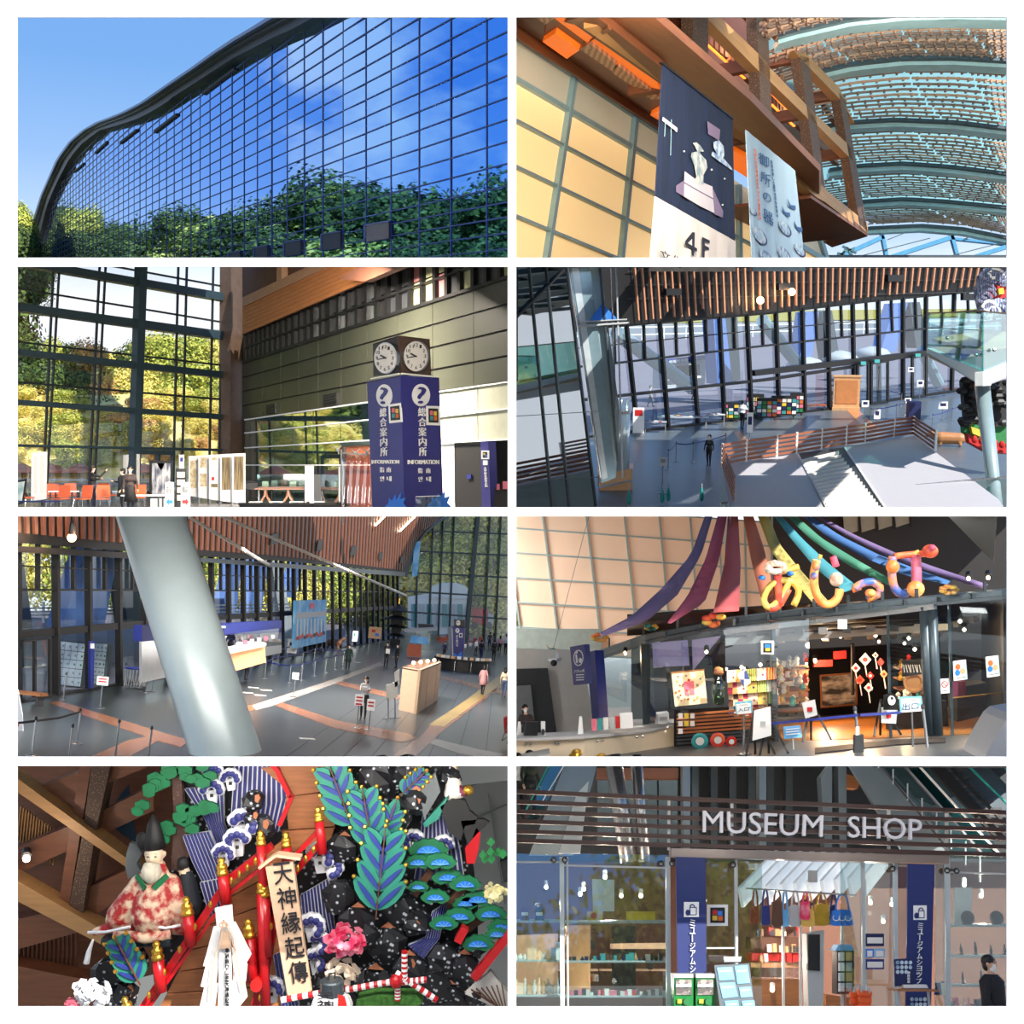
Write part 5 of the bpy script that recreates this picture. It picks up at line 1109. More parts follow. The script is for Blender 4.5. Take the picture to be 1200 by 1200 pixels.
# ================================================================ opening 5: the long entrance hall from the gallery, behind a leaning column
def hall():
 room(0,2);FL=Fr(697,430,.09,5.0);up=FL.z;at=FL.hit
 LW=FL.wall((44,818),(475,747));FW=FL.wall((475,747),(600,755))
 hv=lambda u:697+.09*(u-430)
 mat('slate',(64,70,74),.28,var=.12,scale=.7);mat('slate_joint',(48,52,56),.4);mat('brown_strip',(150,98,70),.25,var=.12);mat('pale_strip',(176,168,160),.25,var=.08);mat('yellow_strip',(178,150,84),.3,var=.1);mat('hall_slat',(122,72,50),.5,var=.15);mat('col_grey',(158,172,174),.3,.1,var=.04)
 mat('locker',(214,216,216),.45,var=.04);mat('beige_board',(196,168,140),.6,scale=2,stretch=(1,1,6),var=.08);mat('screen_blue',(96,170,226),.6,scale=.8,c2=(150,206,240));mat('counter_glow',(250,190,140),.5,emis=.5,ec=(255,150,80));mat('coat_green',(24,48,46),.8);mat('coat_pink',(190,140,140),.8);mat('coat_cream',(200,180,156),.8);mat('jean',(60,76,104),.8);mat('grey_top',(172,172,174),.8)
 fl=[(-40,900),(600,900),(600,757),(475,747),(44,818),(-40,832)]
 put('floor',flr(FL,[(-40,920),(600,920)]+fl[2:]),'slate',kind='structure')
 out=flr(FL,((-400,900),(-40,832),(44,818),(475,747),(600,757),(640,740),(300,715),(-400,720)),.1,-.05);put('forecourt',out,'pave',kind='structure',label='paved terrace outside the hall glass')
 def strip(nm,q,m,k=0):put(nm,flr(FL,q,.01,.012+.004*k),m,kind='structure',label='coloured stone band in the hall floor')
 strip('floor_band',[(58,824),(70,822),(222,868),(212,876),(190,870)],'brown_strip');strip('floor_band',[(105,888),(150,868),(180,862),(190,866),(150,888)],'brown_strip',1)
 strip('floor_band',[(295,827),(310,822),(380,800),(446,776),(452,778),(388,803),(318,828),(300,833)],'pale_strip',1);strip('floor_band',[(310,822),(320,820),(400,846),(480,860),(488,866),(470,870),(390,853)],'brown_strip')
 strip('floor_band',[(450,892),(490,866),(505,850),(540,825),(595,784),(600,786),(600,796),(560,825),(520,856),(482,892)],'brown_strip',1);strip('floor_band',[(502,850),(540,825),(595,784),(600,786),(600,792),(555,826),(520,852)],'yellow_strip',2)
 strip('floor_band',[(488,866),(500,864),(560,878),(600,886),(600,894),(540,884)],'pale_strip');strip('floor_band',[(380,798),(395,797),(470,815),(465,820)],'brown_strip');strip('floor_band',[(515,795),(520,792),(600,812),(600,817)],'brown_strip',1)
 for q in([(250,788),(300,772),(306,775),(258,792)],[(240,840),(300,825),(305,830),(240,850)]):strip('floor_band',q,'brown_strip')
 for k in range(9):
  u=330+k*34;put('floor_joint',B().poly([at(u,890)+up*.005,at(u+1.2,890)+up*.005,at(520+k*9,757)+up*.005,at(519.5+k*9,757)+up*.005],-up*.004),'slate_joint',kind='structure',label='dark joint between floor tiles')
 partition('ceiling',(-40,600.2),(600,600.2),14.1,60,'nblack');partition('wall_partition',(599.8,602),(599.8,1190),14.1,26,'lgrey')
 # ---- slat wall above the glass
 T=thing('slatted_wall',LW.hit(250,640),'brown slatted upper wall curving into the hall ceiling','slatted wall');SL=LW.off(.8)
 low=[(-40,632),(20,636),(135,645),(235,652),(325,657),(400,664),(475,671)]
 px('backing',SL.off(-.3),[(-40,600),(525,600),(488,636),(476,671)]+[(u,v) for u,v in low[::-1]][1:],.1,'nblack',T)
 u=12.0;k=0
 while u<520:
  f=min(1,max(0,(u-20)/460));sp=10.2-7.6*f;vt=601
  vb=interp(low,u)-(12-9*f);lean=-1+5*f
  if u>474:vb=671-(u-474)*2.2;vb=min(vb,636 if u>488 else vb) if u<490 else 636-(u-488)*.95
  if vb>vt+3:put('slat',pp(SL,[(u-sp*.19,vt),(u+sp*.19,vt),(u-lean+sp*.19,vb),(u-lean-sp*.19,vb)],.1),'hall_slat',T)
  u+=sp;k+=1
  if k>130:break
 for q in([(319,626),(327,624),(325,637),(317,639)],[(373,633),(379,632),(377,645),(371,646)],[(413,640),(419,639),(417,650),(411,651)],[(445,648),(449,647),(448,655),(444,656)],[(470,652),(474,651),(473,659),(469,660)]):px('ceiling_slot',SL.off(.15),q,.1,'black',T)
 for a,b in(((451,605),(440,616)),((487,605),(468,623))):ln('light_tube',SL.off(.3),a,b,1.4,.08,'wbulb',T)
 put('edge_band',line(SL.off(.2),(-40,640),(235,656),7,.3),'nblack',T);put('edge_band',line(SL.off(.2),(235,656),(475,673),5,.3),'dsteel',T)
 put('arch_edge',line(FW.off(.3),(476,676),(489,638),2.5,.3),'dsteel',T)
 for a,b in(((489,638),(500,623)),((500,623),(515,611)),((515,611),(535,601))):put('arch_edge',line(FW.off(.3),a,b,2.5,.3),'dsteel',T)
 # track spot
 S=thing('track_spotlight',SL.off(.6).hit(84,630),'glowing spotlight under the slats beside the column','spotlight');q=SL.off(.9).hit(84,630);put('bulb',B().ball(q,.16,10,6),'bulb',S);put('housing',B().tube([q+up*.5,q+up*.1],.12,8),'black',S);put('arm',B().tube([q+up*.5,q+up*.9],.03,6),'black',S);lamp('spot_glow',q-LW.n*-.4,120,(1,.6,.35),r=.15)
 # ---- glazed long wall
 W=thing('window_3',LW.hit(250,790),None,None,kind='structure')
 glass('long_glass',(244,250,252),.01,.12)
 Ls=[low,[(-40,660),(20,663),(475,684)],[(-40,691),(20,691.5),(235,692),(475,694)],[(-40,750),(20,745),(235,725),(475,711)],[(-40,832),(44,818),(475,747)]]
 for tab,w_ in zip(Ls[1:],(1.4,2.2,9,3)):
  for a,b in zip(tab,tab[1:]):
   f=lambda u:w_*(1-.6*max(0,min(1,u/475)))
   put('transom',pp(LW.off(.2),[(a[0],a[1]-f(a[0])/2),(b[0],b[1]-f(b[0])/2),(b[0],b[1]+f(b[0])/2),(a[0],a[1]+f(a[0])/2)],.2),'nblack',W)
 ms=[-20,24,69,107,142,172,200,225,250,270,287,303,318,332,346,359,370,381,391,400,409,417,424,431,438,444,450,456,462,467,472]
 for a,b in zip(ms,ms[1:]):
  w_=3.6-2.8*max(0,a)/475;put('mullion',line(LW.off(.3),(a,interp(low,a)),(a+1,interp(Ls[4],a)),w_,.25),'nblack',W)
  if b<360:put('mullion',line(LW.off(.2),((a+b)/2,interp(low,(a+b)/2)),((a+b)/2,interp(Ls[2],(a+b)/2)),w_*.6,.15),'nblack',W)
  for t0,t1 in zip(Ls,Ls[1:]):px('pane',LW,[(a,interp(t0,a)),(b,interp(t0,b)),(b,interp(t1,b)),(a,interp(t1,a))],.03,'long_glass',W)
  # outside struts and greenery
 SP=LW.off(-5)
 for k,(q,m,lab) in enumerate((([(102,640),(124,642),(108,735),(72,735)],'strut_blue','wide blue strut beside the lockers'),([(124,642),(140,643),(122,735),(108,735)],'strut_blue','shaded blue strut behind the door'),([(140,650),(156,650),(170,735),(150,735)],'dsteel','grey strut behind the leaning column'),([(22,660),(28,660),(50,820),(30,830)],'dsteel','dark grey strut beside the bench'),([(272,655),(284,656),(276,725),(258,725)],'strut_blue','blue strut above the counter'),([(300,655),(314,657),(306,720),(290,720)],'strut_blue','light blue strut beyond the counter'),([(318,658),(328,658),(346,745),(332,748)],'lgrey','pale strut beside the blue picture'),([(334,700),(346,658),(356,660),(346,700)],'strut_blue','narrow blue strut above the picture'))):
  put('leaning_strut',pp(SP.off(-k*.5),q,.8),m,label=lab+' outside the hall glass',cat='strut')
 r=random.Random(9)
 for k in range(26):
  if k in(1,2,4,5,7,9,12,15):continue
  u=-30+k*20;Y=125+k*3 if u>150 else 172;h=12 if u>150 else 18;q=P(u,hv(u)-64+k*1.5,Y)
  kd=r.choice(['leafy','leafy','leafg']);tree((q.x,q.y,q.z-h*(1+.0*k)),h*1.1,h*r.uniform(.8,1.1),kd,{'leafy':'yellow tree outside the long hall glass','leafg':'green tree outside the long hall glass'}[kd],{'leafy':'yellow trees outside the hall','leafg':'green trees outside the hall'}[kd],trunk=False)
 rl=thing('white_railing',at(100,735),'white terrace railing outside the hall glass','railing')
 for dv in(0,.5,1):put('rail',B().bar(P(-40,722-dv*8,60),P(340,716-dv*8,95),.12,.1),'white',rl)
 for k in range(14):u=-30+k*27;put('rail_post',B().bar(P(u,705,61+k*2.4),P(u,730,61+k*2.4),.12,.12,(1,0,0)),'white',rl)
 # ---- gable glazing at the end
 G=thing('window_4',FW.hit(540,750),None,None,kind='structure');arch=[(476,676),(489,638),(500,623),(515,611),(535,600),(600,590)]
 for i,((a,va),(b,vb)) in enumerate(((((476,693),(600,700))),((476,671),(600,677)),((488,646),(600,651)),((495,622),(600,626)),((476,717),(600,726)))):put('transom',line(FW.off(.2),(a,va),(b,vb),2.0,.2),'mull',G)
 for a,b,w_ in(((561,600),(546,755),4.2),((508,617),(503,752),1),((520,608),(514,752),1),((533,603),(527,752),1),((575,600),(568,755),1),((588,600),(581,755),1),((490,640),(488,750),1)):put('mullion',line(FW.off(.3),a,b,w_,.3),'mull',G)
 for v0,v1 in((600,624),(624,648),(648,673),(673,697),(697,721),(721,752)):
  for u0,u1 in((476,508),(508,533),(533,555),(555,582),(582,600)):
   vv=max(v0,interp(arch,(u0+u1)/2));
   if vv<v1:px('pane',FW,[(u0,max(v0,interp(arch,u0))),(u1,max(v0,interp(arch,u1))),(u1,v1),(u0,v1)],.03,'long_glass',G)
 px('blue_banner',FW.off(.5),[(486,636),(493,634),(489,675),(483,676)],.1,'screen_blue',G)
 for k in range(22):
  u=r.uniform(470,615);v=r.uniform(575,690);Y=205-(v-575)*.12;h=18;q=P(u,v,Y);kd=r.choice(['leafy','leafy','leafg'])
  tree((q.x,q.y,q.z-h),h*1.1,h,kd,{'leafg':'green tree on the hill beyond the gable glass','leafy':'yellow tree on the hill beyond the gable glass','leafd':'dark tree on the hill beyond the gable glass'}[kd],{'leafg':'green trees beyond the gable','leafy':'yellow trees beyond the gable','leafd':'dark trees beyond the gable'}[kd],trunk=False)
 bd=thing('white_canopy',P(515,735,178),'white curved canopy building outside the gable glass','building');bp=fr(178)
 px('wall',bp,[(478,700),(548,690),(548,742),(478,745)],2,'white',bd);px('curved_roof',bp.off(.5),[(500,700),(505,688),(515,684),(535,684),(546,688),(550,702)],2,'white',bd)
 for k in range(7):px('window',bp.off(.3),rect(482+k*9,708,488+k*9,735),.2,'lgrey' if k%2 else 'teal',bd)
 tr=thing('red_van',P(561,735,176),'red box van parked outside the gable glass','van');px('box',fr(176),[(553,713),(572,715),(572,733),(553,731)],3,'red',tr);px('cab',fr(175.8),[(572,720),(578,722),(578,734),(572,733)],3,'lgrey',tr)
 for u in(556,573):put('wheel',B().lathe(P(u,733,175.5),[(.3,0),(.5,.05),(.5,.4),(.3,.45)],12,(0,1,0)),'black',tr)
 # ---- near things: leaning column and cables
 b=B();a,c=P(176,601.5,23.4),P(264,880,20.4);n=40
 for k in range(9):q=a.lerp(c,k/8);b.vs([q+V(((.665-.007*k)*math.cos(6.2832*j/n),(.6-.006*k)*math.sin(6.2832*j/n),0)) for j in range(n)])
 b.fa([(k*n+j,k*n+(j+1)%n,(k+1)*n+(j+1)%n,(k+1)*n+j) for k in range(8) for j in range(n)]);put('leaning_column',b,'col_grey',label='thick grey steel column leaning across the hall view',cat='column',smooth=True)
 for a,b,w_,lab in(((250,600.5,29),(476,698,120),.045,'upper'),((222,606,29),(318,664,80),.04,'lower')):put('tension_rod',B().tube([P(*a),P(*b)],w_,6,w_*3),'offwhite',label='%s long white tension rod crossing before the slats'%lab,cat='rod')
 # ---- lockers, umbrella rack, signs at the left
 def lk(u,v,w_,d_,h_,lab,yaw):
  mm=FL.M(at(u,v),yaw);t=thing('coin_locker',at(u,v),lab,'locker');put('body',B(mm).box((0,0,h_/2),(w_,d_,h_)),'dgrey',t)
  nx=4
  for i in range(5):
   for j in range(nx):
    d=put('door',B(mm).box(((j+.5)/nx*w_-w_/2,-d_/2-.02,(i+.5)/5*h_),(w_/nx*.92,.04,h_/5*.92)),'locker',t);put('lock',B(mm).box(((j+.78)/nx*w_-w_/2,-d_/2-.05,(i+.5)/5*h_),(.06,.03,.08)),'green' if(i==2 and j>1) or(i==3 and j>2) else 'grey',d)
 lk(83,803,1.2,.6,1.85,'bank of white coin lockers beside the entrance door',-.15);lk(115,801,.7,.6,1.8,'second bank of white lockers behind the glass door',-.1)
 mm=FL.M(at(158,806));t=thing('umbrella_stand',at(158,806),'round umbrella stand of slanting steel bars with blue band','umbrella stand')
 for k in range(22):a=k*.2856;put('bar',B(mm).tube([(.42*math.cos(a),.42*math.sin(a),0),(.52*math.cos(a+.2),.52*math.sin(a+.2),.85)],.02,5),'lgrey',t)
 put('rim',B(mm).lathe((0,0,.82),[(.54,0),(.54,.06),(.5,.06),(.5,0)],22),'blue',t);put('lower_ring',B(mm).lathe((0,0,.05),[(.46,0),(.46,.04),(.42,.04)],22),'grey',t)
 def psign(u,v,h_,w_,sh,lab,mark='red',plate='white',n=2):
  mm=FL.M(at(u,v));t=thing('pole_sign',at(u,v),lab,'sign');put('base',B(mm).lathe((0,0,0),[(.2,0),(.2,.02),(.04,.05)],12),'steel',t);put('pole',B(mm).tube([(0,0,.02),(0,0,h_)],.022,6),'steel',t);put('plate',B(mm).box((0,-.03,h_),(w_,.025,sh)),plate,t)
  for k in range(n):put('print',B(mm).box((0,-.05,h_+sh*(.22-.3*k)),(w_*.7,.01,sh*.14)),mark,t)
 psign(117,830,1.0,.42,.32,'white sign with red band on a pole near the lockers');psign(344,817,.98,.3,.32,'plain white sign on a pole in the queue lanes','grey');psign(418,853,1.05,.34,.42,'white sign with red print nearer the visitor with grey top','red',n=3);psign(432,855,.92,.3,.42,'second white sign with red print before the visitor','red',n=2)
 psign(171,812,1.1,.12,.25,'small sign post beside the umbrella stand','orange','lgrey',1);psign(178,811,1.1,.3,.4,'white notice on a stand beside the column','grey')
 for k,(u,v) in enumerate(((37,886),(80,896),(90,872),(74,820),(135,888),(173,897),(145,804))):stanchion(FL.M(at(u,v)),'steel barrier post %s'%('in the lane near the white sheet','in the lane near the white sheet','standing in the floor sunlight','before the white lockers','beside the brown floor band','beside the leaning column foot','beside the umbrella stand')[k],'front barrier posts',1.0)
 belt(at(37,886),at(90,872),.92,up,'dark belt between the front barrier posts','dgrey','front belts');belt(at(-20,890),at(37,886),.92,up,'dark belt leaving the front barrier post','dgrey','front belts')
 mm=FL.M(at(31,826),-.2);t=thing('bench',at(31,826),'brown bench against the hall glass','bench');put('seat',B(mm).box((0,0,.42),(1.3,.5,.1)),'wood',t);[put('leg',B(mm).box((s*.5,0,.18),(.08,.4,.36)),'dgrey',t) for s in(-1,1)]
 t=thing('white_sheet_sign',P(20,868,36),'white fabric sign sheet with a red mark at the lane end','sign');px('sheet',fr(36),[(10,812),(21,808),(26,838),(27,858),(12,870)],.05,'white',t);px('mark',fr(36).off(.02),disc(20.5,850,1.6,n=8),.02,'red',t)
 t=thing('sliding_door',LW.off(.5).hit(45,800),'black framed sliding glass door beside the lockers','door')
 for q in(rect(30,748,55,822),):
  px('leaf',LW.off(.5),[(28,752),(60,748),(60,814),(30,822)],.05,'long_glass',t)
  for a,b in(((28,752),(60,748)),((60,748),(60,814)),((42,750),(42,818))):put('frame',line(LW.off(.55),a,b,2,.1),'nblack',t)
 t=thing('blue_sign_post',LW.off(.7).hit(108,808),'narrow blue sign panel on the door frame','sign');px('panel',LW.off(.7),[(106,752),(111,751),(110,806),(106,807)],.1,'blue',t);px('plate',LW.off(.75),rect(107,754,110.5,760),.05,'white',t)
 # ---- counter with blue fascia
 mm=FL.M(at(283,788),.0);C=thing('ticket_counter',at(290,792),'white reception counter glowing orange below with blue sign band above','counter')
 cw=LW.off(4);px('blue_band',cw.off(.1),[(166,733),(280,731),(280,742),(166,752)],.3,'blue',C);px('blue_band',cw,[(262,731),(330,727),(330,741),(262,744)],.3,'blue',C)
 txt('Welcome',cw.off(.15),[(251,732.5),(264,732.5),(264,736),(251,736)],'white',C)
 px('front',cw.off(.8),[(268,766),(310,757),(312,776),(270,788)],.1,'counter_glow',C);px('top',cw.off(1.0),[(264,763),(312,753),(312,757),(265,767)],.6,'white',C);px('screen',cw.off(.5),[(276,742),(330,736),(330,756),(276,762)],.03,'clear',C);px('back_wall',cw.off(-1.5),[(166,752),(330,741),(330,765),(166,800)],.1,'lgrey',C)
 for k in range(6):px('notice',cw.off(.9),rect(278+k*8,752-k*1.6,282+k*8,757-k*1.6),.04,('white','pink','lgrey')[k%3],C)
 for u,v in((268,775),(277,772)):person(FL.M(cw.off(-.6).hit(u,v),3.1),1.55,'white' if u>270 else 'navy','nblack','clerk behind the reception counter','reception clerks',walk=0)
 # blue picture wall, exhibits
 t=thing('picture_screen',LW.off(1.2).hit(362,757),'large light blue picture panel of a shrine crowd','picture');pw=LW.off(1.2)
 px('panel',pw,[(347,704),(383,703),(382,752),(345,760)],.2,'screen_blue',t);px('printed_roof',pw.off(.03),[(349,718),(382,716),(382,722),(348,725)],.03,'lgrey',t);px('printed_crest',pw.off(.04),disc(366,710,3,4,10),.03,'pink',t)
 for k in range(9):ln('printed_column',pw.off(.04),(349+k*4,725),(348.5+k*4,747-k*.6),1,.02,'paper',t)
 for k in range(12):px('printed_figure',pw.off(.05),disc(349+k*2.8,748-k*.4-(k%3),1.4,2.4,8),.02,('red','pink','orange','navy')[k%4],t)
 mm=FL.M(at(367,763));t=thing('festival_drum',at(367,763),'big black wooden drum on a dark stand','drum');put('barrel',B(mm).lathe((-.6,0,.85),[(.5,0),(.62,.3),(.66,.6),(.62,.9),(.5,1.2)],18,(1,.3,0)),'nblack',t);put('stand',B(mm).box((0,0,.15),(1.6,.8,.3)),'dgrey',t)
 mm=FL.M(at(390,760));t=thing('float_carving',at(390,760),'brown carved figure beside the black drum','carving');fuse([((-.5,0,.5),(.5,0,.55),.3,.32,0),((.5,0,.6),(.9,0,.95),.22,.16,0),((-.4,.1,.4),(-.5,.1,.05),.12,.09,0),((.4,.1,.4),(.5,.1,.05),.12,.09,0),((-.4,-.15,.4),(-.5,-.2,.05),.12,.09,0),((.4,-.15,.4),(.5,-.2,.05),.12,.09,0)],['brown'],.05,mm,'body',t)
 # pagoda shrine
 mm=FL.M(at(463,757));t=thing('portable_shrine',at(463,757),'black lacquered portable shrine with tiered curved roofs','shrine')
 for z,w_ in((0,1.3),(1.15,1.2),(2.1,1.5),(2.9,1.1)):put('tier',B(mm).box((0,0,z+.35),(w_*.8,w_*.8,.7)),'nblack',t)
 for z,w_ in((1.0,1.2),(1.9,1.4),(2.75,1.7),(3.6,1.3)):put('roof',B(mm).lathe((0,0,z),[(w_*.95,.08),(w_*1.0,0),(w_*.55,.25),(w_*.2,.5),(.05,.75)],8),'black',t)
 put('finial',B(mm).tube([(0,0,4.2),(0,0,5.0)],.06,6),'brass',t)
 def easel(u,v,h_,w_,lab,m='white',marks=('red','bolt_blue')):
  mm=FL.M(at(u,v));t=thing('notice_stand',at(u,v),lab,'sign');put('board',B(mm).box((0,0,h_-.5),(w_,.05,1.0)),m,t)
  for s in(-1,1):put('leg',B(mm).bar((s*w_*.4,0,0),(s*w_*.4,0,h_-.9),.04,.04,(0,1,0)),'grey',t);put('foot',B(mm).bar((s*w_*.4,-.3,.02),(s*w_*.4,.3,.02),.05,.04),'grey',t)
  for k,mk in enumerate(marks):put('print',B(mm).box((-.12*w_+k*w_*.3,-.035,h_-.35-k*.3),(w_*.3,.02,.25)),mk,t)
 easel(437,766,2.3,1.1,'tan framed notice stand with red and blue print','tan_box');easel(341,772,1.4,.7,'white notice board beside the queue lanes','white',('navy',));easel(348,760,1.5,.5,'tall white panel before the blue picture','white',());easel(415,758,1.5,.5,'white notice stand near the shrine','white',('teal',));easel(336,763,1.2,.9,'grey rack beside the queue lanes','lgrey',('white',))
 # queue lanes
 q1=[(310,795),(339,800),(368,792),(381,788),(392,785),(401,783),(318,789),(325,778),(354,781),(368,775),(346,768),(331,764),(353,797),(402,778)]
 for u,v in q1:stanchion(FL.M(at(u,v)),'steel barrier post in the blue queue lanes','queue lane posts',.95)
 for a,b in((0,1),(1,12),(12,2),(2,3),(3,4),(4,5),(0,6),(6,8),(8,9),(7,10),(10,11),(9,13)):belt(at(*q1[a]),at(*q1[b]),.9,up,'blue belt between posts of the queue lanes','blue','queue lane belts')
 # floor stickers
 for u,v in((418,776),(305,815),(312,809),(360,866),(290,812),(297,806)):put('floor_sticker',B(FL.M(at(u,v),.3)).box((0,0,.01),(.5,.4,.012)),'paper',label='pale guidance sticker on the hall floor',cat='sticker',group='floor stickers')
 # beige partition with booth
 t=thing('beige_partition',at(488,836),'beige boxed partition with wooden joints standing in the hall','partition');pa,pb,pc=at(467,832),at(488,837),at(513,820)
 for a,b,nm in((pa,pb,'end_panel'),(pb,pb.lerp(pc,.35),'side_panel'),(pb.lerp(pc,.37),pb.lerp(pc,.78),'side_panel'),(pb.lerp(pc,.8),pc,'side_panel')):
  d=(b-a);put(nm,B().poly([a,b,b+up*1.93,a+up*1.93],d.cross(up).normalized()*-.12),'beige_board',t)
 put('back_panel',B().poly([pa,pa+(pc-pb),pa+(pc-pb)+up*1.93,pa+up*1.93],(0,.1,0)),'beige_board',t);put('top_ledge',B().poly([pa+up*1.9,pb+up*1.9,pc+up*1.9,pa+(pc-pb)+up*1.9],-up*.06),'brown',t)
 for k in range(4):q=pa.lerp(pc,.25+.18*k)+up*2.05;put('desk_lamp',B().ball(q,.09,8,5),'bulb',t)
 t=thing('clear_screen',at(458,842),'clear plastic screen panels on feet beside the partition','screen');sp=fr(at(458,842).y)
 for q in([(452.5,803),(466,798),(466,817),(453,822)],[(462,788),(468,784),(468,802),(463,806)]):px('sheet',sp,q,.04,'offwhite',t)
 for u in(455,463):put('leg',B().bar(sp.hit(u,818),sp.hit(u,842),.05,.05,(1,0,0)),'grey',t);put('foot',B().bar(at(u-6,843),at(u+6,841),.06,.05),'grey',t)
 # round information desk with blue pillar
 mm=FL.M(at(543,785));t=thing('round_desk',at(543,785),'black oval information desk with small trays and cards','desk');put('base',B(mm).lathe((0,0,0),[(2.1,0),(2.1,.7),(2.3,.75),(2.3,.85)],32),'nblack',t)
 for k in range(12):a=math.pi+.2+k*.24;put('card',B(mm).box((2.0*math.cos(a),2.0*math.sin(a),.95),(.3,.06,.22)),('offwhite','tan_box','white')[k%3],t)
 for k in range(4):put('leg',B(mm).tube([(-1.8+k*1.2,-2.15,.0),(-1.8+k*1.2,-2.15,.7)],.03,6),'steel',t)
 t=thing('information_kiosk',at(535,778),'distant blue information pillar with question mark over the round desk','kiosk');kp=fr(at(535,780).y);kp2=kp.off(.02)
 px('left_face',pv(527,depth(at(535,780))+.6,529,depth(at(535,780))),[(525,735),(529,734),(530,772),(526,772)],.1,'lgrey',t);px('front_face',kp,[(529,734),(545,736),(543,772),(528,771)],.7,'kiosk',t)
 px('question_disc',kp2,disc(536,739,2.4,3,12),.02,'white',t);txt('?',kp2.off(.02),[(535,737),(537,737),(537,741),(535,741)],'kiosk',t);vtxt('総合案内所',kp2,[(534.2,744),(537,744),(537,758),(534.2,758)],'white',t);px('code_plate',kp2,rect(538,742,542,747),.02,'white',t);px('plate_field',kp2.off(.01),rect(538.8,743,541.2,746),.02,'black',t);px('painted_crest',kp2,[(529,771),(532,765),(536,768),(541,763),(542,771)],.02,'bolt_blue',t)
 t=thing('clock_cube',kp.hit(538,734),'dark clock cube on the distant blue pillar','clock');px('front',kp.off(-.1),[(532,726),(545,727),(544.5,735),(532,734)],.6,'cube',t);px('face',kp,disc(537,730,2.6,3.2,14),.03,'clock_face',t);ln('hand',kp.off(.03),(537,730),(535,729),.7,.02,'ink',t)
 # glass counter, red chairs, desks in the distance
 t=thing('glass_counter',at(495,762),'pale green glass counter near the black shrine','counter');px('front',fr(at(495,762).y),[(474,740),(512,738),(512,762),(474,764)],.4,'green_glass',t);px('top',fr(at(495,762).y-.3),[(474,737),(512,735),(512,739),(474,741)],.6,'lgrey',t);px('equipment',fr(at(495,762).y+.1),[(490,731),(508,732),(508,737),(490,737)],.3,'dgrey',t)
 t=thing('reading_desk',at(485,770),'brown reading desk with a pale blue sign','desk');mm=FL.M(at(485,770));put('cabinet',B(mm).box((0,0,.55),(1.2,.6,1.1)),'red_chair',t);put('sign',B(mm).poly([(-.5,0,1.2),(1.2,0,1.2),(1.0,.2,1.8),(-.4,.2,1.8)],(0,.05,0)),'screen_blue',t);put('feet',B(mm).box((0,0,.03),(1.4,.7,.06)),'grey',t)
 for k in range(9):
  u=512+k*6.5;q=FL.M(at(u,757+(k%2)*2),.3*k);t=thing('cafe_chair',at(u,757+(k%2)*2),'distant orange chair behind the round desk','chair','distant orange chairs');put('seat',B(q).box((0,0,.45),(.6,.55,.07)),'red_chair',t);put('backrest',B(q).box((0,.26,.85),(.6,.05,.5)),'red_chair',t);put('leg_frame',B(q).box((0,0,.2),(.06,.4,.42)),'steel',t)
  # ---- people
 ppl=[(425,842,0,1.66,'grey_top','black','person in grey top holding papers behind two red signs',dict(longhair=True,arms=((.6,.1),(.6,.1)))),(407,785,.3,1.62,'coat_green','nblack','person in long dark green coat before the queue lanes',dict(coat='coat_green',longhair=True)),(452,781,.2,1.72,'black','black','guide in black suit holding a white card',dict(arms=((.6,.05),(.6,.05)))),(464,783,-.9,1.68,'black','black','guide in black suit turning towards a colleague',dict()),(565,814,2.9,1.62,'coat_pink','black','person in pink coat walking on the dark floor',dict(coat='coat_pink',longhair=True,walk=.18)),(590,817,3.0,1.62,'coat_cream','jean','person in cream jacket and jeans walking away',dict(longhair=True,walk=.15)),(288,797,2.8,1.68,'black','nblack','person with black backpack at the reception counter',dict(bag='nblack')),(563,775,2.6,1.9,'nblack','navy','person in black at the round desk end',dict()),(578,776,2.9,2.0,'nblack','nblack','person in black beside the round desk',dict()),(585,766,3.0,1.9,'coat_pink','black','person in rose top beyond the round desk',dict(longhair=True)),(592,768,2.9,2.2,'lgrey','black','person in pale top beyond the round desk',dict()),(520,772,0,1.5,'navy','black','clerk sitting inside the round desk',dict()),(557,768,1.0,1.6,'white','black','clerk in white inside the round desk',dict()),(573,760,2.9,1.9,'dgrey','black','visitor in dark grey by the gable glass',dict())]
 for u,v,yaw,h_,a,b,lab,kw in ppl:person(FL.M(at(u,v),yaw),h_,a,b,lab,'hall visitors below',**({'walk':.05}|kw))
 mm=FL.M(at(452,781),.2);put('white_card',B(mm).box((0,-.42,1.12),(.3,.02,.36)),'white',label='white card held by the guide in black suit',cat='card')
 t=thing('red_cart',P(596,872,43.5),'red and grey cart handle at the lane edge','cart');px('box',fr(43.5),[(590,842),(600,838),(600,858),(591,860)],.3,'red',t)
 for a,b in(((588,868),(595,850)),((594,872),(600,850)),((588,868),(600,860))):put('bar',line(fr(43.3),a,b,1.2,.04),'steel',t)
 for u,v,Y,e in((330,611,50,4000),(450,611,58,5000),(80,611,36,2600),(240,611,20,250)):lamp('fill_lamp',P(u,v-5,Y),e,(1,.93,.86),'AREA',aim=P(u,850,Y+6),size=2.5)  # fill lamps added out of view, brightening floor and column
hall()
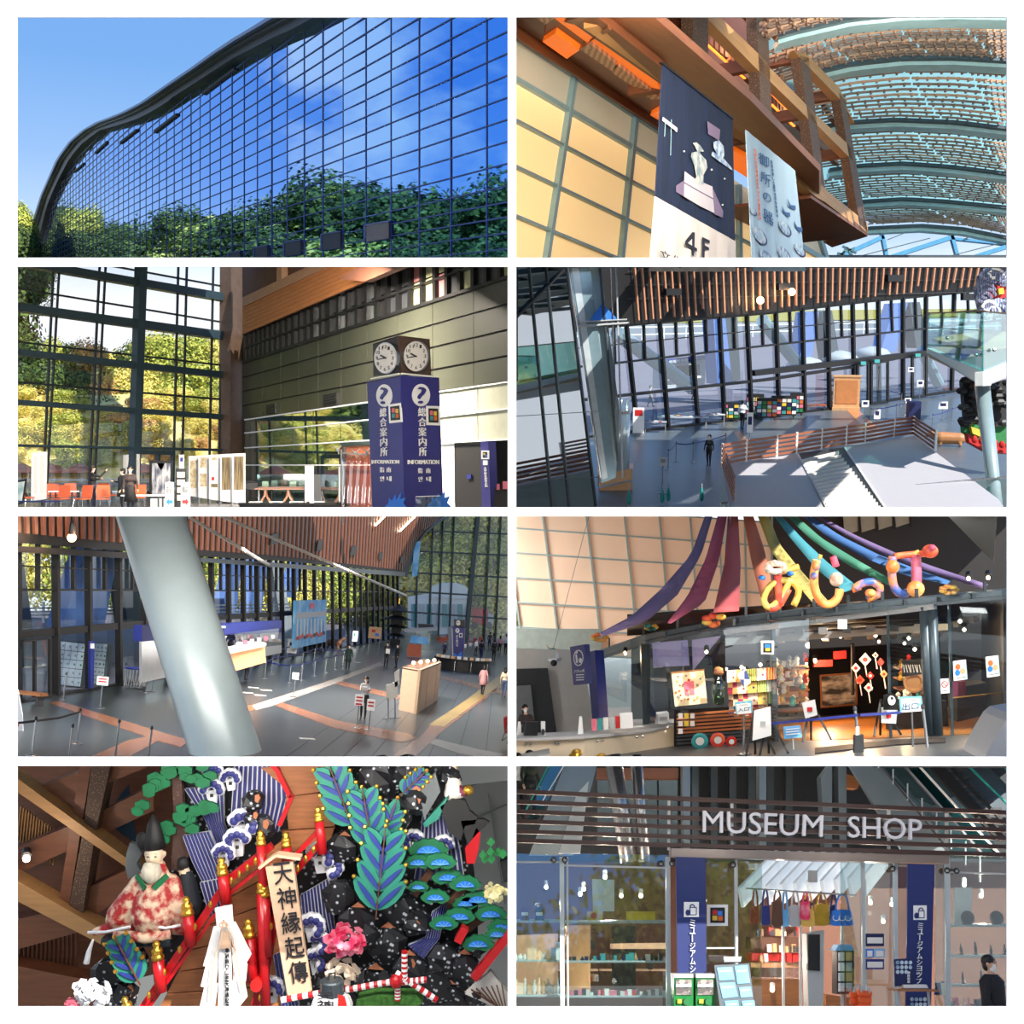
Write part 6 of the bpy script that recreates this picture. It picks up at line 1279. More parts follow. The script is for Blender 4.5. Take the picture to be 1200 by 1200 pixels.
# ================================================================ opening 6: the children's craft shop under coloured streamers
def craft_shop():
 room(1,2);FL=Fr(790,892,-.07,1.6);up=FL.z;at=FL.hit
 hv=lambda u:790-.07*(u-892)
 fas=[(600,800),(690,770),(760,746),(850,728),(960,715),(1050,706),(1180,694),(1240,689)]
 fY=[(600,75),(690,55),(760,36),(850,29.5),(960,27.2),(1050,26.2),(1180,25.2),(1240,25)]
 base_v=lambda u:hv(u)+1.6*F/interp(fY,u)
 mat('beige_glow',(214,190,168),.6,var=.07,scale=.4,emis=.1,ec=(255,196,150));mat('wall_rail',(140,158,158),.5);mat('fascia_steel',(70,84,92),.4,.4);mat('shop_dark',(30,26,26),.7);mat('dark_tile',(42,40,40),.5,var=.15,scale=.5);mat('amber_floor',(206,128,48),.35,var=.12,scale=1.4);mat('hall_grey',(78,84,88),.35,var=.1);mat('shop_red',(170,40,34),.6);mat('amber_wood',(150,86,46),.55,var=.2);mat('lilac',(176,170,220),.2,emis=.25,ec=(170,165,225))
 glass('shop_glass',(236,244,246),.03,.15)
 # floors
 front=[(u,base_v(u)) for u in(690,760,850,960,1050,1180,1240)]
 put('floor',flr(FL,[(600,905)]+[(600,850)]+front+[(1240,905)]),'hall_grey',kind='structure')
 put('shop_floor',flr(FL,front[::-1]+[(690,830),(780,826),(1240,806)],.1,.01),'amber_floor',kind='structure',label='amber wooden floor inside the craft shop')
 put('threshold',flr(FL,[(955,884),(1050,874),(1108,871),(1108,866),(1050,868),(955,878)],.05,.03),'shop_dark',kind='structure',label='dark threshold of the craft shop')
 partition('ceiling',(601,604.6),(1240,604.6),14.1,24,'nblack')
 # glowing back wall with frame, dark wall at the right
 W=thing('glowing_panels',P(700,745,62),'peach coloured glowing panel wall with grey frame behind the streamers','light panels');WL=fr(62)
 vr=lambda k,u:590+29*k+(u-605)*(.075-.004*k)
 uc=lambda j,v:(592,636,687,732,773,809,842,873,905)[j]+(v-605)*(.13,.125,.115,.10,.09,.075,.05,.02,0)[j]
 for k in range(6):
  for j in range(8):
   q=[]
   for jj,kk in((j,k),(j+1,k),(j+1,k+1),(j,k+1)):
    u=uc(jj,600+29*kk);v=vr(kk,u);q.append((uc(jj,v),v))
   if k==5:q=[(u,v) for u,v in q]
   px('glow_panel',WL,q,.05,'beige_glow',W)
 for k in range(7):put('rail',line(WL.off(.1),(600,vr(k,600)),(905,vr(k,905)),2,.1),'wall_rail',W)
 for j in range(9):put('post',line(WL.off(.12),(uc(j,600),600),(uc(j,770),770),2,.12),'wall_rail',W)
 px('wall_right',WL.off(-.5),[(900,600),(1240,600),(1240,730),(900,740)],.2,'dark_tile',kind='structure')
 Wn=thing('window_5',WL.hit(1020,628),None,None,kind='structure')
 for k in range(4):px('pane',WL.off(0),[(988+k*20,604-k*2),(1005+k*20,603-k*2),(1006+k*20,622-k*3),(990+k*20,627-k*3)],.05,'frost',Wn);ln('mullion',WL.off(.1),(1007+k*20,600),(1008+k*20,626-k*3),2.5,.1,'black',Wn)
 put('teal_wall',pp(WL.off(.6),[(600,737),(705,737),(705,790),(600,770)],.1),mat('teal_plain',(128,140,136),.6),label='plain grey green wall strip under the glowing panels',kind='structure')
 # streamers
 rib=[('purple',(110,92,150),[(826,605),(810,650),(775,690),(740,722),(702,742)],[(835,605),(822,650),(794,697),(757,729),(706,746)]),('magenta',(196,70,110),[(841,605),(827,655),(806,698),(782,730)],[(852,605),(843,655),(826,706),(786,731)]),('red',(196,66,70),[(853,605),(849,660),(836,718)],[(865,605),(868,660),(866,716)]),('orange',(232,120,80),[(871,605),(880,655),(894,710),(902,728)],[(883,605),(896,645),(908,700),(914,728)]),('yellow',(226,206,96),[(888,605),(903,645),(925,674),(952,706)],[(901,605),(914,638),(938,668),(974,708)]),('cyan',(60,178,196),[(907,605),(930,635),(957,667),(990,694)],[(916,605),(941,632),(972,661),(1006,688)]),('green',(60,158,120),[(922,605),(950,632),(990,660),(1045,688)],[(934,605),(962,630),(1001,654),(1046,680)]),('blue',(58,124,206),[(941,605),(970,630),(1020,657),(1060,674),(1110,685)],[(951,605),(985,628),(1030,650),(1075,667),(1114,681)]),('violet',(140,110,176),[(956,605),(992,628),(1042,653),(1092,671),(1152,690)],[(962,605),(1000,626),(1050,648),(1100,666),(1158,685)])]
 for k,(nm,c,a,b) in enumerate(rib):
  transl('ribbon_'+nm,tuple(int(x+(255-x)*.22) for x in c),.35,.7);n=14;rows=[[],[]]
  for i in range(n+1):
   f=i/n
   for tab,row in((a,rows[0]),(b,rows[1])):
    x=f*(len(tab)-1);j=min(int(x),len(tab)-2);q=V(tab[j]).lerp(V(tab[j+1]),x-j)
    row.append(P(q.x,q.y,40-12*f+.15*math.sin(i*1.3+k)))
  put('streamer',B().grid(rows,(0,.02,0)),'ribbon_'+nm,label='long %s cloth streamer sweeping down over the craft shop'%nm,cat='streamer',smooth=True)
  # shop front: fascia beam, posts, glass
 S=thing('craft_shop_facade',at(1000,878),'curved glass shop front under a dark steel fascia beam','storefront')
 us=list(range(690,1241,22))
 fp=lambda u,dv=0,dY=0:P(u,interp(fas,u)+dv,interp(fY,u)+dY)
 put('fascia_beam',B().grid([[fp(u,-3) for u in us],[fp(u,4) for u in us]],(0,.3,0)),'fascia_steel',S);put('fascia_beam',B().grid([[fp(u,4,-.1) for u in us],[fp(u,8,-.1) for u in us]],(0,.5,0)),'dsteel',S)
 for u in range(700,1180,40):put('beam_plate',B().bar(fp(u,-2,-.05),fp(u,6,-.05),.08,.06,(1,0,0)),'dsteel',S);put('beam_stud',B().bar(fp(u+14,-14),fp(u+14,-3),.06,.06,(1,0,0)),'dsteel',S)
 put('light_bar',B().bar(fp(850,13,-.2),fp(1096,9,-.2),.15,.12),'steel',S)
 gu=[690,735,762,800,850,905,948,1040,1080,1112,1180,1240]
 for a,b in zip(gu,gu[1:]):
  if a==948:continue
  pts=[fp(a,8),fp(b,8),P(b,base_v(b),interp(fY,b)),P(a,base_v(a),interp(fY,a))];put('glass_pane',B().poly(pts,(0,.03,0)),'shop_glass',S)
 for u,w_ in((757,.35),(905,.12),(1040,.05),(1112,.05)):put('post',B().bar(fp(u,8,.1),P(u+4,base_v(u),interp(fY,u)+.1),w_,w_,(1,0,0)),'fascia_steel',S)
 for u in(1083,1092):put('post',B().tube([fp(u,8,-.1),P(u+7,base_v(u)-1,interp(fY,u)-.1)],.11,12),'fascia_steel',S,smooth=True)
 # posters on the glass
 for i,(q,lab,mk) in enumerate((([(1117,775),(1132,773),(1134,796),(1118,798)],'white poster with orange animals stuck on the shop glass beside the round posts','orange'),([(1155,770),(1170,768),(1172,792),(1157,794)],'white poster with orange animals on the glass before the dark cabinet','orange'),([(1101,796),(1112,795),(1113,812),(1102,813)],'small no entry notice on the shop glass','red'))):
  pl=fr(interp(fY,q[0][0])-.09);t=thing('poster',pl.hit(*q[3]),lab,'poster');px('sheet',pl,q,.02,'white',t);c=(sum(p[0] for p in q)/4,sum(p[1] for p in q)/4)
  if mk=='orange':[px('printed_animal',pl.off(.015),disc(c[0]+dx,c[1]+dy,3.0,3.6,10),.01,m,t) for dx,dy,m in((-2.5,-4,'orange'),(3,1,'tan_box'),(-3,3,'bolt_blue'))]
  else:px('ring',pl.off(.015),disc(c[0],c[1]-2,3.6,4,16),.01,'red',t);px('ring_inside',pl.off(.02),disc(c[0],c[1]-2,2.6,3,16),.01,'white',t);ln('bar',pl.off(.025),(c[0]-2.4,c[1]-4.5),(c[0]+2.4,c[1]+.5),.9,.01,'red',t)
  ln('printed_line',pl.off(.015),(q[3][0]+2,q[3][1]-3),(q[2][0]-2,q[2][1]-3),.9,.01,'grey',t)
 for u,v,s,lab in((899.5,759,7.5,'code plate on the shop glass beside the entrance'),):
  t=thing('code_plate',P(u,v+8,27),lab,'plate');pl=fr(27);px('frame',pl,rect(u-s,v-8,u+s,v+8),.03,'white',t);px('field',pl.off(.01),rect(u-5,v-5.5,u+5,v+5.5),.02,'black',t);px('tile',pl.off(.02),rect(u-3.5,v-4,u+3.5,v),.01,'bolt_blue',t);px('tile',pl.off(.02),rect(u-2.5,v+.5,u+3,v+4),.01,'yellow',t)
 px('paper_sign',fr(26.5),rect(982,726,992.5,737),.03,'white',label='small blank white sheet hung under the fascia',cat='sign')
 # the four big painted letters
 LP=26.6
 def stroke(t,pts,w_,m,n=3):
  pts=[V(p) for p in pts];out=[]
  for i in range(len(pts)-1):
   for k in range(n):
    p0,p1,p2,p3_=pts[max(i-1,0)],pts[i],pts[i+1],pts[min(i+2,len(pts)-1)];f=k/n
    out.append(.5*((2*p1)+(p2-p0)*f+(2*p0-5*p1+4*p2-p3_)*f*f+(3*p1-p0-3*p2+p3_)*f**3))
  out.append(pts[-1]);put('stroke',B().tube([P(q.x,q.y,LP) for q in out],1.4*w_*LP/F,10),m,t,smooth=True)
 def blob(t,u,v,ru,rv,m,d=.0):put('ornament',B().ball(P(u,v,LP-.15-d),(ru*LP/F,.14,rv*LP/F),14,8),m,t,smooth=True)
 mat('ltr_red',(214,58,52),.4,scale=2,c2=(232,130,80));mat('ltr_yel',(206,190,96),.4,scale=2,c2=(232,170,70));mat('ltr_or',(236,128,64),.4,scale=2,c2=(240,190,110));mat('ltr_blue',(70,110,190),.4,scale=3,c2=(236,150,70));mat('ltr_pink',(226,120,150),.4,scale=2,c2=(200,60,80));mat('ltr_white',(226,218,200),.5,scale=5,c2=(180,140,120))
 t=thing('letter_sculpture',P(915,716,LP),'red and yellow sculpted letter topped with a white flower','letter');stroke(t,[(898,668),(915,670),(936,664)],2.6,'ltr_yel');stroke(t,[(911,660),(912,685),(914,710)],3.4,'ltr_red');stroke(t,[(926,678),(916,700),(902,712),(895,702),(904,685),(924,680),(936,692),(930,710)],2.8,'ltr_yel');stroke(t,[(924,690),(912,710),(902,713)],3.2,'ltr_red')
 for k in range(11):a=k*.571;blob(t,909+9*math.cos(a),665+5*math.sin(a),4.6,4,'ltr_white',.1)
 blob(t,893,677,4,3,'bolt_blue');blob(t,926,672,4,3,'bolt_blue')
 t=thing('letter_sculpture',P(970,712,LP),'orange hooked sculpted letter with blue fish tail','letter');stroke(t,[(957,656),(954,672),(955,690),(962,705),(973,708),(982,700),(984,690)],3.6,'ltr_or');blob(t,956,663,4.6,6,'ltr_blue');blob(t,954,675,4,4.4,'ltr_blue');blob(t,980,679,8,8.5,'ltr_white');stroke(t,[(976,652),(980,664)],3,'ltr_pink');stroke(t,[(960,655),(962,650)],1.6,'ltr_yel')
 t=thing('letter_sculpture',P(1018,703,LP),'small blue and orange curved sculpted letter','letter');stroke(t,[(1001,690),(1010,684),(1022,682),(1031,688),(1028,697),(1016,702)],3.4,'ltr_blue');stroke(t,[(999,692),(1008,688)],2.4,'ltr_or');blob(t,1020,695,6,5,'ltr_or')
 t=thing('letter_sculpture',P(1070,700,LP),'tall pink and orange sculpted letter ending in a red ball','letter');stroke(t,[(1046,652),(1045,672),(1048,688),(1056,696),(1064,694)],3.6,'ltr_blue');stroke(t,[(1048,652),(1064,650),(1084,649)],2.8,'ltr_red');stroke(t,[(1073,650),(1074,668),(1074,686)],4.2,'ltr_pink');blob(t,1073,690,10.5,9.5,'ltr_or',.1);blob(t,1046,664,8,8,'ltr_or',.1);blob(t,1090,646,9.5,8,'ltr_red',.1);blob(t,1092,642,4.5,4,'ltr_pink',.25);stroke(t,[(1072,646),(1075,653)],3.4,'ltr_yel')
 for u,v,m,lab,k in((703,747,'ltr_or','orange flame ornament on the fascia above the blue sign',1),(763,735,'teal','small teal fish ornament on the fascia',.8),(838,727,'ltr_red','red flower ornament on the fascia',1.5),(1112,691,'ltr_or','orange wing ornament on the fascia',1.1)):
  Y=interp(fY,u)-.3;t=thing('ornament',P(u,v+5,Y),lab,'ornament');r=random.Random(int(u))
  for i in range(7):a=i*.9;put('petal',B().ball(P(u+7*k*math.cos(a),v+3.4*k*math.sin(a),Y-.05*i),(4.4*k*Y/F,.1,2.6*k*Y/F),8,5),m if i%3 else 'ltr_yel',t,smooth=True)
 t=thing('hanging_bird',P(647,763,50),'small brown and blue wooden bird hung by a wire','ornament');put('wing',B().poly([P(640,756,50),P(648,762,50),P(656,760,50),P(646,765,50)],(0,.1,0)),'tan_box',t);put('body',B().ball(P(648,762,50),(.16,.12,.1),8,5),'teal',t);put('wire',B().tube([P(648,762,50),P(690,605,50)],.012,4),'grey',t)
 # ---- left: counter, sign, wall
 put('wall_white',pp(fr(44),[(600,760),(668,762),(688,800),(700,870),(600,880)],.1),'offwhite',label='white side wall behind the counter',kind='structure');t=thing('doorway',P(627,860,43.8),'dark doorway in the white side wall','doorway');px('opening',fr(43.8),[(604,784),(642,783),(653,865),(604,870)],.05,'dgrey',t);px('door_leaf',fr(43.7),[(604,804),(622,803),(628,862),(604,866)],.05,'grey',t)
 t=thing('shop_sign',P(679,802,36),'blue shop sign with white drawn emblem','sign');sp=pv(668,37,687,35);px('panel',sp,[(668,758),(685,755),(688,801),(672,803)],.15,'blue',t);px('emblem',sp.off(.02),disc(677.5,771,5.6,9.5,18),.02,'white',t);px('emblem_inside',sp.off(.03),disc(677.5,771,4.6,8.3,18),.02,'blue',t);ln('emblem_mark',sp.off(.04),(675,767),(676,777),1.6,.02,'white',t);px('emblem_mark',sp.off(.04),disc(680,774,2,3,8),.02,'white',t);px('emblem_mark',sp.off(.04),disc(675.3,764.5,1.4,1.6,8),.02,'white',t)
 txt('アジッパ',sp.off(.02),[(673,785),(685,784),(685,788),(673,789)],'white',t)
 for k in range(3):ln('printed_line',sp.off(.02),(675,791+k*3),(684,790.5+k*3),1.2,.01,'white',t)
 px('blue_jamb',pv(686,46,697,40),[(687,765),(697,762),(702,842),(694,843)],.3,'blue',label='bright blue door jamb beside the shop sign',cat='panel')
 t=thing('security_camera',P(650,778,43),'white dome security camera on the side wall','camera');put('dome',B().ball(P(649,777,43),.12,10,6),'dgrey',t,smooth=True);put('mount',B().bar(P(645,773,43.4),P(655,773,43.2),.3,.1),'white',t);put('arm',B().bar(P(653,765,43.4),P(653,773,43.2),.12,.12,(1,0,0)),'white',t)
 C=thing('service_counter',P(700,890,30),'curved cream service counter with steel studs','counter');cu=[(598,864),(640,863.5),(690,861),(740,856.5),(770,852),(792,847)];cY=[(598,26),(690,26.5),(792,29.5)]
 cp=lambda u,dv,dY=0:P(u,interp(cu,u)+dv,interp(cY,u)+dY)
 uu=list(range(601,793,12))+[792]
 put('front_panel',B().grid([[cp(u,1) for u in uu],[P(u,892,interp(cY,u)) for u in uu]],(0,.05,0)),mat('counter_cream',(222,206,178),.35,var=.03),C,smooth=False);put('counter_top',B().grid([[cp(u,1,-.15) for u in uu],[cp(u,-5,1.2) for u in uu]],(0,0,-.06)),'lgrey',C)
 for u in(617,622,651,655,700,706,746,753):put('stud',B().ball(cp(u,8,-.06),.035,6,4),'steel',C)
 person(FL.M(P(620,893,29),.2),1.35,'cloth_brown','nblack','clerk sitting low behind the cream counter','counter clerk',longhair=True,walk=0)
 t=thing('cash_register',P(624,862,26.6),'black cash register screen on the counter','register');px('screen',pv(617,26.4,633,26.6),[(617,846),(632,846),(630,862),(615,862)],.06,'black',t);px('stand',fr(26.7),rect(634,846,639,862),.1,'white',t);px('dial',fr(26.6),disc(636.5,858,2.2,3.5,12),.05,'dgrey',t)
 for u0,u1,v0 in((607,612,846),(679,684,840)):px('clear_stand',fr(26.8),[(u0,v0),(u0+3,v0),(u1,v0+21),(u0-2,v0+21)],.05,'white',label='small white stand on the counter %s'%('beside the register' if u0<650 else 'near the leaflets'),cat='stand')
 t=thing('leaflet_row',P(713,858,26.8),'row of coloured leaflets in holders on the counter','leaflets')
 for k in range(5):px('leaflet',fr(26.9),[(693+k*7,843-k*.8),(699+k*7,842.5-k*.8),(699+k*7,856-k*.8),(694+k*7,857-k*.8)],.06,('pink','teal','paper','lgrey','red')[k],t)
 px('blank_board',fr(26.9),[(726,836),(741,835),(742,853),(727,854)],.05,'white',label='blank white board standing on the counter',cat='board');t=thing('brochure_box',P(777,850,28.5),'white brochure box at the counter end','box');px('box',fr(28.5),[(771,838),(784,836),(784,846),(771,848)],.4,'lgrey',t);px('print',fr(28.4),rect(773,840,782,843),.02,'grey',t)
 # ---- shop interior
 put('wall_back',pp(fr(42),[(740,755),(850,733),(960,718),(1240,692),(1240,836),(740,843)],.1),'shop_dark',kind='structure');put('wall_shop_right',B().poly([P(1176,700,27),P(1150,715,41),P(1150,830,41),P(1176,866,27)],(.05,0,0)),'shop_dark',kind='structure')
 cl=thing('duct_ceiling',P(1000,750,34),'dark shop ceiling crossed by pale ducts and beams','ceiling')
 put('slab',B().poly([P(735,722,33),P(1240,690,26),P(1240,716,41),P(735,745,41)],(0,0,.05)),'shop_dark',cl)
 for k in range(7):put('duct',B().bar(P(850+k*6,752-k*3.2,30+k*1.4),P(1110+k*6,734-k*1.5,29+k*1.4),.25,.16),('grey','dgrey','lgrey')[k%3],cl)
 for k in range(9):put('cross_duct',B().bar(P(880+k*28,742-k,29),P(890+k*26,752-k,38),.2,.16),('dgrey','grey')[k%2],cl)
 for k,(u,v,Y) in enumerate(((733,766,38),(828,764,31),(840,785,29.5),(869,782,29.5),(891,779,29.5),(995,742,31),(985,746,33),(1026,745,32),(1065,748,31),(1072,761,30),(1125,728,29),(1130,738,30),(955,775,36),(935,772,37),(1135,678,26.5),(1158,677,26.5),(945,778,39),(1030,752,34),(1060,754,33))):
  t=thing('shop_spotlight',P(u,v,Y),'small warm shop spotlight glowing %s'%('above the fascia beam' if v<700 else 'under the shop ceiling'),'spotlight','fascia spotlights' if v<700 else 'shop spotlights');put('bulb',B().ball(P(u,v,Y),.045,8,5),'wbulb',t);put('can',B().tube([P(u,v-1.5,Y+.1),P(u,v-6,Y+.25)],.07,8),'black',t)
 for u,v,Y,e in((860,765,27.6,60),(1000,770,31,260),(1130,760,28,110),(960,780,36,260),(1050,780,29.5,90),(730,770,38,60),(990,800,29,60)):lamp('shop_lamp',P(u,v,Y),e,(1,.66,.38),r=.06)
 px('lilac_reflection',fr(37),[(758,754),(806,750),(808,780),(760,782)],.05,'lilac',label='lilac glowing reflection in panes high in the shop',cat='screen');px('lilac_reflection',fr(36.5),[(811,750),(845,745),(812,786)],.05,'lilac',label='triangular lilac reflection corner beside the first',cat='screen')  # lavender reflections of the panes made as faintly glowing sheets
 px('lilac_reflection',fr(37.5),[(764,752),(773,751),(777,782),(766,783)],.05,'white',label='narrow pale reflection strip beside the blue jamb',cat='screen')
 t=thing('cloth_hanging',P(808,828,28.5),'cream printed cloth hung between wooden bars','textile');cp2=fr(28.5);px('cloth',cp2,[(787,789),(825,785),(829,824),(791,828)],.04,mat('cream_cloth',(232,212,170),.7),t);ln('rod',cp2.off(.03),(786,788.5),(826,784.5),1.2,.05,'wood',t)
 r=random.Random(8)
 for k in range(26):px('printed_motif',cp2.off(.02),disc(r.uniform(791,824),r.uniform(791,822),r.uniform(.8,1.8),None,7),.01,r.choice(['red','tan_box','orange','grey']),t)
 px('printed_block',cp2.off(.015),[(801,799),(813,798),(814,814),(803,815)],.01,'pink',t)
 # patterned textiles
 pats=[('voro',(200,60,60),(240,220,190)),('check',(40,60,120),(230,220,200)),('wave',(90,150,70),(230,210,120)),('check',(190,60,90),(240,190,120)),('wave',(230,150,60),(120,40,50)),('voro',(60,40,90),(220,180,90)),('check',(90,50,40),(220,190,150)),('voro',(220,60,90),(250,230,220))]
 for k,(kd,a,b) in enumerate(pats):mat('textile%d'%k,a,.8,kind=kd,scale=(9,5,6,6,5,8,6,8)[k],c2=b)
 kk=0
 nm=['red dotted','navy checked','green waved','rose checked','orange waved','violet dotted','brown checked','pink dotted']
 for row in range(4):
  for col in range(5):
   if row==3 and col>3:continue
   u0=852+col*11.5+row*.8;v0=786+row*14-col*.8;q=[(u0,v0),(u0+11,v0-.8),(u0+11.4,v0+13),(u0+.3,v0+14)];i=(row*3+col*5)%8
   px('patterned_textile',fr(28.2+.03*kk),q,.05,'textile%d'%i,label='%s craft textile on the display wall, row %d from the shelf'%(nm[i],4-row),cat='textile',group='patterned textiles');kk+=1
 px('diamond_cloth',fr(28.0),[(864,791),(873,781),(880,800),(872,806)],.04,'textile1',label='diamond checked cloth pinned over the textiles',cat='textile')
 t=thing('glass_jar',P(842,826,27.6),'tall green glass bottle with a wooden lid','bottle');put('body',B().lathe(P(842,826,27.6),[(.05,0),(.14,.04),(.15,.42),(.1,.58),(.07,.64),(.07,.7)],14),glass('bottle_green',(170,190,160),.12),t,smooth=True);put('lid',B().lathe(P(842,826,27.6),[(.09,.7),(.12,.74),(.1,.84),(.02,.88)],12),'wood',t)
 # slatted base shelf with plates
 t=thing('slat_shelf',P(840,888,28.3),'dark slatted display base holding plates','shelf')
 for k in range(12):put('slat',B().bar(P(793,838+k*4.2,28.9),P(902,830+k*4.2,28.3),.05,.05),'amber_wood' if k<6 else 'dgrey',t)
 put('back',pp(fr(29.2),[(790,832),(905,826),(905,890),(790,892)],.05),'shop_dark',t)
 for u,v,ru,m,lab in((820,868.5,10,'teal','big pale blue plate'),(841,867,9,'ltr_red','red and cream plate'),(857,869,6.5,'red','small red plate')):
  q=P(u,v,27.8);k=ru*27.8/F;t=thing('plate',q-V((0,0,k)),lab+' leaning on the slatted base','plate');put('dish',B().lathe(q,[(k*.6,.05),(k,0),(k*.97,-.03),(k*.5,.02)],20,(0,1,.15)),m,t,smooth=True);put('centre',B().lathe(q+V((0,-.03,0)),[(k*.5,0),(k*.48,-.01)],18,(0,1,.15)),'offwhite',t)
 for k in range(7):px('price_card',fr(27.9),rect(795+(k%3)*7,836+(k//3)*9,800+(k%3)*7,842+(k//3)*9),.02,('paper','yellow','offwhite')[k%3],label='small price card on the slatted base under the cream cloth',cat='card',group='price cards')
 # interior displays beyond the entrance
 t=thing('photo_mural',P(980,828,39),'black and white mountain mural on the shop back wall','mural');px('picture',fr(39),[(963,793),(1002,790),(1003,824),(964,828)],.05,mat('mono_mural',(40,38,38),.7,scale=1.2,stretch=(1,1,2.5),c2=(190,176,160)),t);px('frame',fr(39.1),[(961,791),(1004,788),(1005,826),(962,830)],.05,'amber_wood',t)
 for k,(u,v,w_,h_,m,lab) in enumerate(((965,778,22,8,'shop_red','red cloth canopy high in the shop'),(985,768,14,9,'red','red fringed hanging in the shop'),(940,800,14,40,'amber_wood','tall amber shelf beside the entrance'),(1000,785,3,60,'shop_dark','dark post in the shop'),(923,790,20,30,'offwhite','white lace display beside the glass'),(925,818,22,16,'tan_box','tan basket display beside the glass'))):
  px('shop_display',fr(37-k*.4),[(u-w_/2,v-h_/2),(u+w_/2,v-h_/2-1),(u+w_/2,v+h_/2-1),(u-w_/2,v+h_/2)],.15,m,label=lab,cat='display')
 for k in range(70):
  u=r.uniform(905,945) if k<40 else r.uniform(1052,1082);v=r.uniform(775,832);Y=31+r.uniform(0,1.5);m=r.choice(['ltr_white','tan_box','paper','red','offwhite','brass','teal','wbulb' if k%9==0 else 'grey'])
  put('craft_toy',B().lathe(P(u,v,Y),[(.05,0),(r.uniform(.06,.1),.06),(.05,.14),(.07,.2),(.01,.26)],7),m,label='small craft toy on the packed shelf %s'%('left of the entrance' if k<40 else 'right of the entrance'),cat='toy',group='small craft toys left' if k<40 else 'small craft toys right')
 for k in range(5):put('shelf_board',B().bar(P(903,785+k*12,32.6),P(946,783+k*12,32.6),.5,.04),'amber_wood',label='wooden shelf board left of the entrance',cat='shelf',group='shelf boards left');put('shelf_board',B().bar(P(1050,783+k*12,32.6),P(1084,781+k*12,32.6),.5,.04),'amber_wood',label='wooden shelf board right of the entrance',cat='shelf',group='shelf boards right')
 for k,(u,v,s,m) in enumerate(((1014,773,8,'white'),(1003,783,6,'white'),(1020,792,5,'red'),(1008,797,6,'ltr_red'),(1032,776,5,'shop_red'),(1026,768,4,'offwhite'),(1036,790,5,'tan_box'),(1018,806,6,'white'))):
  t=thing('paper_kite',P(u,v+s,30.5),'%s square paper kite hung %s'%({'white':'white','red':'plain red','ltr_red':'red and orange','shop_red':'dark red','offwhite':'cream','tan_box':'tan'}[m],'at the shop entrance'),'kite','kites at the entrance');px('sheet',fr(30.5-k*.02),[(u,v-s),(u+s*.9,v),(u,v+s),(u-s*.9,v)],.02,m,t);px('mark',fr(30.46-k*.02),disc(u,v,s*.35,None,8),.01,'red' if m!='red' else 'white',t);ln('tail',fr(30.5),(u,v+s),(u+2,v+s+12),1.2,.01,'white',t)
 t=thing('chalk_sign',P(1069,796,29),'black chalk sign with white strokes and a round badge','sign');px('board',fr(29),[(1057,774),(1080,772),(1081,790),(1058,793)],.05,'black',t)
 for k in range(8):ln('stroke',fr(28.95),(1059+k*2.6,779),(1060+k*2.6+(k%3),788),.9,.01,'white',t)
 t=thing('round_basket',P(1070,806,29.2),'round woven basket under the chalk sign','basket');put('ring',B().lathe(P(1070,799,29.2),[(.22,0),(.26,-.06),(.2,-.08),(.16,-.02)],18,(0,1,0)),'tan_box',t)
 px('dark_counter',fr(29.5),[(1050,826),(1110,822),(1112,862),(1050,868)],.8,'shop_dark',label='dark counter block inside the shop beside the exit',cat='counter')
 t=thing('side_cabinet',P(1140,850,28),'dark cabinet with red goods behind the right glass','cabinet');px('body',fr(28),[(1122,806),(1156,800),(1156,838),(1122,846)],.6,'shop_dark',t);px('goods',fr(27.9),[(1116,800),(1132,798),(1132,816),(1116,818)],.1,mat('plum',(110,36,60),.6),t);ln('rail',fr(27.8),(1116,818),(1180,811),1,.04,'brass',t)
 # signs, easels, barriers in front
 def sign(lab,q,Y,s,ub,m='white'):
  pl=fr(Y);t=thing('direction_sign',P(ub[0],ub[1],Y),lab,'sign');px('plate',pl,q,.03,mat('sign_teal',(110,186,206),.5),t);c=V(q[0]).lerp(V(q[2]),.5);sh=lambda f,dy:[tuple(c+(V(p)-c)*f+V((0,dy))) for p in q]
  px('white_field',pl.off(.01),sh(.84,1.5),.02,'white',t);x0,x1=q[0][0]+3.5,q[1][0]-3.5;txt(s,pl.off(.012),[(x0,q[0][1]+7),(x1,q[1][1]+7),(x1,q[2][1]-2.5),(x0,q[3][1]-2.5)],mat('sign_blue',(30,90,130),.5),t,t=.006);ln('top_print',pl.off(.03),(x0+1,q[0][1]+3),(x1-1,q[1][1]+3),1.6,.01,'white',t);px('arrow',pl.off(.03),[(q[1][0]-4,q[1][1]+8),(q[1][0]-.6,(q[1][1]+q[2][1])/2),(q[1][0]-4,q[2][1]-4)],.01,'sign_teal',t)
  put('pole',B().tube([P((q[2][0]+q[3][0])/2,q[2][1],Y+.05),P(ub[0],ub[1],Y+.05)],.02,6),'steel',t);put('base',B().lathe(P(ub[0],ub[1],Y+.05),[(.16,0),(.16,.02),(.03,.04)],12,up),'steel',t)
 sign('blue and white entrance sign before the textiles',[(861,823),(881,821),(882,835),(863,837)],24.2,'入口',(871,884));sign('blue and white exit sign at the shop door',[(1054,817),(1080,816),(1082,833),(1055,835)],23.2,'出口',(1070,882))
 t=thing('notice_board',P(929,872,25),'small pale blue notice low behind the belt','sign');px('sheet',fr(25),[(918,852),(938,850),(940,864),(919,866)],.03,'screen_blue',t);[ln('line',fr(24.95),(921,855+3*k),(937,853.5+3*k),1,.01,'white',t) for k in range(3)];put('leg',B().bar(P(929,864,25),P(930,880,25),.03,.03,(1,0,0)),'grey',t)
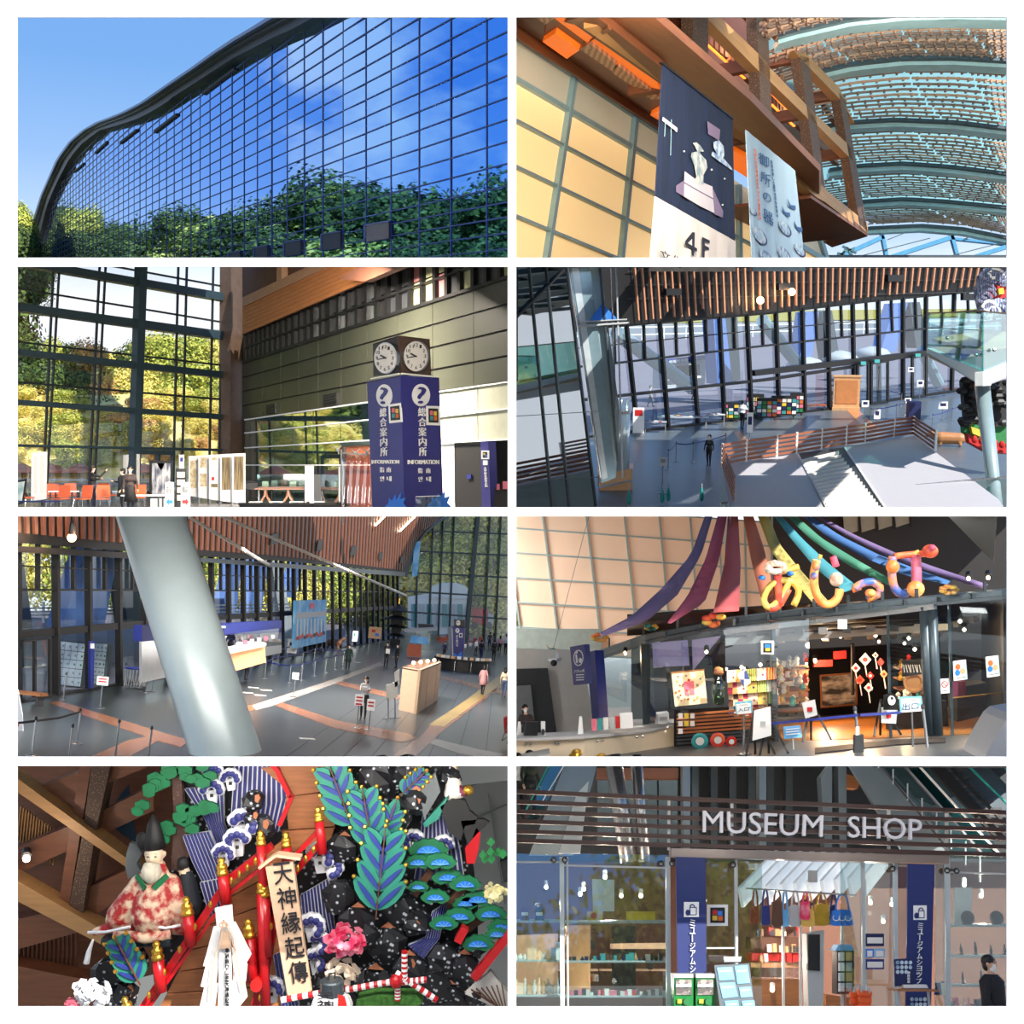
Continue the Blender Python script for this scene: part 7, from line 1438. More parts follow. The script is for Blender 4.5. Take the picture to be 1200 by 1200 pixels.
 def tripod(u,v,h_,lab,board=None,Y=24):
  mm=FL.M(P(u,v,Y));t=thing('easel',P(u,v,Y),lab,'easel')
  for x,y in((-.3,-.2),(.3,-.2),(0,.35)):put('leg',B(mm).bar((0,0,h_),(x,y,0),.04,.04,(0,1,0)),'black',t)
  if board:px('board',fr(Y-.25),board,.03,'white',t);c=V(board[0]).lerp(V(board[2]),.5);px('print',fr(Y-.29),[(c.x-3,c.y-2),(c.x+3,c.y-2),(c.x+3,c.y+3),(c.x-3,c.y+3)],.01,'red' if u>900 else 'lgrey',t)
 tripod(889,886,.9,'black tripod easel with a white board near the belt end',[(884,833),(903,828),(904,862),(882,868)]);tripod(905,886,.85,'black folding stand leaning beside the white easel');tripod(955,868,.85,'black easel with a white notice at the shop door',[(940,824),(955,820),(958,838),(944,842)],25.5);tripod(1037,862,.8,'black easel with a red marked card inside the door',[(1033,829),(1052,830),(1050,848),(1033,847)],26.5)
 t=thing('toy_bear_sign',P(1044,832,26),'black and white bear face sign at the door','sign');px('body',fr(26),[(1036,815),(1045,812),(1052,816),(1052,832),(1036,832)],.05,'black',t);px('face',fr(25.9),disc(1045,821,4.5,5.5,12),.04,'white',t);px('nose',fr(25.8),disc(1045.5,818.5,1.5,1.8,8),.03,'black',t)
 for u,v,lab in((1008,887,'thick steel barrier post before the shop door'),(1088,885,'steel barrier post beside the exit sign')):stanchion(FL.M(P(u,v,22.8)),lab,None,.93)
 bl=lambda a,b,lab:put('barrier_belt',B().bar(a,b,.012,.05,up),'blue',label=lab,cat='belt')
 bl(P(904,848,23.4),P(1006,838,22.8),'blue belt stretched left of the thick barrier post');bl(P(1008,838,22.8),P(1055,835,23),'blue belt running to the exit sign')
 t=thing('post_box',P(1006,889,22.9),'grey holder with white sheet fixed to the barrier post','holder');px('holder',fr(22.7),[(1002,862),(1012,861),(1013,889),(1001,889)],.1,'dgrey',t);px('sheet',fr(22.6),[(1003,852),(1007,851.5),(1007,861),(1003,861.5)],.02,'white',t)
 # white rounded edge of a planter in the right foreground
 pts=[(1154,892),(1156,884),(1162,872),(1171,857),(1178,845),(1186,838),(1210,834),(1210,892)]
 put('planter',pp(fr(17),pts,.8),'white',label='white rounded planter edge before the shop glass',cat='planter')
 put('pipe_lamp',B().tube([P(612,890,20),P(645,883,20)],.09,12),'offwhite',label='white tube light lying before the counter',cat='lamp')
 for k,(u,v) in enumerate(((673,886),(676,882),(705,887))):put('stanchion_head',B().ball(P(u,v,21),(.1,.1,.07),10,6).tube([P(u,v,21),P(u,891,21)],.03,6),'brass',label='brass post head before the cream counter',cat='post',group='brass post heads')
 for u,v,Y,e in((720,611,22,330),(900,611,21,330),(1080,611,21,260)):lamp('fill_lamp',P(u,v-3,Y),e,(1,.92,.84),'AREA',aim=P(u+20,800,Y+9),size=1.5)  # unseen fill lamps added before the craft shop front
craft_shop()
# ================================================================ opening 7: the decorated festival float under the timber lattice
def festival():
 room(0,3)
 mat('robe',(168,34,36),.6,scale=7,c2=(226,200,170));mat('lacquer',(186,20,28),.3,var=.08);mat('gold',(214,164,62),.28,.85,var=.1,scale=9);mat('rock',(190,196,204),.45,kind='voro',scale=11,c2=(24,25,30));mat('rock_face',(176,112,78),.5);mat('plank',(170,108,66),.5,scale=2,stretch=(1,1,12),var=.22)
 mat('indigo',(48,52,120),.5,var=.1);mat('foam',(232,234,238),.5,var=.03);mat('leaf_green',(40,128,108),.5,var=.15,scale=4);mat('leaf_blue',(38,56,132),.5,var=.1);mat('pine_green',(18,110,66),.6,var=.2,scale=5);mat('beard',(206,198,178),.8,scale=3,stretch=(9,9,.6),var=.2);mat('doll_skin',(226,202,172),.5,var=.04);mat('sign_wood',(214,178,146),.6,scale=1.5,stretch=(6,1,1),var=.06);mat('shell_grey',(96,102,104),.6,var=.1)
 Ly=lambda k:fr(18.5-k*.12)
 # timber lattice behind
 G=thing('timber_lattice',P(90,1180,24),'timber ceiling lattice behind the festival float','lattice');BK=fr(24.5)
 px('back_board',BK.off(-1.5),[(-40,880),(300,880),(300,1110),(-40,1200)],.1,'beam_dark',G)
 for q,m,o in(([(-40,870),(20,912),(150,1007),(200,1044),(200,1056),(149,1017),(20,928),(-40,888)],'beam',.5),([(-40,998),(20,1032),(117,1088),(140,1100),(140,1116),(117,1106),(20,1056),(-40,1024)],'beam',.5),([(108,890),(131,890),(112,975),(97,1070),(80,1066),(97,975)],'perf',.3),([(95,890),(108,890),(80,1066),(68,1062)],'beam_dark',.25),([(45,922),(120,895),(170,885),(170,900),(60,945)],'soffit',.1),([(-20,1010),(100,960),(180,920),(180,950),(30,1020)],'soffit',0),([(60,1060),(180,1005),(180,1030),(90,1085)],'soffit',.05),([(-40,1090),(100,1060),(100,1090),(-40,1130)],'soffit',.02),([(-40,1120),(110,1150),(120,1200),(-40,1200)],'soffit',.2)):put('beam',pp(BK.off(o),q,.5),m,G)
 for k in range(14):put('baffle',line(BK.off(-.6),(24+k*3.2,945+k*2.2),(20+k*3.2,985+k*2.2),1.2,.1),'beam',G)
 for k in range(14):put('baffle',line(BK.off(-.6),(24+k*5,1080+k),(24+k*5,1130+k),1.2,.1),'beam_dark',G)
 for q in([(80,925),(98,905),(98,945)],[(120,960),(150,920),(160,990)]):put('blue_gap',pp(BK.off(-.9),q,.05),mat('deep_teal',(40,70,90),.6),G)
 S=thing('spotlight',P(31,1006,23.5),'bright spotlight glowing among the timber beams','spotlight');put('bulb',B().ball(P(31,1006,23.5),.075,10,6),'wbulb',S);put('can',B().tube([P(31,1004,23.6),P(31,998,23.9)],.1,8),'black',S);put('arm',B().tube([P(31,998,23.9),P(31,990,26)],.03,6),'black',S);lamp('spot_glow',P(32,1008,23),40,(1,.8,.6),r=.1)
 px('skylight_strip',BK.off(.1),[(-40,1166),(20,1166),(52,1184),(-40,1184)],.05,'white',label='pale strip of ceiling below the timber beams',kind='structure')
 px('wall_grey',fr(24),[(440,880),(600,880),(600,1200),(440,1200)],.1,mat('pale_panel',(176,176,172),.5,var=.05),kind='structure');px('window_6',fr(23.9),[(500,890),(600,890),(600,914),(510,924)],.05,'white',kind='structure')
 for a,b in(((540,925),(600,905)),((556,960),(600,940)),((572,930),(592,1060)),((560,1080),(600,1070))):put('panel_joint',line(fr(23.95),a,b,.8,.03),'grey',label='dark joint in the grey wall panels',kind='structure')
 # helpers
 brace=lambda T,u,v,k:put('bracket',B().bar(Ly(k-.3).hit(u,v),Ly(-2.2).hit(u,v),.05,.05),'nblack',T)
 def flat(nm,uv,k,m,lab,cat,t=.12,group=None):return px(nm,Ly(k),uv,t,m,label=lab,cat=cat,group=group)
 def crest(u,v,s,rot,k,lab,n=6):
  T=thing('wave_crest',P(u,v+s*12,Ly(k).p.y),lab,'wave','painted wave crests');pl=Ly(k)
  for i in range(n):
   a=rot+(i-n/2)*.62;cx,cy=u+s*8*math.cos(a),v+s*8*math.sin(a)*.9
   q=pl.off(.02*i);c=q.hit(cx,cy);r=5.4*s*c.y/F
   put('foam_curl',B().lathe(c,[(r*.5,-.06),(r,-.03),(r,.03),(r*.5,.06)],12,(0,1,0)),'foam',T);put('blue_curl',B().lathe(c+V((r*.16,-.09,-r*.1)),[(r*.1,-.02),(r*.62,0),(r*.55,.05)],10,(0,1,0)),'indigo',T)
  brace(T,u,v+6*s,k);put('stem',pp(pl.off(-.05),[(u-6*s,v+2*s),(u+6*s,v),(u+5*s,v+14*s),(u-3*s,v+15*s)],.08),'foam',T)
 def fall(uvl,uvr,k,lab,n=9):
  T=thing('painted_water',Ly(k).hit(*uvl[-1]),lab,'painted water');pl=Ly(k)
  ev=lambda tab,f:(lambda x:V(tab[min(int(x),len(tab)-2)]).lerp(V(tab[min(int(x),len(tab)-2)+1]),x-min(int(x),len(tab)-2)))(f*(len(tab)-1))
  m=10;rows=[[pl.hit(*ev(uvl,i/m).lerp(ev(uvr,i/m),j/4)) for j in range(5)] for i in range(m+1)]
  brace(T,*ev(uvl,.5).lerp(ev(uvr,.5),.5),k);put('sheet',B().grid(rows,-pl.n*.1),'foam',T)
  for s in range(n):
   a,b=(s+.18)/n,(s+.78)/n;put('ribbon',B().grid([[pl.off(.03).hit(*ev(uvl,i/m).lerp(ev(uvr,i/m),f)) for f in(a,b)] for i in range(m+1)],-pl.n*.03),'indigo',T)
 px('float_backing',Ly(-2),[(212,893),(520,893),(548,960),(560,1060),(560,1200),(200,1200),(190,1110)],.1,'rock',label='dark dotted backing board of the festival float',cat='board')
 # water
 fall([(275,893),(270,960),(272,985)],[(334,893),(336,935),(326,975)],0,'broad indigo striped waterfall behind the upper red rail',11)
 fall([(216,925),(240,960),(255,1000)],[(262,920),(262,965),(275,1000)],0,'indigo striped water beside the pine trunk',8);fall([(214,980),(225,1010),(250,1060)],[(245,975),(262,1015),(268,1050)],2,'large curling indigo wave beside the bearded doll',8);fall([(234,1035),(240,1055),(245,1075)],[(262,1030),(264,1045),(266,1060)],3,'small indigo wave under the large one',6)
 fall([(352,1050),(356,1090),(385,1130)],[(385,1030),(390,1070),(395,1120)],1,'indigo striped water beside the name board',9);fall([(495,955),(490,1000),(485,1030)],[(530,955),(540,1000),(545,1035)],0,'pale striped waterfall behind the pine cut-outs',9);fall([(506,1070),(498,1100),(478,1108)],[(524,1058),(515,1100),(496,1124)],4,'pale striped chute among the rocks',6);fall([(320,1120),(325,1150),(330,1180)],[(340,1110),(345,1150),(350,1180)],1,'indigo stripes beside the red pillar',5)
 for a in((248,925,1.2,-1.2,1,'upper white wave crest beside the pine trunk'),(285,965,1.5,-.8,3,'tall white wave crest over the red rail'),(278,985,1.3,-1.6,4,'middle white wave crest'),(262,1000,1.1,-1.0,4,'low white wave crest near the doll'),(250,905,1.0,-1.8,1,'white wave crest next to the pine boughs'),(270,912,1,-1.2,2,'small white wave crest under the pine boughs'),(375,1003,1.4,-.7,3,'white wave crest beside the name board'),(388,1015,1.2,.2,3,'leaning white wave crest above the dark rock'),(365,1085,1.3,-.4,4,'white wave crest above the pink flower'),(372,1105,1.2,-.2,4,'white wave crest left of the pink flower'),(370,1125,1.2,-.3,4,'low white wave crest left of the pale flower'),(318,1158,1.2,-1.2,5,'white wave crest beside the name board foot'),(484,985,1.1,-1.8,2,'white wave crest on the right waterfall'),(520,990,1.0,-1.3,2,'pale wave crest right of the waterfall')):crest(*a)
 # pine at the top: trunk and painted boughs
 T=thing('painted_pine',Ly(1).hit(207,1010),'painted pine with scaly trunk and green boughs above the doll','painted tree')
 put('trunk',pp(Ly(1),[(200,890),(212,890),(214,950),(222,1000),(215,1020),(200,1020),(204,960)],.15),mat('scaly',(112,82,70),.7,kind='voro',scale=12,c2=(84,60,52)),T)
 q5=random.Random(5)
 for a,b,n in(((196,898),(160,955),9),((200,896),(180,925),7),((214,897),(232,920),8),((212,960),(252,942),10),((196,970),(192,982),4),((222,968),(208,948),5),((236,898),(240,906),3)):
  for i in range(n):p=V(a).lerp(V(b),i/max(1,n-1));u,v=p.x+q5.uniform(-6,6),p.y+q5.uniform(-4,4);s_=q5.uniform(6,9);put('bough',pp(Ly(2.6+.12*i),[(u+s_*(1+.16*(m%2))*math.cos(m*.5236),v+s_*.7*(1+.16*(m%2))*math.sin(m*.5236)) for m in range(12)],.06),'pine_green',T)
  # bearded doll
 pl=Ly(4);Y=pl.p.y;D=thing('bearded_doll',P(172,1098,Y),'seated bearded doll in red brocade robe and tall black hat','doll');k=Y/F
 mm=Matrix.Translation(P(182,1095,Y));c=lambda u,v,y=0:V(((u-182)*k,y,(1095-v)*k))
 fuse([(c(182,1070),c(182,1040),30*k,22*k,0),(c(182,1035),c(182,1022),20*k,16*k,0),(c(166,1035),c(138,1075),13*k,15*k,0),(c(200,1035),c(212,1072),12*k,13*k,0),(c(150,1082),c(215,1085),10*k,11*k,0),(c(112,1092),c(150,1082),5*k,10*k,0),(c(182,1020),c(182,1010),8*k,8*k,1),(c(182,1004,-.05),c(182,1000,-.05),11*k,11*k,1),(c(182,1004,-.2),c(182,1001,-.2),2*k,1.6*k,1),(c(171,1002),c(171,999),2.4*k,2.4*k,1),(c(193,1002),c(193,999),2.4*k,2.4*k,1)],['robe','doll_skin'],.022,mm,'body',D)
 put('beard',B(mm).tube([c(182,1008,-.16),c(182,1016,-.2),c(182,1024,-.2),c(181,1032,-.18)],[9*k,12*k,10*k,3*k],10),'beard',D,smooth=True);put('hat',B(mm).tube([c(182,994),c(181,980),c(180,966),c(179,955)],[12.5*k,10.5*k,7.5*k,1.5*k],12),'nblack',D,smooth=True);put('hat_flap',B(mm).ball(c(167,986,.05),(9*k,.06,11*k),10,6),'nblack',D,smooth=True)
 for u in(177.5,186.5):put('eye',B(mm).ball(c(u,1000,-.185),(1.7*k,.012,.7*k),8,4),'ink',D);put('eyebrow',B(mm).bar(c(u-2.4,996.5,-.18),c(u+2.4,996.5,-.18),.012,.01),'beard',D)
 put('mouth',B(mm).ball(c(182,1008,-.26),(2.6*k,.02,.9*k),8,4),'shop_red',D);put('moustache',B(mm).bar(c(175,1007,-.22),c(189,1007,-.22),.03,.02),'beard',D)
 put('robe_hem',B(mm).tube([c(106,1090,-.1),c(130,1086,-.22),c(160,1078,-.3)],1.6*k,8).tube([c(182,1076,-.3),c(200,1080,-.28),c(216,1079,-.2)],1.6*k,8),'foam',D);put('lap_fold',B(mm).tube([c(140,1088,-.22),c(178,1092,-.28),c(205,1088,-.22)],6*k,10),'robe',D,smooth=True);put('under_skirt',B(mm).box(c(165,1098,.0),(80*k,.5,9*k)),mat('dot_teal',(24,60,66),.6,kind='voro',scale=9,c2=(18,34,44)),D);put('tassel',B(mm).tube([c(112,1098,-.1),c(107,1112,-.1),c(104,1126,-.1)],[1.2*k,3*k,3.6*k],8),'white',D);put('collar',B(mm).bar(c(164,1022,-.16),c(177,1034,-.3),.03,.08).bar(c(200,1022,-.16),c(187,1034,-.3),.03,.08),'pine_green',D)
 flat('grey_cloud',[(148,1000),(152,988),(162,990),(166,1000),(160,1012),(166,1024),(150,1030),(147,1018)],2,'shell_grey','plain grey cut-out cloud behind the doll','cut-out');T=thing('attendant_doll',Ly(3).hit(222,1060),'small dark robed doll behind the red rail','doll');q=P(222,1060,Ly(3).p.y);m2=Matrix.Translation(q)
 fuse([(V((0,0,0)),V((-.04,0,.38)),.2,.14,0),(V((-.06,0,.42)),V((-.08,0,.52)),.07,.085,1),(V((-.1,0,.6)),V((-.1,0,.64)),.1,.1,2)],[mat('dark_robe',(26,32,40),.7),'doll_skin','nblack'],.025,m2,'body',T)
 # bridge boards
 Bd=thing('bridge_deck',Ly(1).hit(250,1180),'curving bridge of wooden boards across the float','bridge')
 for i in range(6):f0,f1=i/6,(i+.95)/6;a,b=V((190,1190)).lerp(V((275,1190)),0),V((335,1000));L0,L1,R0,R1=V((262,1038)),V((182,1190)),V((330,985)),V((330,1190));g=lambda x,y:tuple(L0.lerp(L1,x).lerp(R0.lerp(R1,x),y));put('board',pp(Ly(.5+i*.02),[g(f0,0),g(f0,1),g(f1,1),g(f1,0)],.1),'plank',Bd)
 for q in([(306,900),(400,890),(398,925),(345,932)],[(335,934),(398,927),(392,968),(338,972)],[(330,974),(392,970),(385,990),(336,1000)]):put('board',pp(Ly(.4),q,.1),'plank',Bd)
 # red rails and posts with gold caps
 R=thing('red_railing',Ly(6).hit(250,1100),'red lacquered bridge railing with gold capped posts','railing')
 def post(u,v0,v1,s=1,lean=4):
  Y=Ly(7).p.y;a,b=P(u+lean,v1,Y),P(u,v0,Y);k=Y/F*s;o=put('post',B().tube([a,b],7*k,10),'lacquer',R,smooth=True);ax=(b-a).normalized();put('gold_cap',B().lathe(b,[(7.6*k,0),(7.6*k,4*k),(6*k,5*k),(7*k,9*k),(6*k,13*k),(3.5*k,14*k),(5.2*k,18*k),(1*k,22*k)],12,ax),'gold',o,smooth=True)
 for a in((185,1124,1162,1),(220,1072,1108,1),(261,1025,1058,.95),(152,1186,1196,.9),(292,1098,1150,1),(310,1050,1120,.9),(306,990,1060,.8),(374,962,1000,.8),(336,992,1040,.8),(307,1046,1180,.9)):post(*a)
 for a,b,w_ in(((160,1192),(262,1040),9),((175,1180),(268,1050),4),((262,1035),(318,992),8),((268,1048),(318,1008),4),((322,1050),(378,985),7),((300,1185),(322,1060),14),((330,1020),(372,975),5),((310,1080),(340,1040),7),((325,905),(340,935),5),((342,933),(327,968),5),((312,890),(326,905),5),((298,1100),(312,1180),6)):put('rail',line(Ly(6),a,b,w_,.12),'lacquer',R)
 for(a,b) in(((165,1180),(260,1040)),((266,1036),(316,996)),((303,1180),(320,1070)),((326,1044),(374,988))):
  for i in range(5):q=V(a).lerp(V(b),.1+i*.19);put('gold_slot',B().ball(Ly(7.2).hit(q.x,q.y),(.03,.03,.06),8,5),'gold',R)
  # paper streamers
 T=thing('paper_streamer',Ly(9).hit(262,1180),'white folded paper shrine streamer tied with straw cord','paper streamer')
 for i,q in enumerate(([(252,1064),(272,1060),(274,1086),(254,1088)],[(250,1086),(262,1084),(258,1135),(238,1132)],[(266,1082),(276,1080),(295,1118),(284,1136)],[(242,1128),(258,1124),(252,1160),(235,1156)],[(272,1110),(290,1130),(288,1150),(274,1160)],[(240,1154),(256,1152),(250,1190),(232,1188)],[(270,1150),(286,1146),(290,1168),(272,1190)],[(258,1088),(270,1086),(273,1190),(255,1190)])):put('fold',pp(Ly(9+i*.12),q,.012),'white',T)
 put('cord',B().tube([Ly(10.4).hit(*q) for q in((262,1078),(258,1100),(250,1130),(246,1170))],.012,5).tube([Ly(10.4).hit(*q) for q in((262,1078),(272,1100),(280,1140),(284,1160))],.012,5).tube([Ly(10.4).hit(262+5*math.cos(a*.7),1084+3*math.sin(a*.7)) for a in range(10)],.012,5),'sign_wood',T);vtxt('奉納飾り山笠天神縁起傳',Ly(10.2),[(264,1110),(268.5,1110),(268.5,1182),(264,1182)],'ink',T);brace(T,263,1074,8.8);px('knot_tag',Ly(10.3),[(261,1092),(267,1092),(270,1112),(258,1112)],.02,'sign_wood',T)
 # name board
 T=thing('name_board',Ly(10).hit(350,1170),'pale wooden name board with brushed black characters','sign');px('board',Ly(10),[(311,1016),(343,1010),(365,1166),(338,1172)],.1,'sign_wood',T);put('gable',line(Ly(10.4),(303,1018),(323,1003),3.4,.2),'sign_wood',T);put('gable',line(Ly(10.4),(323,1003),(352,1007),3.4,.2),'sign_wood',T)
 brace(T,330,1030,9);brace(T,350,1140,9)
 for i,ch in enumerate('天神縁起傳'):x=319+i*4.5;y=1012+i*29;txt(ch,Ly(10).off(.01),[(x,y),(x+22,y-3),(x+25.5,y+22),(x+3.5,y+25)],'ink',T,t=.01)
 # feather leaves
 def leaf(tip,root,s,k,lab,n=4):
  T=thing('painted_leaf',Ly(k).hit(*root),lab,'painted leaf','painted fern leaves');tip,root=V(tip),V(root);d=(tip-root);L_=d.length;d.normalize();nrm=V((-d.y,d.x))
  def lobe(p,ax,ln_,w_,o):
   s2=V((-ax.y,ax.x));prof=((0,.3),(.2,.8),(.45,1),(.7,.85),(.9,.45),(1,.04));up_=[p+ax*(ln_*f)+s2*(w_*g) for f,g in prof];dn=[p+ax*(ln_*f)-s2*(w_*g) for f,g in prof[::-1]];put('lobe',pp(Ly(k+o),[tuple(q) for q in up_+dn],.05),'leaf_green',T);up2=[p+ax*(ln_*f*.86)+s2*(w_*g*.3) for f,g in prof];dn2=[p+ax*(ln_*f*.86)-s2*(w_*g*.3) for f,g in prof[::-1]];put('blue_centre',pp(Ly(k+o+.25),[tuple(q) for q in up2+dn2],.02),'leaf_blue',T);e=p+ax*ln_;put('gold_tip',B().ball(Ly(k+o+.3).hit(e.x,e.y),.035,6,4),'gold',T)
  lobe(root.lerp(tip,.45),d,L_*.55,11*s,0)
  for i in range(n):
   f=.12+.2*i;p=root.lerp(tip,f)
   for sg in(-1,1):lobe(p,(d*.75+nrm*sg*.66).normalized(),L_*(.42-.03*i),8.5*s,.1+.05*i)
  put('spine',line(Ly(k+.8),tuple(root),tuple(tip),1.2,.03),'brown',T)
 leaf((452,968),(440,1078),1.15,8,'big green and blue feather leaf over the rocks');leaf((424,922),(438,1000),1.0,7,'upper green and blue feather leaf');leaf((384,893),(415,975),1.1,6,'green and blue feather leaf against the bridge boards');leaf((134,1098),(164,1155),.95,8,'small green and blue feather leaf under the doll');leaf((500,903),(470,932),.8,5,'green feather leaf behind the upper rocks');leaf((466,935),(446,990),.7,6.5,'narrow green feather leaf behind the big one',3)
 # rocks: facetted, ringed
 r=random.Random(21);RK=[(445,905,26),(480,900,20),(462,948,24),(488,935,18),(500,925,16),(404,990,20),(400,1045,22),(420,1075,22),(470,1065,24),(455,1100,24),(490,1075,18),(430,1090,18),(520,1120,24),(545,1130,22),(505,1150,26),(440,1150,26),(470,1160,24),(530,1165,22),(560,1160,16),(400,1165,20),(310,965,16),(298,955,12),(130,1135,20),(150,1160,18),(165,1120,16),(145,1110,14),(395,1110,20),(480,1130,20),(556,1105,14),(528,905,14),(300,935,14),(385,1140,16)]
 for i,(u,v,s) in enumerate(RK):
  kk=2+(i%4)*.5;Y=Ly(kk).p.y;k=Y/F*s;c0=P(u,v,Y);T=thing('painted_rock',c0-V((0,0,k)),'black painted rock dotted with pale rings and copper facets','rock','painted rocks of the float');b=B();n=7;rings=[]
  for a in range(4):rings.append([c0+V((k*(.45,.95,1.0,.7)[a]*math.cos(j*6.283/n+i)*r.uniform(.8,1.1),-.05-.16*(.9,1.1,.9,.4)[a]*r.uniform(.5,1.2),k*((.75,.25,-.4,-.9)[a]+r.uniform(-.12,.12))))+V((0,k*.5*math.sin(j*6.283/n+i),0)) for j in range(n)])
  b.grid([x+[x[0]] for x in rings]);b.sheet(rings[0]);b.sheet(rings[3]);put('stone',b,'rock',T)
  put('copper_facet',pp(fr(Y-.27),[(u-s*.1,v-s*.2),(u+s*.2,v-s*.3),(u+s*.35,v),(u+s*.15,v+s*.45),(u-s*.1,v+s*.3)],.04),'rock_face',T);
  if i%2:put('copper_facet',pp(fr(Y-.24),[(u-s*.35,v-s*.55),(u,v-s*.8),(u+s*.35,v-s*.5)],.04),'rock_face',T)
  # blue-hearted pine clouds at the right
 for i,(u,v,s) in enumerate(((502,1000,22),(490,1014,16),(516,1014,18),(525,1032,18),(545,1040,18),(510,1055,16),(560,1058,18),(538,1078,18),(520,1086,16),(575,1075,18),(588,1090,16),(560,1110,18),(545,1062,14),(490,1042,12),(583,1098,14))):
  T=thing('pine_cloud',Ly(6).hit(u,v+s*.5),'green scalloped pine cut-out with a blue fan heart','cut-out','pine cut-outs over the rocks');q=Ly(5+(i%3)*.6);brace(T,u,v-2,4.5);put('scallop',pp(q,[(u+s*(1+.12*(j%2))*math.cos(math.pi+j*math.pi/12),v+s*.72*(1+.12*(j%2))*math.sin(math.pi+j*math.pi/12)) for j in range(13)]+[(u+s*.5,v+s*.28),(u,v+s*.14),(u-s*.5,v+s*.28)],.06),'pine_green',T);put('fan',pp(q.off(.03),[(u+s*.62*math.cos(math.pi+j*math.pi/8),v+s*.38*math.sin(math.pi+j*math.pi/8)) for j in range(9)],.03),'bolt_blue',T)
  for j in range(5):a=math.pi+(j+.5)*math.pi/5;put('fan_rib',line(q.off(.045),(u,v),(u+s*.55*math.cos(a),v+s*.34*math.sin(a)),.8,.01),'screen_blue',T)
 for a,b,lab in(((515,1070),(545,1040),'brown painted branch under the upper pine cut-outs'),((540,1095),(575,1070),'brown painted branch among the right pine cut-outs'),((485,1050),(505,1020),'brown painted branch on the right waterfall')):ln('painted_branch',Ly(4),a,b,8,.1,'brown',label=lab,cat='branch')
 for a,b,lab in(((555,1148),(600,1092),'long red post leaning over the pale roof cut-out'),((536,1105),(545,1088),'short red post among the pine cut-outs')):ln('red_post',Ly(7),a,b,9,.15,'lacquer',label=lab,cat='post')
 # right side shapes
 for q,m,lab in(([(516,945),(530,936),(545,938),(550,950),(560,958),(556,966),(545,968),(540,985),(525,975)],'nblack','black cut-out cloud under the small white doll'),([(540,962),(566,960),(574,964),(560,976),(548,990)],'nblack','lower black cut-out cloud'),([(547,1012),(545,995),(553,984),(558,970),(563,975),(561,995),(556,1012)],'lacquer','red flame cut-out beside the grey wall'),([(545,1165),(575,1138),(600,1170),(590,1185)],'offwhite','pale ribbed roof cut-out under the red post'),([(490,930),(510,905),(516,928),(497,960)],'shell_grey','silver blade cut-out among the rocks'),([(496,965),(526,932),(514,960),(498,970)],'leaf_green','green blade cut-out among the rocks')):flat('cut_out',q,5.5,m,lab,'cut-out')
 for i in range(7):ln('roof_stripe',Ly(6),(552+i*6,1160-i*1),(576+i*3,1176+i*2),1.2,.03,'brown',label='brown rib on the pale roof cut-out',cat='rib',group='roof cut-out ribs')
 # flowers
 def flower(u,v,s,m,lab,k=9):
  Y=Ly(k).p.y;T=thing('paper_flower',P(u,v+s,Y),lab,'flower');q=random.Random(int(u));brace(T,u,v,k-1)
  for i in range(46):a=q.uniform(0,6.28);f=q.random()**.6;c=P(u+s*f*math.cos(a),v+s*f*.9*math.sin(a),Y-.3*(1-f*f));x=V((math.cos(a+1.57),q.uniform(-.4,.4),-math.sin(a+1.57)))*s*.3*Y/F;y=V((math.cos(a),-.5,-math.sin(a)))*s*.26*Y/F;put('petal',B().poly([c-x,c-x*.5+y,c+x*.5+y*1.2,c+x,c-y*.4],(0,.012,0)),m,T)
 flower(404,1102,20,mat('peony',(226,44,92),.6,scale=6,c2=(246,150,170)),'bright pink paper peony among the rocks');flower(401,1140,17,mat('pale_petal',(226,208,184),.6,var=.05),'pale cream paper peony under the pink one',8.5);flower(108,1162,19,'foam','white paper flower below the doll');flower(581,1046,12,mat('lemon',(234,224,170),.6),'lemon paper flower beside the pine cut-outs');flower(86,1178,9,'pink','pink paper flower beside the white one',8)
 # rope, lantern, small things
 T=thing('twisted_rope',Ly(11).hit(460,1150),'red and white twisted rope tied across the rocks','rope')
 for a,b in(((330,1172),(405,1158)),((405,1160),(462,1150)),((462,1152),(500,1148)),((464,1140),(512,1172)),((474,1150),(474,1114)),((466,1150),(466,1172))):
  n=12
  for i in range(n):p,q=V(a).lerp(V(b),i/n),V(a).lerp(V(b),(i+1)/n);put('strand',B().tube([Ly(11).hit(*p),Ly(11).hit(*q)],.045,8),'lacquer' if i%2 else 'white',T)
 put('knot',B().ball(Ly(11.3).hit(464,1150),.1,10,6),'lacquer',T)
 T=thing('paper_lantern',Ly(12).hit(389,1190),'white paper lantern lettered in black with a red side','lantern');c=Ly(12).hit(389,1176);put('globe',B().lathe(c-V((0,0,.28)),[(.14,0),(.26,.1),(.3,.26),(.26,.36),(.15,.42)],22),'white',T,smooth=True);put('cap',B().lathe(c+V((0,0,.12)),[(.17,0),(.17,.2),(.15,.22)],18),'dsteel',T);put('hook',B().tube([c+V((-.05,0,.34)),c+V((-.04,0,.42)),c+V((.04,0,.44)),c+V((.04,0,.36))],.015,6),'nblack',T)
 lp=fr(c.y-.31);txt('天',lp,[(372,1163),(391,1163),(391,1171),(372,1171)],'ink',T);txt('神',lp,[(372,1172),(391,1172),(391,1182),(372,1182)],'ink',T);px('red_side',lp.off(-.04),[(396,1166),(404,1168),(408,1184),(396,1184)],.02,'red',T)
 px('moss_band',Ly(11),[(416,1184),(418,1172),(440,1167),(490,1168),(495,1176),(480,1184)],.3,mat('moss',(60,110,40),.9,scale=18,var=.5),label='strip of green moss under the rope',cat='moss');T=thing('plant',Ly(5).hit(580,1005),'small green leafy plant before the grey wall','plant')
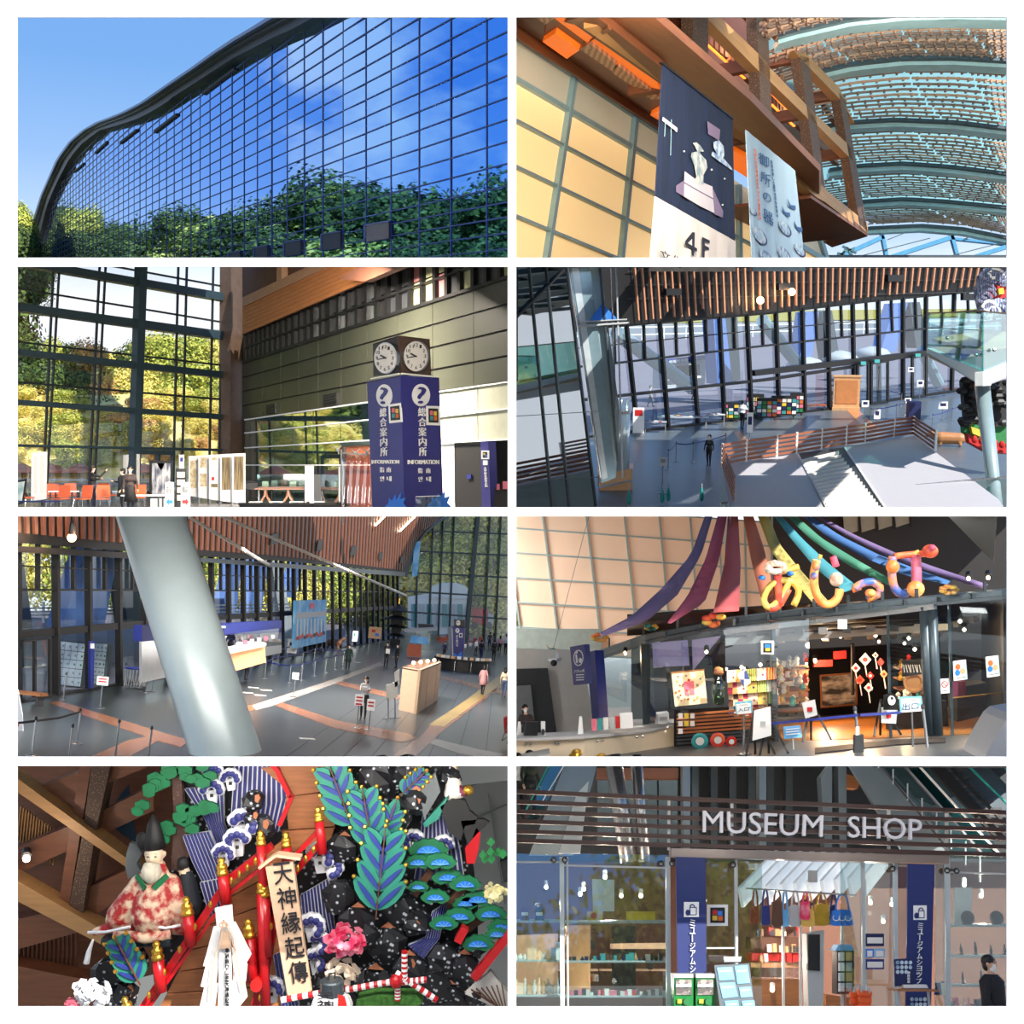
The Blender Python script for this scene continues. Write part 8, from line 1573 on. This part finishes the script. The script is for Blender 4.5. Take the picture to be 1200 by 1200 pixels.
 for i in range(9):u,v=572+r.uniform(-10,20),996+r.uniform(-14,12);put('leaf',pp(Ly(5+.1*i),[(u,v-7),(u+5,v-1),(u,v+5),(u-5,v)],.02),'green',T)
 put('pot',pp(Ly(4),[(586,1010),(600,1006),(600,1034),(590,1034)],.2),'nblack',T)
 T=thing('top_doll',Ly(4).hit(530,935),'small doll in white holding a gold ball','doll');fuse([(V((0,0,0)),V((0,0,.25)),.16,.1,0),(V((-.02,0,.34)),V((-.02,0,.4)),.08,.08,1),(V((.05,-.05,.12)),V((.18,-.1,.02)),.05,.05,2)],['offwhite','doll_skin','plum'],.025,Matrix.Translation(Ly(4).hit(532,930)),'body',T);put('gold_ball',B().ball(Ly(5).hit(549,926),.08,12,8),'gold',T,smooth=True)
 px('red_drum',Ly(8),disc(300,1155,7,8,14),.2,'red',label='red drum end behind the paper streamer',cat='drum')
 for u,v,Y,e in((150,903,15.4,110),(330,903,15.2,150),(500,903,15.4,130)):lamp('fill_lamp',P(u,v-1,Y),e,(1,.93,.86),'AREA',aim=P(u+10,1080,18.5),size=1)  # fill lamps added out of view to brighten the float
 partition('ceiling',(-40,892),(599,892),14.1,24,'lgrey')
festival()
# ================================================================ opening 8: the museum shop behind glass, escalators above
def museum_shop():
 room(1,3);FL=Fr(1100,892,.02,1.6);up=FL.z;GP=Pl(P(892,1100,17),FL.y);N=GP.n
 D=lambda d:GP.off(-d)
 mat('slat_brown',(66,42,38),.5,var=.12);mat('letter_white',(226,226,236),.4,var=.02);mat('header_steel',(150,136,128),.3,.6,var=.1);mat('banner_deep',(22,40,104),.5,var=.06);mat('shop_wall',(120,78,58),.6,var=.2,scale=.8);mat('shop_floor8',(170,120,84),.4,var=.1);mat('esc_steel',(120,132,136),.3,.5,var=.08);mat('dark_hall',(26,34,38),.6,var=.2);mat('louvre_glow',(214,222,226),.4,emis=.3,ec=(220,230,240));mat('gacha_green',(20,130,58),.35);mat('gacha_case',(150,140,136),.3,kind='cell',scale=16,var=.5);mat('shelf_lit',(236,200,170),.5,emis=.2,ec=(255,190,140));mat('bronze',(44,52,46),.35,.5)  # louvre and lit shelf colours glow faintly, standing in for lamp light
 glass('store_glass',(236,246,246),.16,.25);glass('esc_glass',(150,214,214),.12,.3)
 frost8=mat('frost8',(196,206,206),.3)
 partition('ceiling',(601,892.4),(1240,892.4),14.1,17,'dgrey')
 # room of the shop
 put('wall_back',pp(D(9),[(600,1000),(1240,1000),(1240,1230),(600,1230)],.1),'shop_wall',kind='structure')
 put('floor',flr(FL,[(600,1228),(1240,1228),(1240,1172),(600,1166)]),'shop_floor8',kind='structure')
 put('upper_wall',pp(D(8),[(600,880),(1240,880),(1240,1010),(600,1010)],.1),'dark_hall',label='dark wall of the upper gallery',kind='structure')
 # slatted sign band and letters
 S=thing('shop_sign_band',GP.hit(892,1000),'band of six dark brown slats carrying the shop letters','sign band');SB=GP.off(.35)
 for k,(a,b) in enumerate(((927,950.5),(939,961),(950.5,970.5),(962,980),(974,990),(984.5,999))):px('slat',SB,[(600,a-2.4),(1240,b+1.8),(1240,b+6.4),(600,a+2.4)],.1,'slat_brown',S)
 for u,a,b in((784,935,996),(858,940,998),(1042,948,1002),(1110,953,1003)):ln('hanger',SB.off(-.15),(u,a),(u,b),3,.05,'white',S)
 for s,q in(('MUSEUM',[(823,950),(964,955.5),(963,981),(823,975.5)]),('SHOP',[(993,956.5),(1079,960.5),(1079,985),(993,981.5)])):txt(s,SB.off(.06),q,'letter_white',S,t=.03)
 put('header_beam',pp(GP.off(.3),[(787,994),(1112,1002),(1112,1012),(787,1004)],.3),'header_steel',S)
 # glass front
 W=thing('shop_window',GP.hit(892,1225),'glazed museum shop front with steel posts and shelves','shop window')
 us=[600,658,784];ur=[1112,1240]
 for a,b in((600,657),(659,783),(828,893),(985,1064),(1096,1111),(1113,1240)):px('pane',GP,[(a,1000),(b,1002),(b,1228),(a,1228)],.02,'store_glass',W)
 for u,w_ in((658.5,5),(665,2),(783,5),(863,3),(1050,4),(1111,5),(1012,3),(808,1)):ln('post',GP.off(.06),(u,1004),(u+1,1228),w_,.08,'frost8' if w_>3 else 'lgrey',W)
 for a,b in(((600,1010),(657,1010)),((660,1014),(782,1017)),((1113,1022),(1240,1026)),((828,1111),(862,1111))):ln('rail',GP.off(.04),a,b,2,.05,'lgrey',W)
 for u,v in((649,1007.5),(662,1007.5),(775,1012),(787.5,1012),(1110,1020),(1121,1020.5),(859,1013.5),(1046,1018)):put('spider_fitting',B().ball(GP.off(.1).hit(u,v),.045,10,6),'black',W);put('spider_cap',B().ball(GP.off(.14).hit(u,v),.028,8,5),'steel',W)
 # banners
 for(q,ic,tx,lab) in((([(792,1004),(827,1005),(828,1140),(794,1140)]),(801.5,1057,819,1074.5),((808,1077),(814.5,1077),(815,1140),(808.5,1140),'ミュージアムシ'),'blue shop banner with bag pictogram beside the capsule machines'),(([(1064,1012),(1095,1013),(1090,1230),(1061,1230)]),(1070.5,1061,1086,1078),((1075.5,1081),(1081.5,1081),(1079.5,1153),(1073.5,1153),'ミュージアムショップ'),'blue shop banner with bag pictogram beside the poster table')):
  T=thing('shop_banner',GP.off(.4).hit(*q[3]),lab,'banner');pl=GP.off(.4);px('cloth',pl,q,.04,'banner_deep',T);u0,v0,u1,v1=ic;px('pictogram',pl.off(.01),rect(u0,v0,u1,v1),.01,'white',T);c=(u0+u1)/2;px('bag',pl.off(.02),[(c-2,v0+6),(u1-2.5,v0+6),(u1-2.5,v1-2),(c-2,v1-2)],.01,'banner_deep',T);px('bag_inside',pl.off(.03),[(c-1,v0+7),(u1-3.5,v0+7),(u1-3.5,v1-3),(c-1,v1-3)],.01,'white',T);put('bag_handle',B().tube([pl.off(.02).hit(c+1+2.6*math.cos(a*.52),v0+6-3*math.sin(a*.52)) for a in range(7)],.008,5),'banner_deep',T);px('jar',pl.off(.03),disc(c-4,v1-5,2.8,3.6,10),.01,'banner_deep',T);A,B_,C_,D_,s=tx;vtxt(s,pl.off(.01),[A,B_,C_,D_],'white',T)
 T=thing('code_plate',GP.off(.1).hit(841,1085),'white framed code plate stuck on the shop glass','plate');px('frame',GP.off(.1),rect(829,1060,853,1085),.03,'white',T);px('field',GP.off(.11),rect(832.5,1063.5,849.5,1081.5),.02,'black',T);[px('tile',GP.off(.125),rect(835+dx,1066.5+dy,840.5+dx,1072+dy),.01,m,T) for dx,dy,m in((0,0,'red'),(6,1,'bolt_blue'),(0,6.5,'yellow'),(6.5,7,'orange'))]
 # shelves with goods behind the left and right glass
 r=random.Random(31)
 def shelf(u0,u1,v,d,lab):T=thing('glass_shelf',D(d).hit((u0+u1)/2,v),lab,'shelf');px('front_edge',D(d),[(u0,v-1.4),(u1,v-1.2),(u1,v+1.2),(u0,v+1.4)],.04,'frost8',T);p=[D(d).hit(u0,v),D(d).hit(u1,v),D(d+.35).hit(u1,v-3),D(d+.35).hit(u0,v-3)];put('board',B().poly(p,-up*.015),'frost8',T)
 for i,v in enumerate((1080,1126,1167)):shelf(600,657,v,.25,'left bay glass shelf, %s of three'%('top','middle','lowest')[i]);shelf(662,782,v+1,.25,'wide bay glass shelf, %s of three'%('top','middle','lowest')[i]);
 for i,v in enumerate((1085,1121,1155)):shelf(1113,1240,v,.25,'right bay glass shelf, %s of three'%('top','middle','lowest')[i])
 def item(u,v,w_,h_,m,lab,group,d=.35,kind=0):
  c=D(d).hit(u,v);k=c.y/F;W_,H_=w_*k,h_*k;mm=FL.M(c)
  if kind==0:b=B(mm).box((0,0,H_/2),(W_,.1,H_));
  elif kind==1:b=B(mm).lathe((0,0,0),[(W_*.3,0),(W_*.5,H_*.25),(W_*.45,H_*.55),(W_*.2,H_*.8),(W_*.26,H_)],10)
  else:b=B(mm).lathe((0,0,0),[(W_*.5,0),(W_*.45,H_*.12),(W_*.2,H_*.16),(W_*.34,H_*.4),(W_*.25,H_*.62),(W_*.12,H_*.7),(W_*.2,H_*.85),(W_*.04,H_)],9)
  put(('gift_box','pottery_vase','figurine')[kind],b,m,label=lab,cat=('box','vase','figurine')[kind],group=group)
 px('yellow_card',D(.3),[(688,1068),(706,1068),(706,1078),(688,1078)],.03,'yellow',label='yellow card with a red emblem on the wide top shelf',cat='card');px('red_emblem',D(.27),disc(696,1073,4,3.6,12),.01,'red',label='red emblem printed on the yellow card',cat='print');px('yellow_card',D(.3),[(734,1068),(768,1068),(768,1078),(734,1078)],.03,'yellow',label='long yellow card at the end of the wide top shelf',cat='card')
 for u,m in((615,'plum'),(632,'navy')):item(u,1079,10,15,m,'%s gift box with a pale band on the left top shelf'%m,'boxed gifts');px('box_label',D(.28),[(u-4,1069),(u+4,1069),(u+4,1073),(u-4,1073)],.01,'white',label='pale band on the %s gift box'%m,cat='print')
 for k in range(24):u=668+k*4.8;item(u,1126,r.uniform(3,5.5),r.uniform(4,9),r.choice(['dgrey','offwhite','teal','brown','navy','tan_box']),'small ware on the wide middle shelf','small wares on the middle shelf',kind=r.choice([0,1]))
 for k in range(26):u=666+k*4.5;item(u,1167,r.uniform(3,6),r.uniform(4,8),r.choice(['black','red','paper','offwhite','pink','dgrey']),'small ware on the wide lowest shelf','small wares on the lowest shelf',kind=0)
 for k in range(10):u=604+k*5.5;item(u,1125,r.uniform(4,7),r.uniform(6,22),r.choice(['offwhite','white','shelf_lit','lgrey']),'pale ware on the left middle shelf','pale wares on the left shelf',kind=r.choice([0,1]));item(u,1165,r.uniform(4,7),r.uniform(6,20),r.choice(['offwhite','tan_box','shelf_lit','lgrey']),'pale ware on the left lowest shelf','pale wares on the left lowest shelf',kind=r.choice([0,1]))
 px('tall_card',D(.5),[(694,1030),(720,1031),(720,1068),(695,1068)],.03,'paper',label='tall pale sheet standing on the wide top shelf',cat='sheet');px('tall_card',D(.4),[(1119,1040),(1139,1040),(1138,1084.5),(1118,1084.5)],.03,'paper',label='tall pale sheet on the right top shelf',cat='sheet')
 for u,lab in((1134,'dark bronze round mirror beside the tall pale sheet'),(1168,'dark bronze round mirror at the shelf end')):T=thing('bronze_mirror',D(.3).hit(u,1085),lab,'mirror');c=D(.3).hit(u,1075.5);k=7.6*c.y/F;put('disc',B().lathe(c,[(k,-.02),(k*1.04,0),(k,.02),(k*.3,.035)],20,-N),'bronze',T);put('foot',B(FL.M(D(.3).hit(u,1085))).box((0,0,.02),(k*1.2,.08,.04)),'black',T)
 for u,v,h_ in((1127,1119,13),(1144,1119,15),(1162,1119,11),(1178,1119,12),(1129,1153,13),(1151,1153,15)):item(u,v,6,h_,'nblack','small black figurine on the right glass shelf','black figurines',kind=2)
 for k in range(12):item(1116+k*5,1185,4,r.uniform(6,16),r.choice(['offwhite','brown','pink','dgrey']),'small ware low behind the right glass','low wares at the right',kind=r.choice([0,1]))
 # shop depth: racks, tables, lamps
 for k in range(9):u0=604+k*20;px('wall_shelf',D(5+(k%3)*.6),[(u0,1136),(u0+17,1136),(u0+17,1138),(u0,1138)],.4,'shelf_lit',label='lit wooden shelf deep in the shop',cat='shelf',group='deep lit shelves')
 for i,(q,d,m,lab) in enumerate((([(664,1085),(692,1083),(692,1165),(664,1168)],2.2,'tan_box','tan display unit behind the wide bay'),([(718,1106),(780,1105),(780,1112),(718,1112)],3,'shelf_lit','long lit counter edge deep in the shop'),([(606,1096),(654,1094),(654,1160),(606,1164)],2.4,'shelf_lit','glowing cream display unit behind the left bay'),([(720,1085),(745,1085),(745,1160),(720,1160)],4,'nblack','dark column deep in the shop'),([(880,1098),(945,1098),(945,1112),(880,1112)],4.5,'brown','brown shelf unit behind the bags'),([(881,1117),(945,1117),(945,1126),(881,1126)],4.4,'red','shelf of red boxes behind the bags'),([(880,1146),(938,1147),(938,1190),(880,1190)],2.2,'wood','wooden display case at the entrance'),([(880,1128),(945,1128),(945,1134),(880,1134)],4.3,'tan_box','tan shelf under the red boxes'),([(968,1165),(1010,1172),(1010,1200),(968,1190)],1.8,'wood','low wooden counter behind the postcard rack'))):px('display_unit',D(d),q,.5,m,label=lab,cat='display')
 px('case_glass',D(2.1),[(880,1128),(940,1128),(940,1148),(880,1148)],.4,'clear',label='glass top of the wooden display case',cat='glass case')
 for k in range(44):u=r.uniform(882,944) if k<26 else r.uniform(606,780);v=r.choice([1097,1116,1127]) if k<26 else r.choice([1112,1136,1150]);item(u,v,r.uniform(3,6),r.uniform(5,10),r.choice(['paper','red','dgrey','tan_box','offwhite','navy']),'packed gift on the shelves %s'%('behind the bags' if k<26 else 'deep in the left shop'),'gifts behind the bags' if k<26 else 'gifts deep in the shop',d=4.2 if k<26 else 4.8)
 for k,(u,v,d) in enumerate(((709,1028,3),(684,1042,3.4),(680,1048,4),(751,1050,4),(1130,1037,3),(1020,1058,4),(1035,1080,5),(728,1050,5),(905,1160,1.9),(1045,1060,5),(1150,1050,5),(640,1040,5))):
  T=thing('shop_spotlight',D(d).hit(u,v),'small glowing spotlight inside the museum shop','spotlight','museum shop spotlights');put('bulb',B().ball(D(d).hit(u,v),.035,8,5),'wbulb',T);put('can',B().tube([D(d+.05).hit(u,v-1.5),D(d+.12).hit(u,v-7)],.04,8),'white',T)
 for u,v,d,e in((710,1035,2.4,80),(630,1060,2.4,80),(910,1090,3,110),(1020,1070,3,90),(1150,1050,2,80),(900,1120,1.2,24),(1130,1150,1.2,20),(720,1150,1.5,40)):lamp('shop_lamp',D(d).hit(u,v),e,(1,.8,.64),r=.04)
 # white louvres under the shop ceiling
 T=thing('ceiling_louvres',D(3).hit(940,1040),'slanting white ceiling louvres over the shop entrance','louvres')
 for k in range(10):put('louvre',B().bar(D(1.0+k*.1).hit(868+k*16,1052-k*1.5),D(2.4+k*.1).hit(912+k*14,1006),.05,.3,up),'louvre_glow',T)
 put('duct',pp(D(3),[(880,1012),(1010,1014),(1010,1020),(880,1018)],.2),'lgrey',T);px('paper_sign',D(1),rect(947,1020,958,1034),.02,'paper',label='blank white sheet hung over the bags',cat='sign')
 # hanging bags
 cs=[('navy blue cloth','blue',897,1052,11,32),('brown leather','brown',911,1042,13,44),('light blue striped','screen_blue',920,1058,9,28),('silver','lgrey',932,1050,14,36),('magenta','peony',944,1048,11,30),('purple patterned','textile5',947,1056,16,30),('gold','brass',963,1048,18,37),('dark blue','navy',977,1052,9,28),('royal blue printed','bolt_blue',987,1058,26,27),('dark red','shop_red',885,1056,10,26)]
 for k,(nm,m,u,v,w_,h_) in enumerate(cs):
  T=thing('tote_bag',D(.5).hit(u,v+h_),'%s bag hanging in the shop entrance'%nm,'bag');pl=D(.5+.03*(k%4));q=pl.off(.0);put('body',pp(pl,[(u-w_*.42,v+h_*.34),(u,v+h_*.28),(u+w_*.42,v+h_*.34),(u+w_*.52,v+h_*.94),(u+w_*.3,v+h_),(u-w_*.3,v+h_),(u-w_*.52,v+h_*.94)],.09),m,T);put('handle',B().tube([pl.off(-.04).hit(u+w_*.3*math.cos(a*.524),v+h_*.34-(v+h_*.34-1040.5-(u-876)*.0625)*math.sin(a*.524)) for a in range(7)],.015,6),m,T)
  if 'royal' in nm:[put('print',B().tube([pl.off(.02).hit(u+dx+4*math.cos(a*.8),v+h_*.65+3.4*math.sin(a*.8)) for a in range(6)],.008,5),'white',T) for dx in(-7,0,7)]
 ln('bag_rail',D(.52),(876,1041),(1004,1049),1.6,.14,'steel',label='steel rail from which the bags hang',cat='rail')
 for u in(918,938,951,987,1014):ln('white_pole',D(1.2),(u,1030 if u>1000 else 1085),(u+1,1225),2.6,.05,'white',label='slim white pole in the shop entrance',cat='pole',group='white poles in the entrance')
 # capsule machines
 for u0,lab in((790,'green capsule toy machine under the blue banner'),(815.5,'green capsule toy machine beside the leaflet board')):
  T=thing('capsule_machine',GP.off(.6).hit(u0+11,1225),lab,'capsule machine');pl=GP.off(.6);px('body',pl,[(u0,1144),(u0+22.5,1144),(u0+22.5,1228),(u0,1228)],.35,'gacha_green',T);px('top',pl.off(.02),[(u0,1141),(u0+22.5,1141),(u0+22.5,1146),(u0,1146)],.38,'lgrey',T);px('case',pl.off(.02),rect(u0+2,1148,u0+20.5,1166),.05,'gacha_case',T);px('label',pl.off(.04),rect(u0+2,1153,u0+20.5,1157),.02,'lgrey',T);px('dial',pl.off(.05),disc(u0+15,1174,4,4.4,14),.04,'green',T);px('slot',pl.off(.04),rect(u0+4,1171,u0+9,1176),.02,'yellow',T)
 T=thing('leaflet_board',GP.off(.8).hit(862,1225),'leaning silver frame board of blue printed notices','notice board');pl=p3(GP.off(.9).hit(845,1225),GP.off(.9).hit(890,1225),GP.off(.6).hit(858,1130));px('frame',pl,[(837,1131),(878,1129),(890,1228),(850,1228)],.04,'dsteel',T)
 for q in([(840,1134),(858,1133),(861,1148),(843,1149)],[(861,1132),(876,1131),(879,1152),(864,1153)],[(843,1152),(861,1151),(865,1168),(847,1170)],[(866,1157),(880,1156),(882,1168),(868,1169)],[(849,1173),(865,1172),(867,1186),(852,1187)],[(869,1173),(884,1172),(886,1186),(872,1187)]):px('sheet',pl.off(.015),q,.01,'screen_blue',T);a=V(q[0]).lerp(V(q[3]),.3);b=V(q[1]).lerp(V(q[2]),.3);ln('print',pl.off(.02),(a.x+2,a.y),(b.x-2,b.y),1.5,.005,'paper',T)
 px('top_box',pl.off(.05),[(848,1121),(869,1121),(868,1127),(849,1127)],.06,'lgrey',T)
 # tower, postcard rack, baskets, table
 T=thing('speaker_tower',D(.8).hit(958,1225),'pale tower with a black speaker panel in the entrance','tower');px('body',D(.8),[(945,1094),(966,1090),(964,1228),(949,1228)],.3,'lgrey',T);px('black_panel',D(.75),[(947,1095),(961,1095),(961,1138),(947,1137)],.1,'black',T)
 T=thing('postcard_rack',D(1).hit(990,1200),'revolving postcard rack with a small roof','rack');px('column',D(1),rect(981,1112,1001,1165),.3,'dgrey',T);px('roof',D(.95),[(979,1114),(984,1107),(998,1107),(1002,1114)],.35,'screen_blue',T);[px('card',D(.95),rect(982.5+(k%2)*9,1116+(k//2)*12,989.5+(k%2)*9,1126+(k//2)*12),.02,('paper','tan_box','white','lgrey')[k%4],T) for k in range(8)];ln('stem',D(1),(991,1165),(991,1225),2,.05,'grey',T)
 for k,lab in enumerate(('orange shopping basket with grey handle beside the postcard rack','front orange shopping basket leaning on another')):
  T=thing('shopping_basket',GP.off(.3).hit(1006+k*10,1200),lab,'basket');pl=GP.off(.3+.12*k);u=997+k*9
  for i in range(5):px('rib',pl,[(u+i*.4,1163+i*8-k*3),(u+16-i*.4,1162+i*8),(u+16-i*.4,1168+i*8),(u+i*.4,1169+i*8-k*3)],.08,mat('basket_orange',(232,92,30),.5),T)
  put('tub',pp(pl.off(-.02),[(u+1,1166-k*3),(u+15,1165),(u+13,1204),(u+3,1204)],.06),'basket_orange',T);put('handle',B().tube([pl.hit(u+8+5*math.cos(a*.6),1164-9*math.sin(a*.6)) for a in range(6)],.014,6),'lgrey',T)
 for q,m,lab in((rect(1015,1094,1036,1109),'navy','framed dark blue notice on the entrance pole'),(rect(1015,1112,1024,1122),'bolt_blue','small blue sheet under the notice'),(rect(1025,1112,1037,1122),'screen_blue','light blue sheet under the notice'),(rect(1015,1124,1036,1136),'blue','lower blue picture sheet on the pole')):
  T=thing('notice_sheet',GP.off(.1).hit(q[3][0],q[3][1]),lab,'notice');px('sheet',GP.off(.1),q,.02,m,T);c=V(q[0]).lerp(V(q[2]),.5);px('print',GP.off(.11),[(q[0][0]+1.5,c.y-3),(q[1][0]-1.5,c.y-3),(q[1][0]-1.5,c.y+4),(q[0][0]+1.5,c.y+4)],.01,'paper',T)
 T=thing('poster_table',GP.off(.9).hit(1070,1228),'small round-edged table with a blue dotted poster on it','table');c=GP.off(.9).hit(1070,1160);mm=FL.M(c);put('table_top',B(mm).box((0,0,0),(.56,.4,.025)),'wood',T);[put('leg',B(mm).bar((s*.2,0,0),(s*.2,0,-.75),.03,.03,(0,1,0)),'lgrey',T) for s in(-1,1)]
 P2=thing('dotted_poster',GP.off(.95).hit(1060,1158),'dark blue poster with rows of pale dishes on the small table','poster');pl=GP.off(.95);px('sheet',pl,[(1048,1124),(1070,1123),(1071,1155),(1049,1156)],.03,'navy',P2);[px('printed_dish',pl.off(.01),disc(1052+(k%4)*5,1128+(k//4)*5.5,2.1,2.3,10),.008,'print_light',P2) for k in range(11)];vtxt('御所の器',pl.off(.01),[(1063,1138),(1066,1138),(1066,1152),(1063,1152)],'white',P2);[px('printed_dish',GP.off(.44),disc(1069+(k%4)*5,1171+(k//4)*6,2.1,2.4,10),.01,'print_light',P2) for k in range(8)]
 px('open_book',GP.off(1.0),[(1058,1154),(1086,1154),(1088,1158),(1060,1158)],.12,'paper',label='open leaflet lying on the small table',cat='leaflet');px('flower_panel',D(.3),[(1096,1150),(1110,1150),(1110,1166),(1096,1166)],.05,'textile1',label='small blue patterned panel beside the banner',cat='panel')
 t=person(FL.M(FL.hit(1174,1262),.9),1.42,'cloth_black','cloth_black','person in black coat walking past the right window','shop passer-by',coat='cloth_black')
 # ---- upper gallery: escalators, columns, steel tubes
 for k,(q,d,m,nm,lab) in enumerate((([(800,880),(809,880),(809,1000),(801,1000)],3,'esc_steel','gallery_post','pale gallery post above the left banner'),([(890,880),(898,880),(898,1002),(890,1002)],3,'esc_steel','gallery_post','pale gallery post behind the letters'),([(962,910),(975,892),(975,1002),(967,1002)],3,'esc_steel','gallery_post','angled pale gallery post'),([(982,880),(992,880),(992,1003),(984,1003)],3,'esc_steel','gallery_post','pale gallery post beside the escalator'),([(700,900),(795,900),(795,912),(700,912)],4,'brown','gallery_beam','brown beam end in the upper gallery'),([(985,905),(1010,912),(1005,924),(985,922)],4,'wood','gallery_beam','wooden slat bundle beside the escalator'))):px(nm,D(d),q,.3,m,label=lab,cat='beam' if 'beam' in nm else 'post')
 for a,b,w_,lab in(((718,885),(737,1010),10,'thick'),((745,885),(755,1010),7,'slim')):put('steel_tube',B().tube([D(2).hit(*a),D(2).hit(*b)],w_*20/F,14),'steel',label='%s leaning steel tube behind the slats'%lab,cat='tube',smooth=True)
 E=thing('escalator',D(3).hit(1100,1000),'teal glass sided escalator descending behind the slats at the right','escalator')
 for q,d,m in(([(985,880),(1018,880),(1110,985),(1110,1004),(1062,1004)],2.6,'esc_steel'),([(1022,880),(1072,880),(1165,985),(1165,1004),(1110,1004)],2.9,'esc_glass'),([(1072,880),(1090,880),(1185,985),(1170,985)],2.4,'nblack'),([(1090,880),(1140,880),(1240,980),(1240,1004),(1185,985)],3.1,'dsteel'),([(1150,880),(1240,880),(1240,950)],2.8,'esc_glass')):put('side_panel',pp(D(d),q,.1),m,E)
 for a,b,w_,m in(((1045,880),(1155,1004),2.2,'steel'),((1062,880),(1175,1004),1.5,'white'),((1098,880),(1215,1004),3,'black'),((1118,880),(1225,985),1.4,'tealbag'),((1160,880),(1240,960),1.6,'tealbag'),((1020,880),(1118,1004),1.2,'dgrey')):put('handrail',line(D(2.2),a,b,w_,.06),m,E)
 for k in range(13):put('step',pp(D(3.0),[(1096+k*9,892+k*9),(1120+k*9,892+k*9),(1120+k*9,895+k*9),(1096+k*9,895+k*9)],.2),'dgrey',E)
 for k in range(8):put('glass_joint',line(D(2.2),(1030+k*17,884+k*17),(1030+k*17,900+k*19),.9,.04),'frost8',E)
 E=thing('escalator',D(3).hit(640,1000),'steel sided escalator behind the slats at the left','escalator')
 for q,d,m in(([(668,880),(704,880),(672,1002),(620,1002)],2.6,'esc_steel'),([(650,880),(668,880),(632,960),(618,960)],2.4,'esc_glass'),([(676,930),(690,915),(680,1000),(655,1000)],2.3,'frost8')):put('side_panel',pp(D(d),q,.1),m,E)
 put('handrail',line(D(2.2),(652,880),(616,950),2,.06),'tealbag',E);put('handrail',line(D(2.2),(668,885),(635,940),1.2,.06),'white',E)
 person(FL.M(D(2.6).hit(620,962),.6),1.15,mat('olive',(50,56,44),.8),'cloth_black','person in olive top riding the left escalator','escalator riders',longhair=True,bag='offwhite');person(FL.M(D(3).hit(606,960),.6),1.1,'white','cloth_black','person in white riding the left escalator','escalator riders')
 for k in range(4):px('gallery_window',D(6),rect(700+k*24,914,722+k*24,990),.05,mat('smoke_pane',(70,84,88),.2),label='smoky window of the upper gallery',cat='window',group='gallery windows')
 for k in range(6):ln('curtain_fold',D(6),(815+k*22,885),(815+k*22,996),8,.2,'dsteel',label='dark hanging panel in the upper gallery',cat='panel',group='dark gallery panels')
 # trees across the forecourt that the shop glass mirrors
 for k in range(12):x=-4+k*3.2;tree((x+RN.uniform(-1,1),-30+RN.uniform(-5,4),2),RN.uniform(19,25),RN.uniform(11,15),('leafg','leafo','leafg','leafd')[k%4],'tree across the forecourt mirrored in the shop glass','trees mirrored in the shop glass')
 for u,Y,e in((720,15,26),(900,15,30),(1090,15,26)):lamp('front_fill',P(u,898,Y),e,(1,.93,.86),'AREA',aim=P(u,1080,17),size=.8)  # unseen fill lamps added to brighten the glass front
museum_shop()
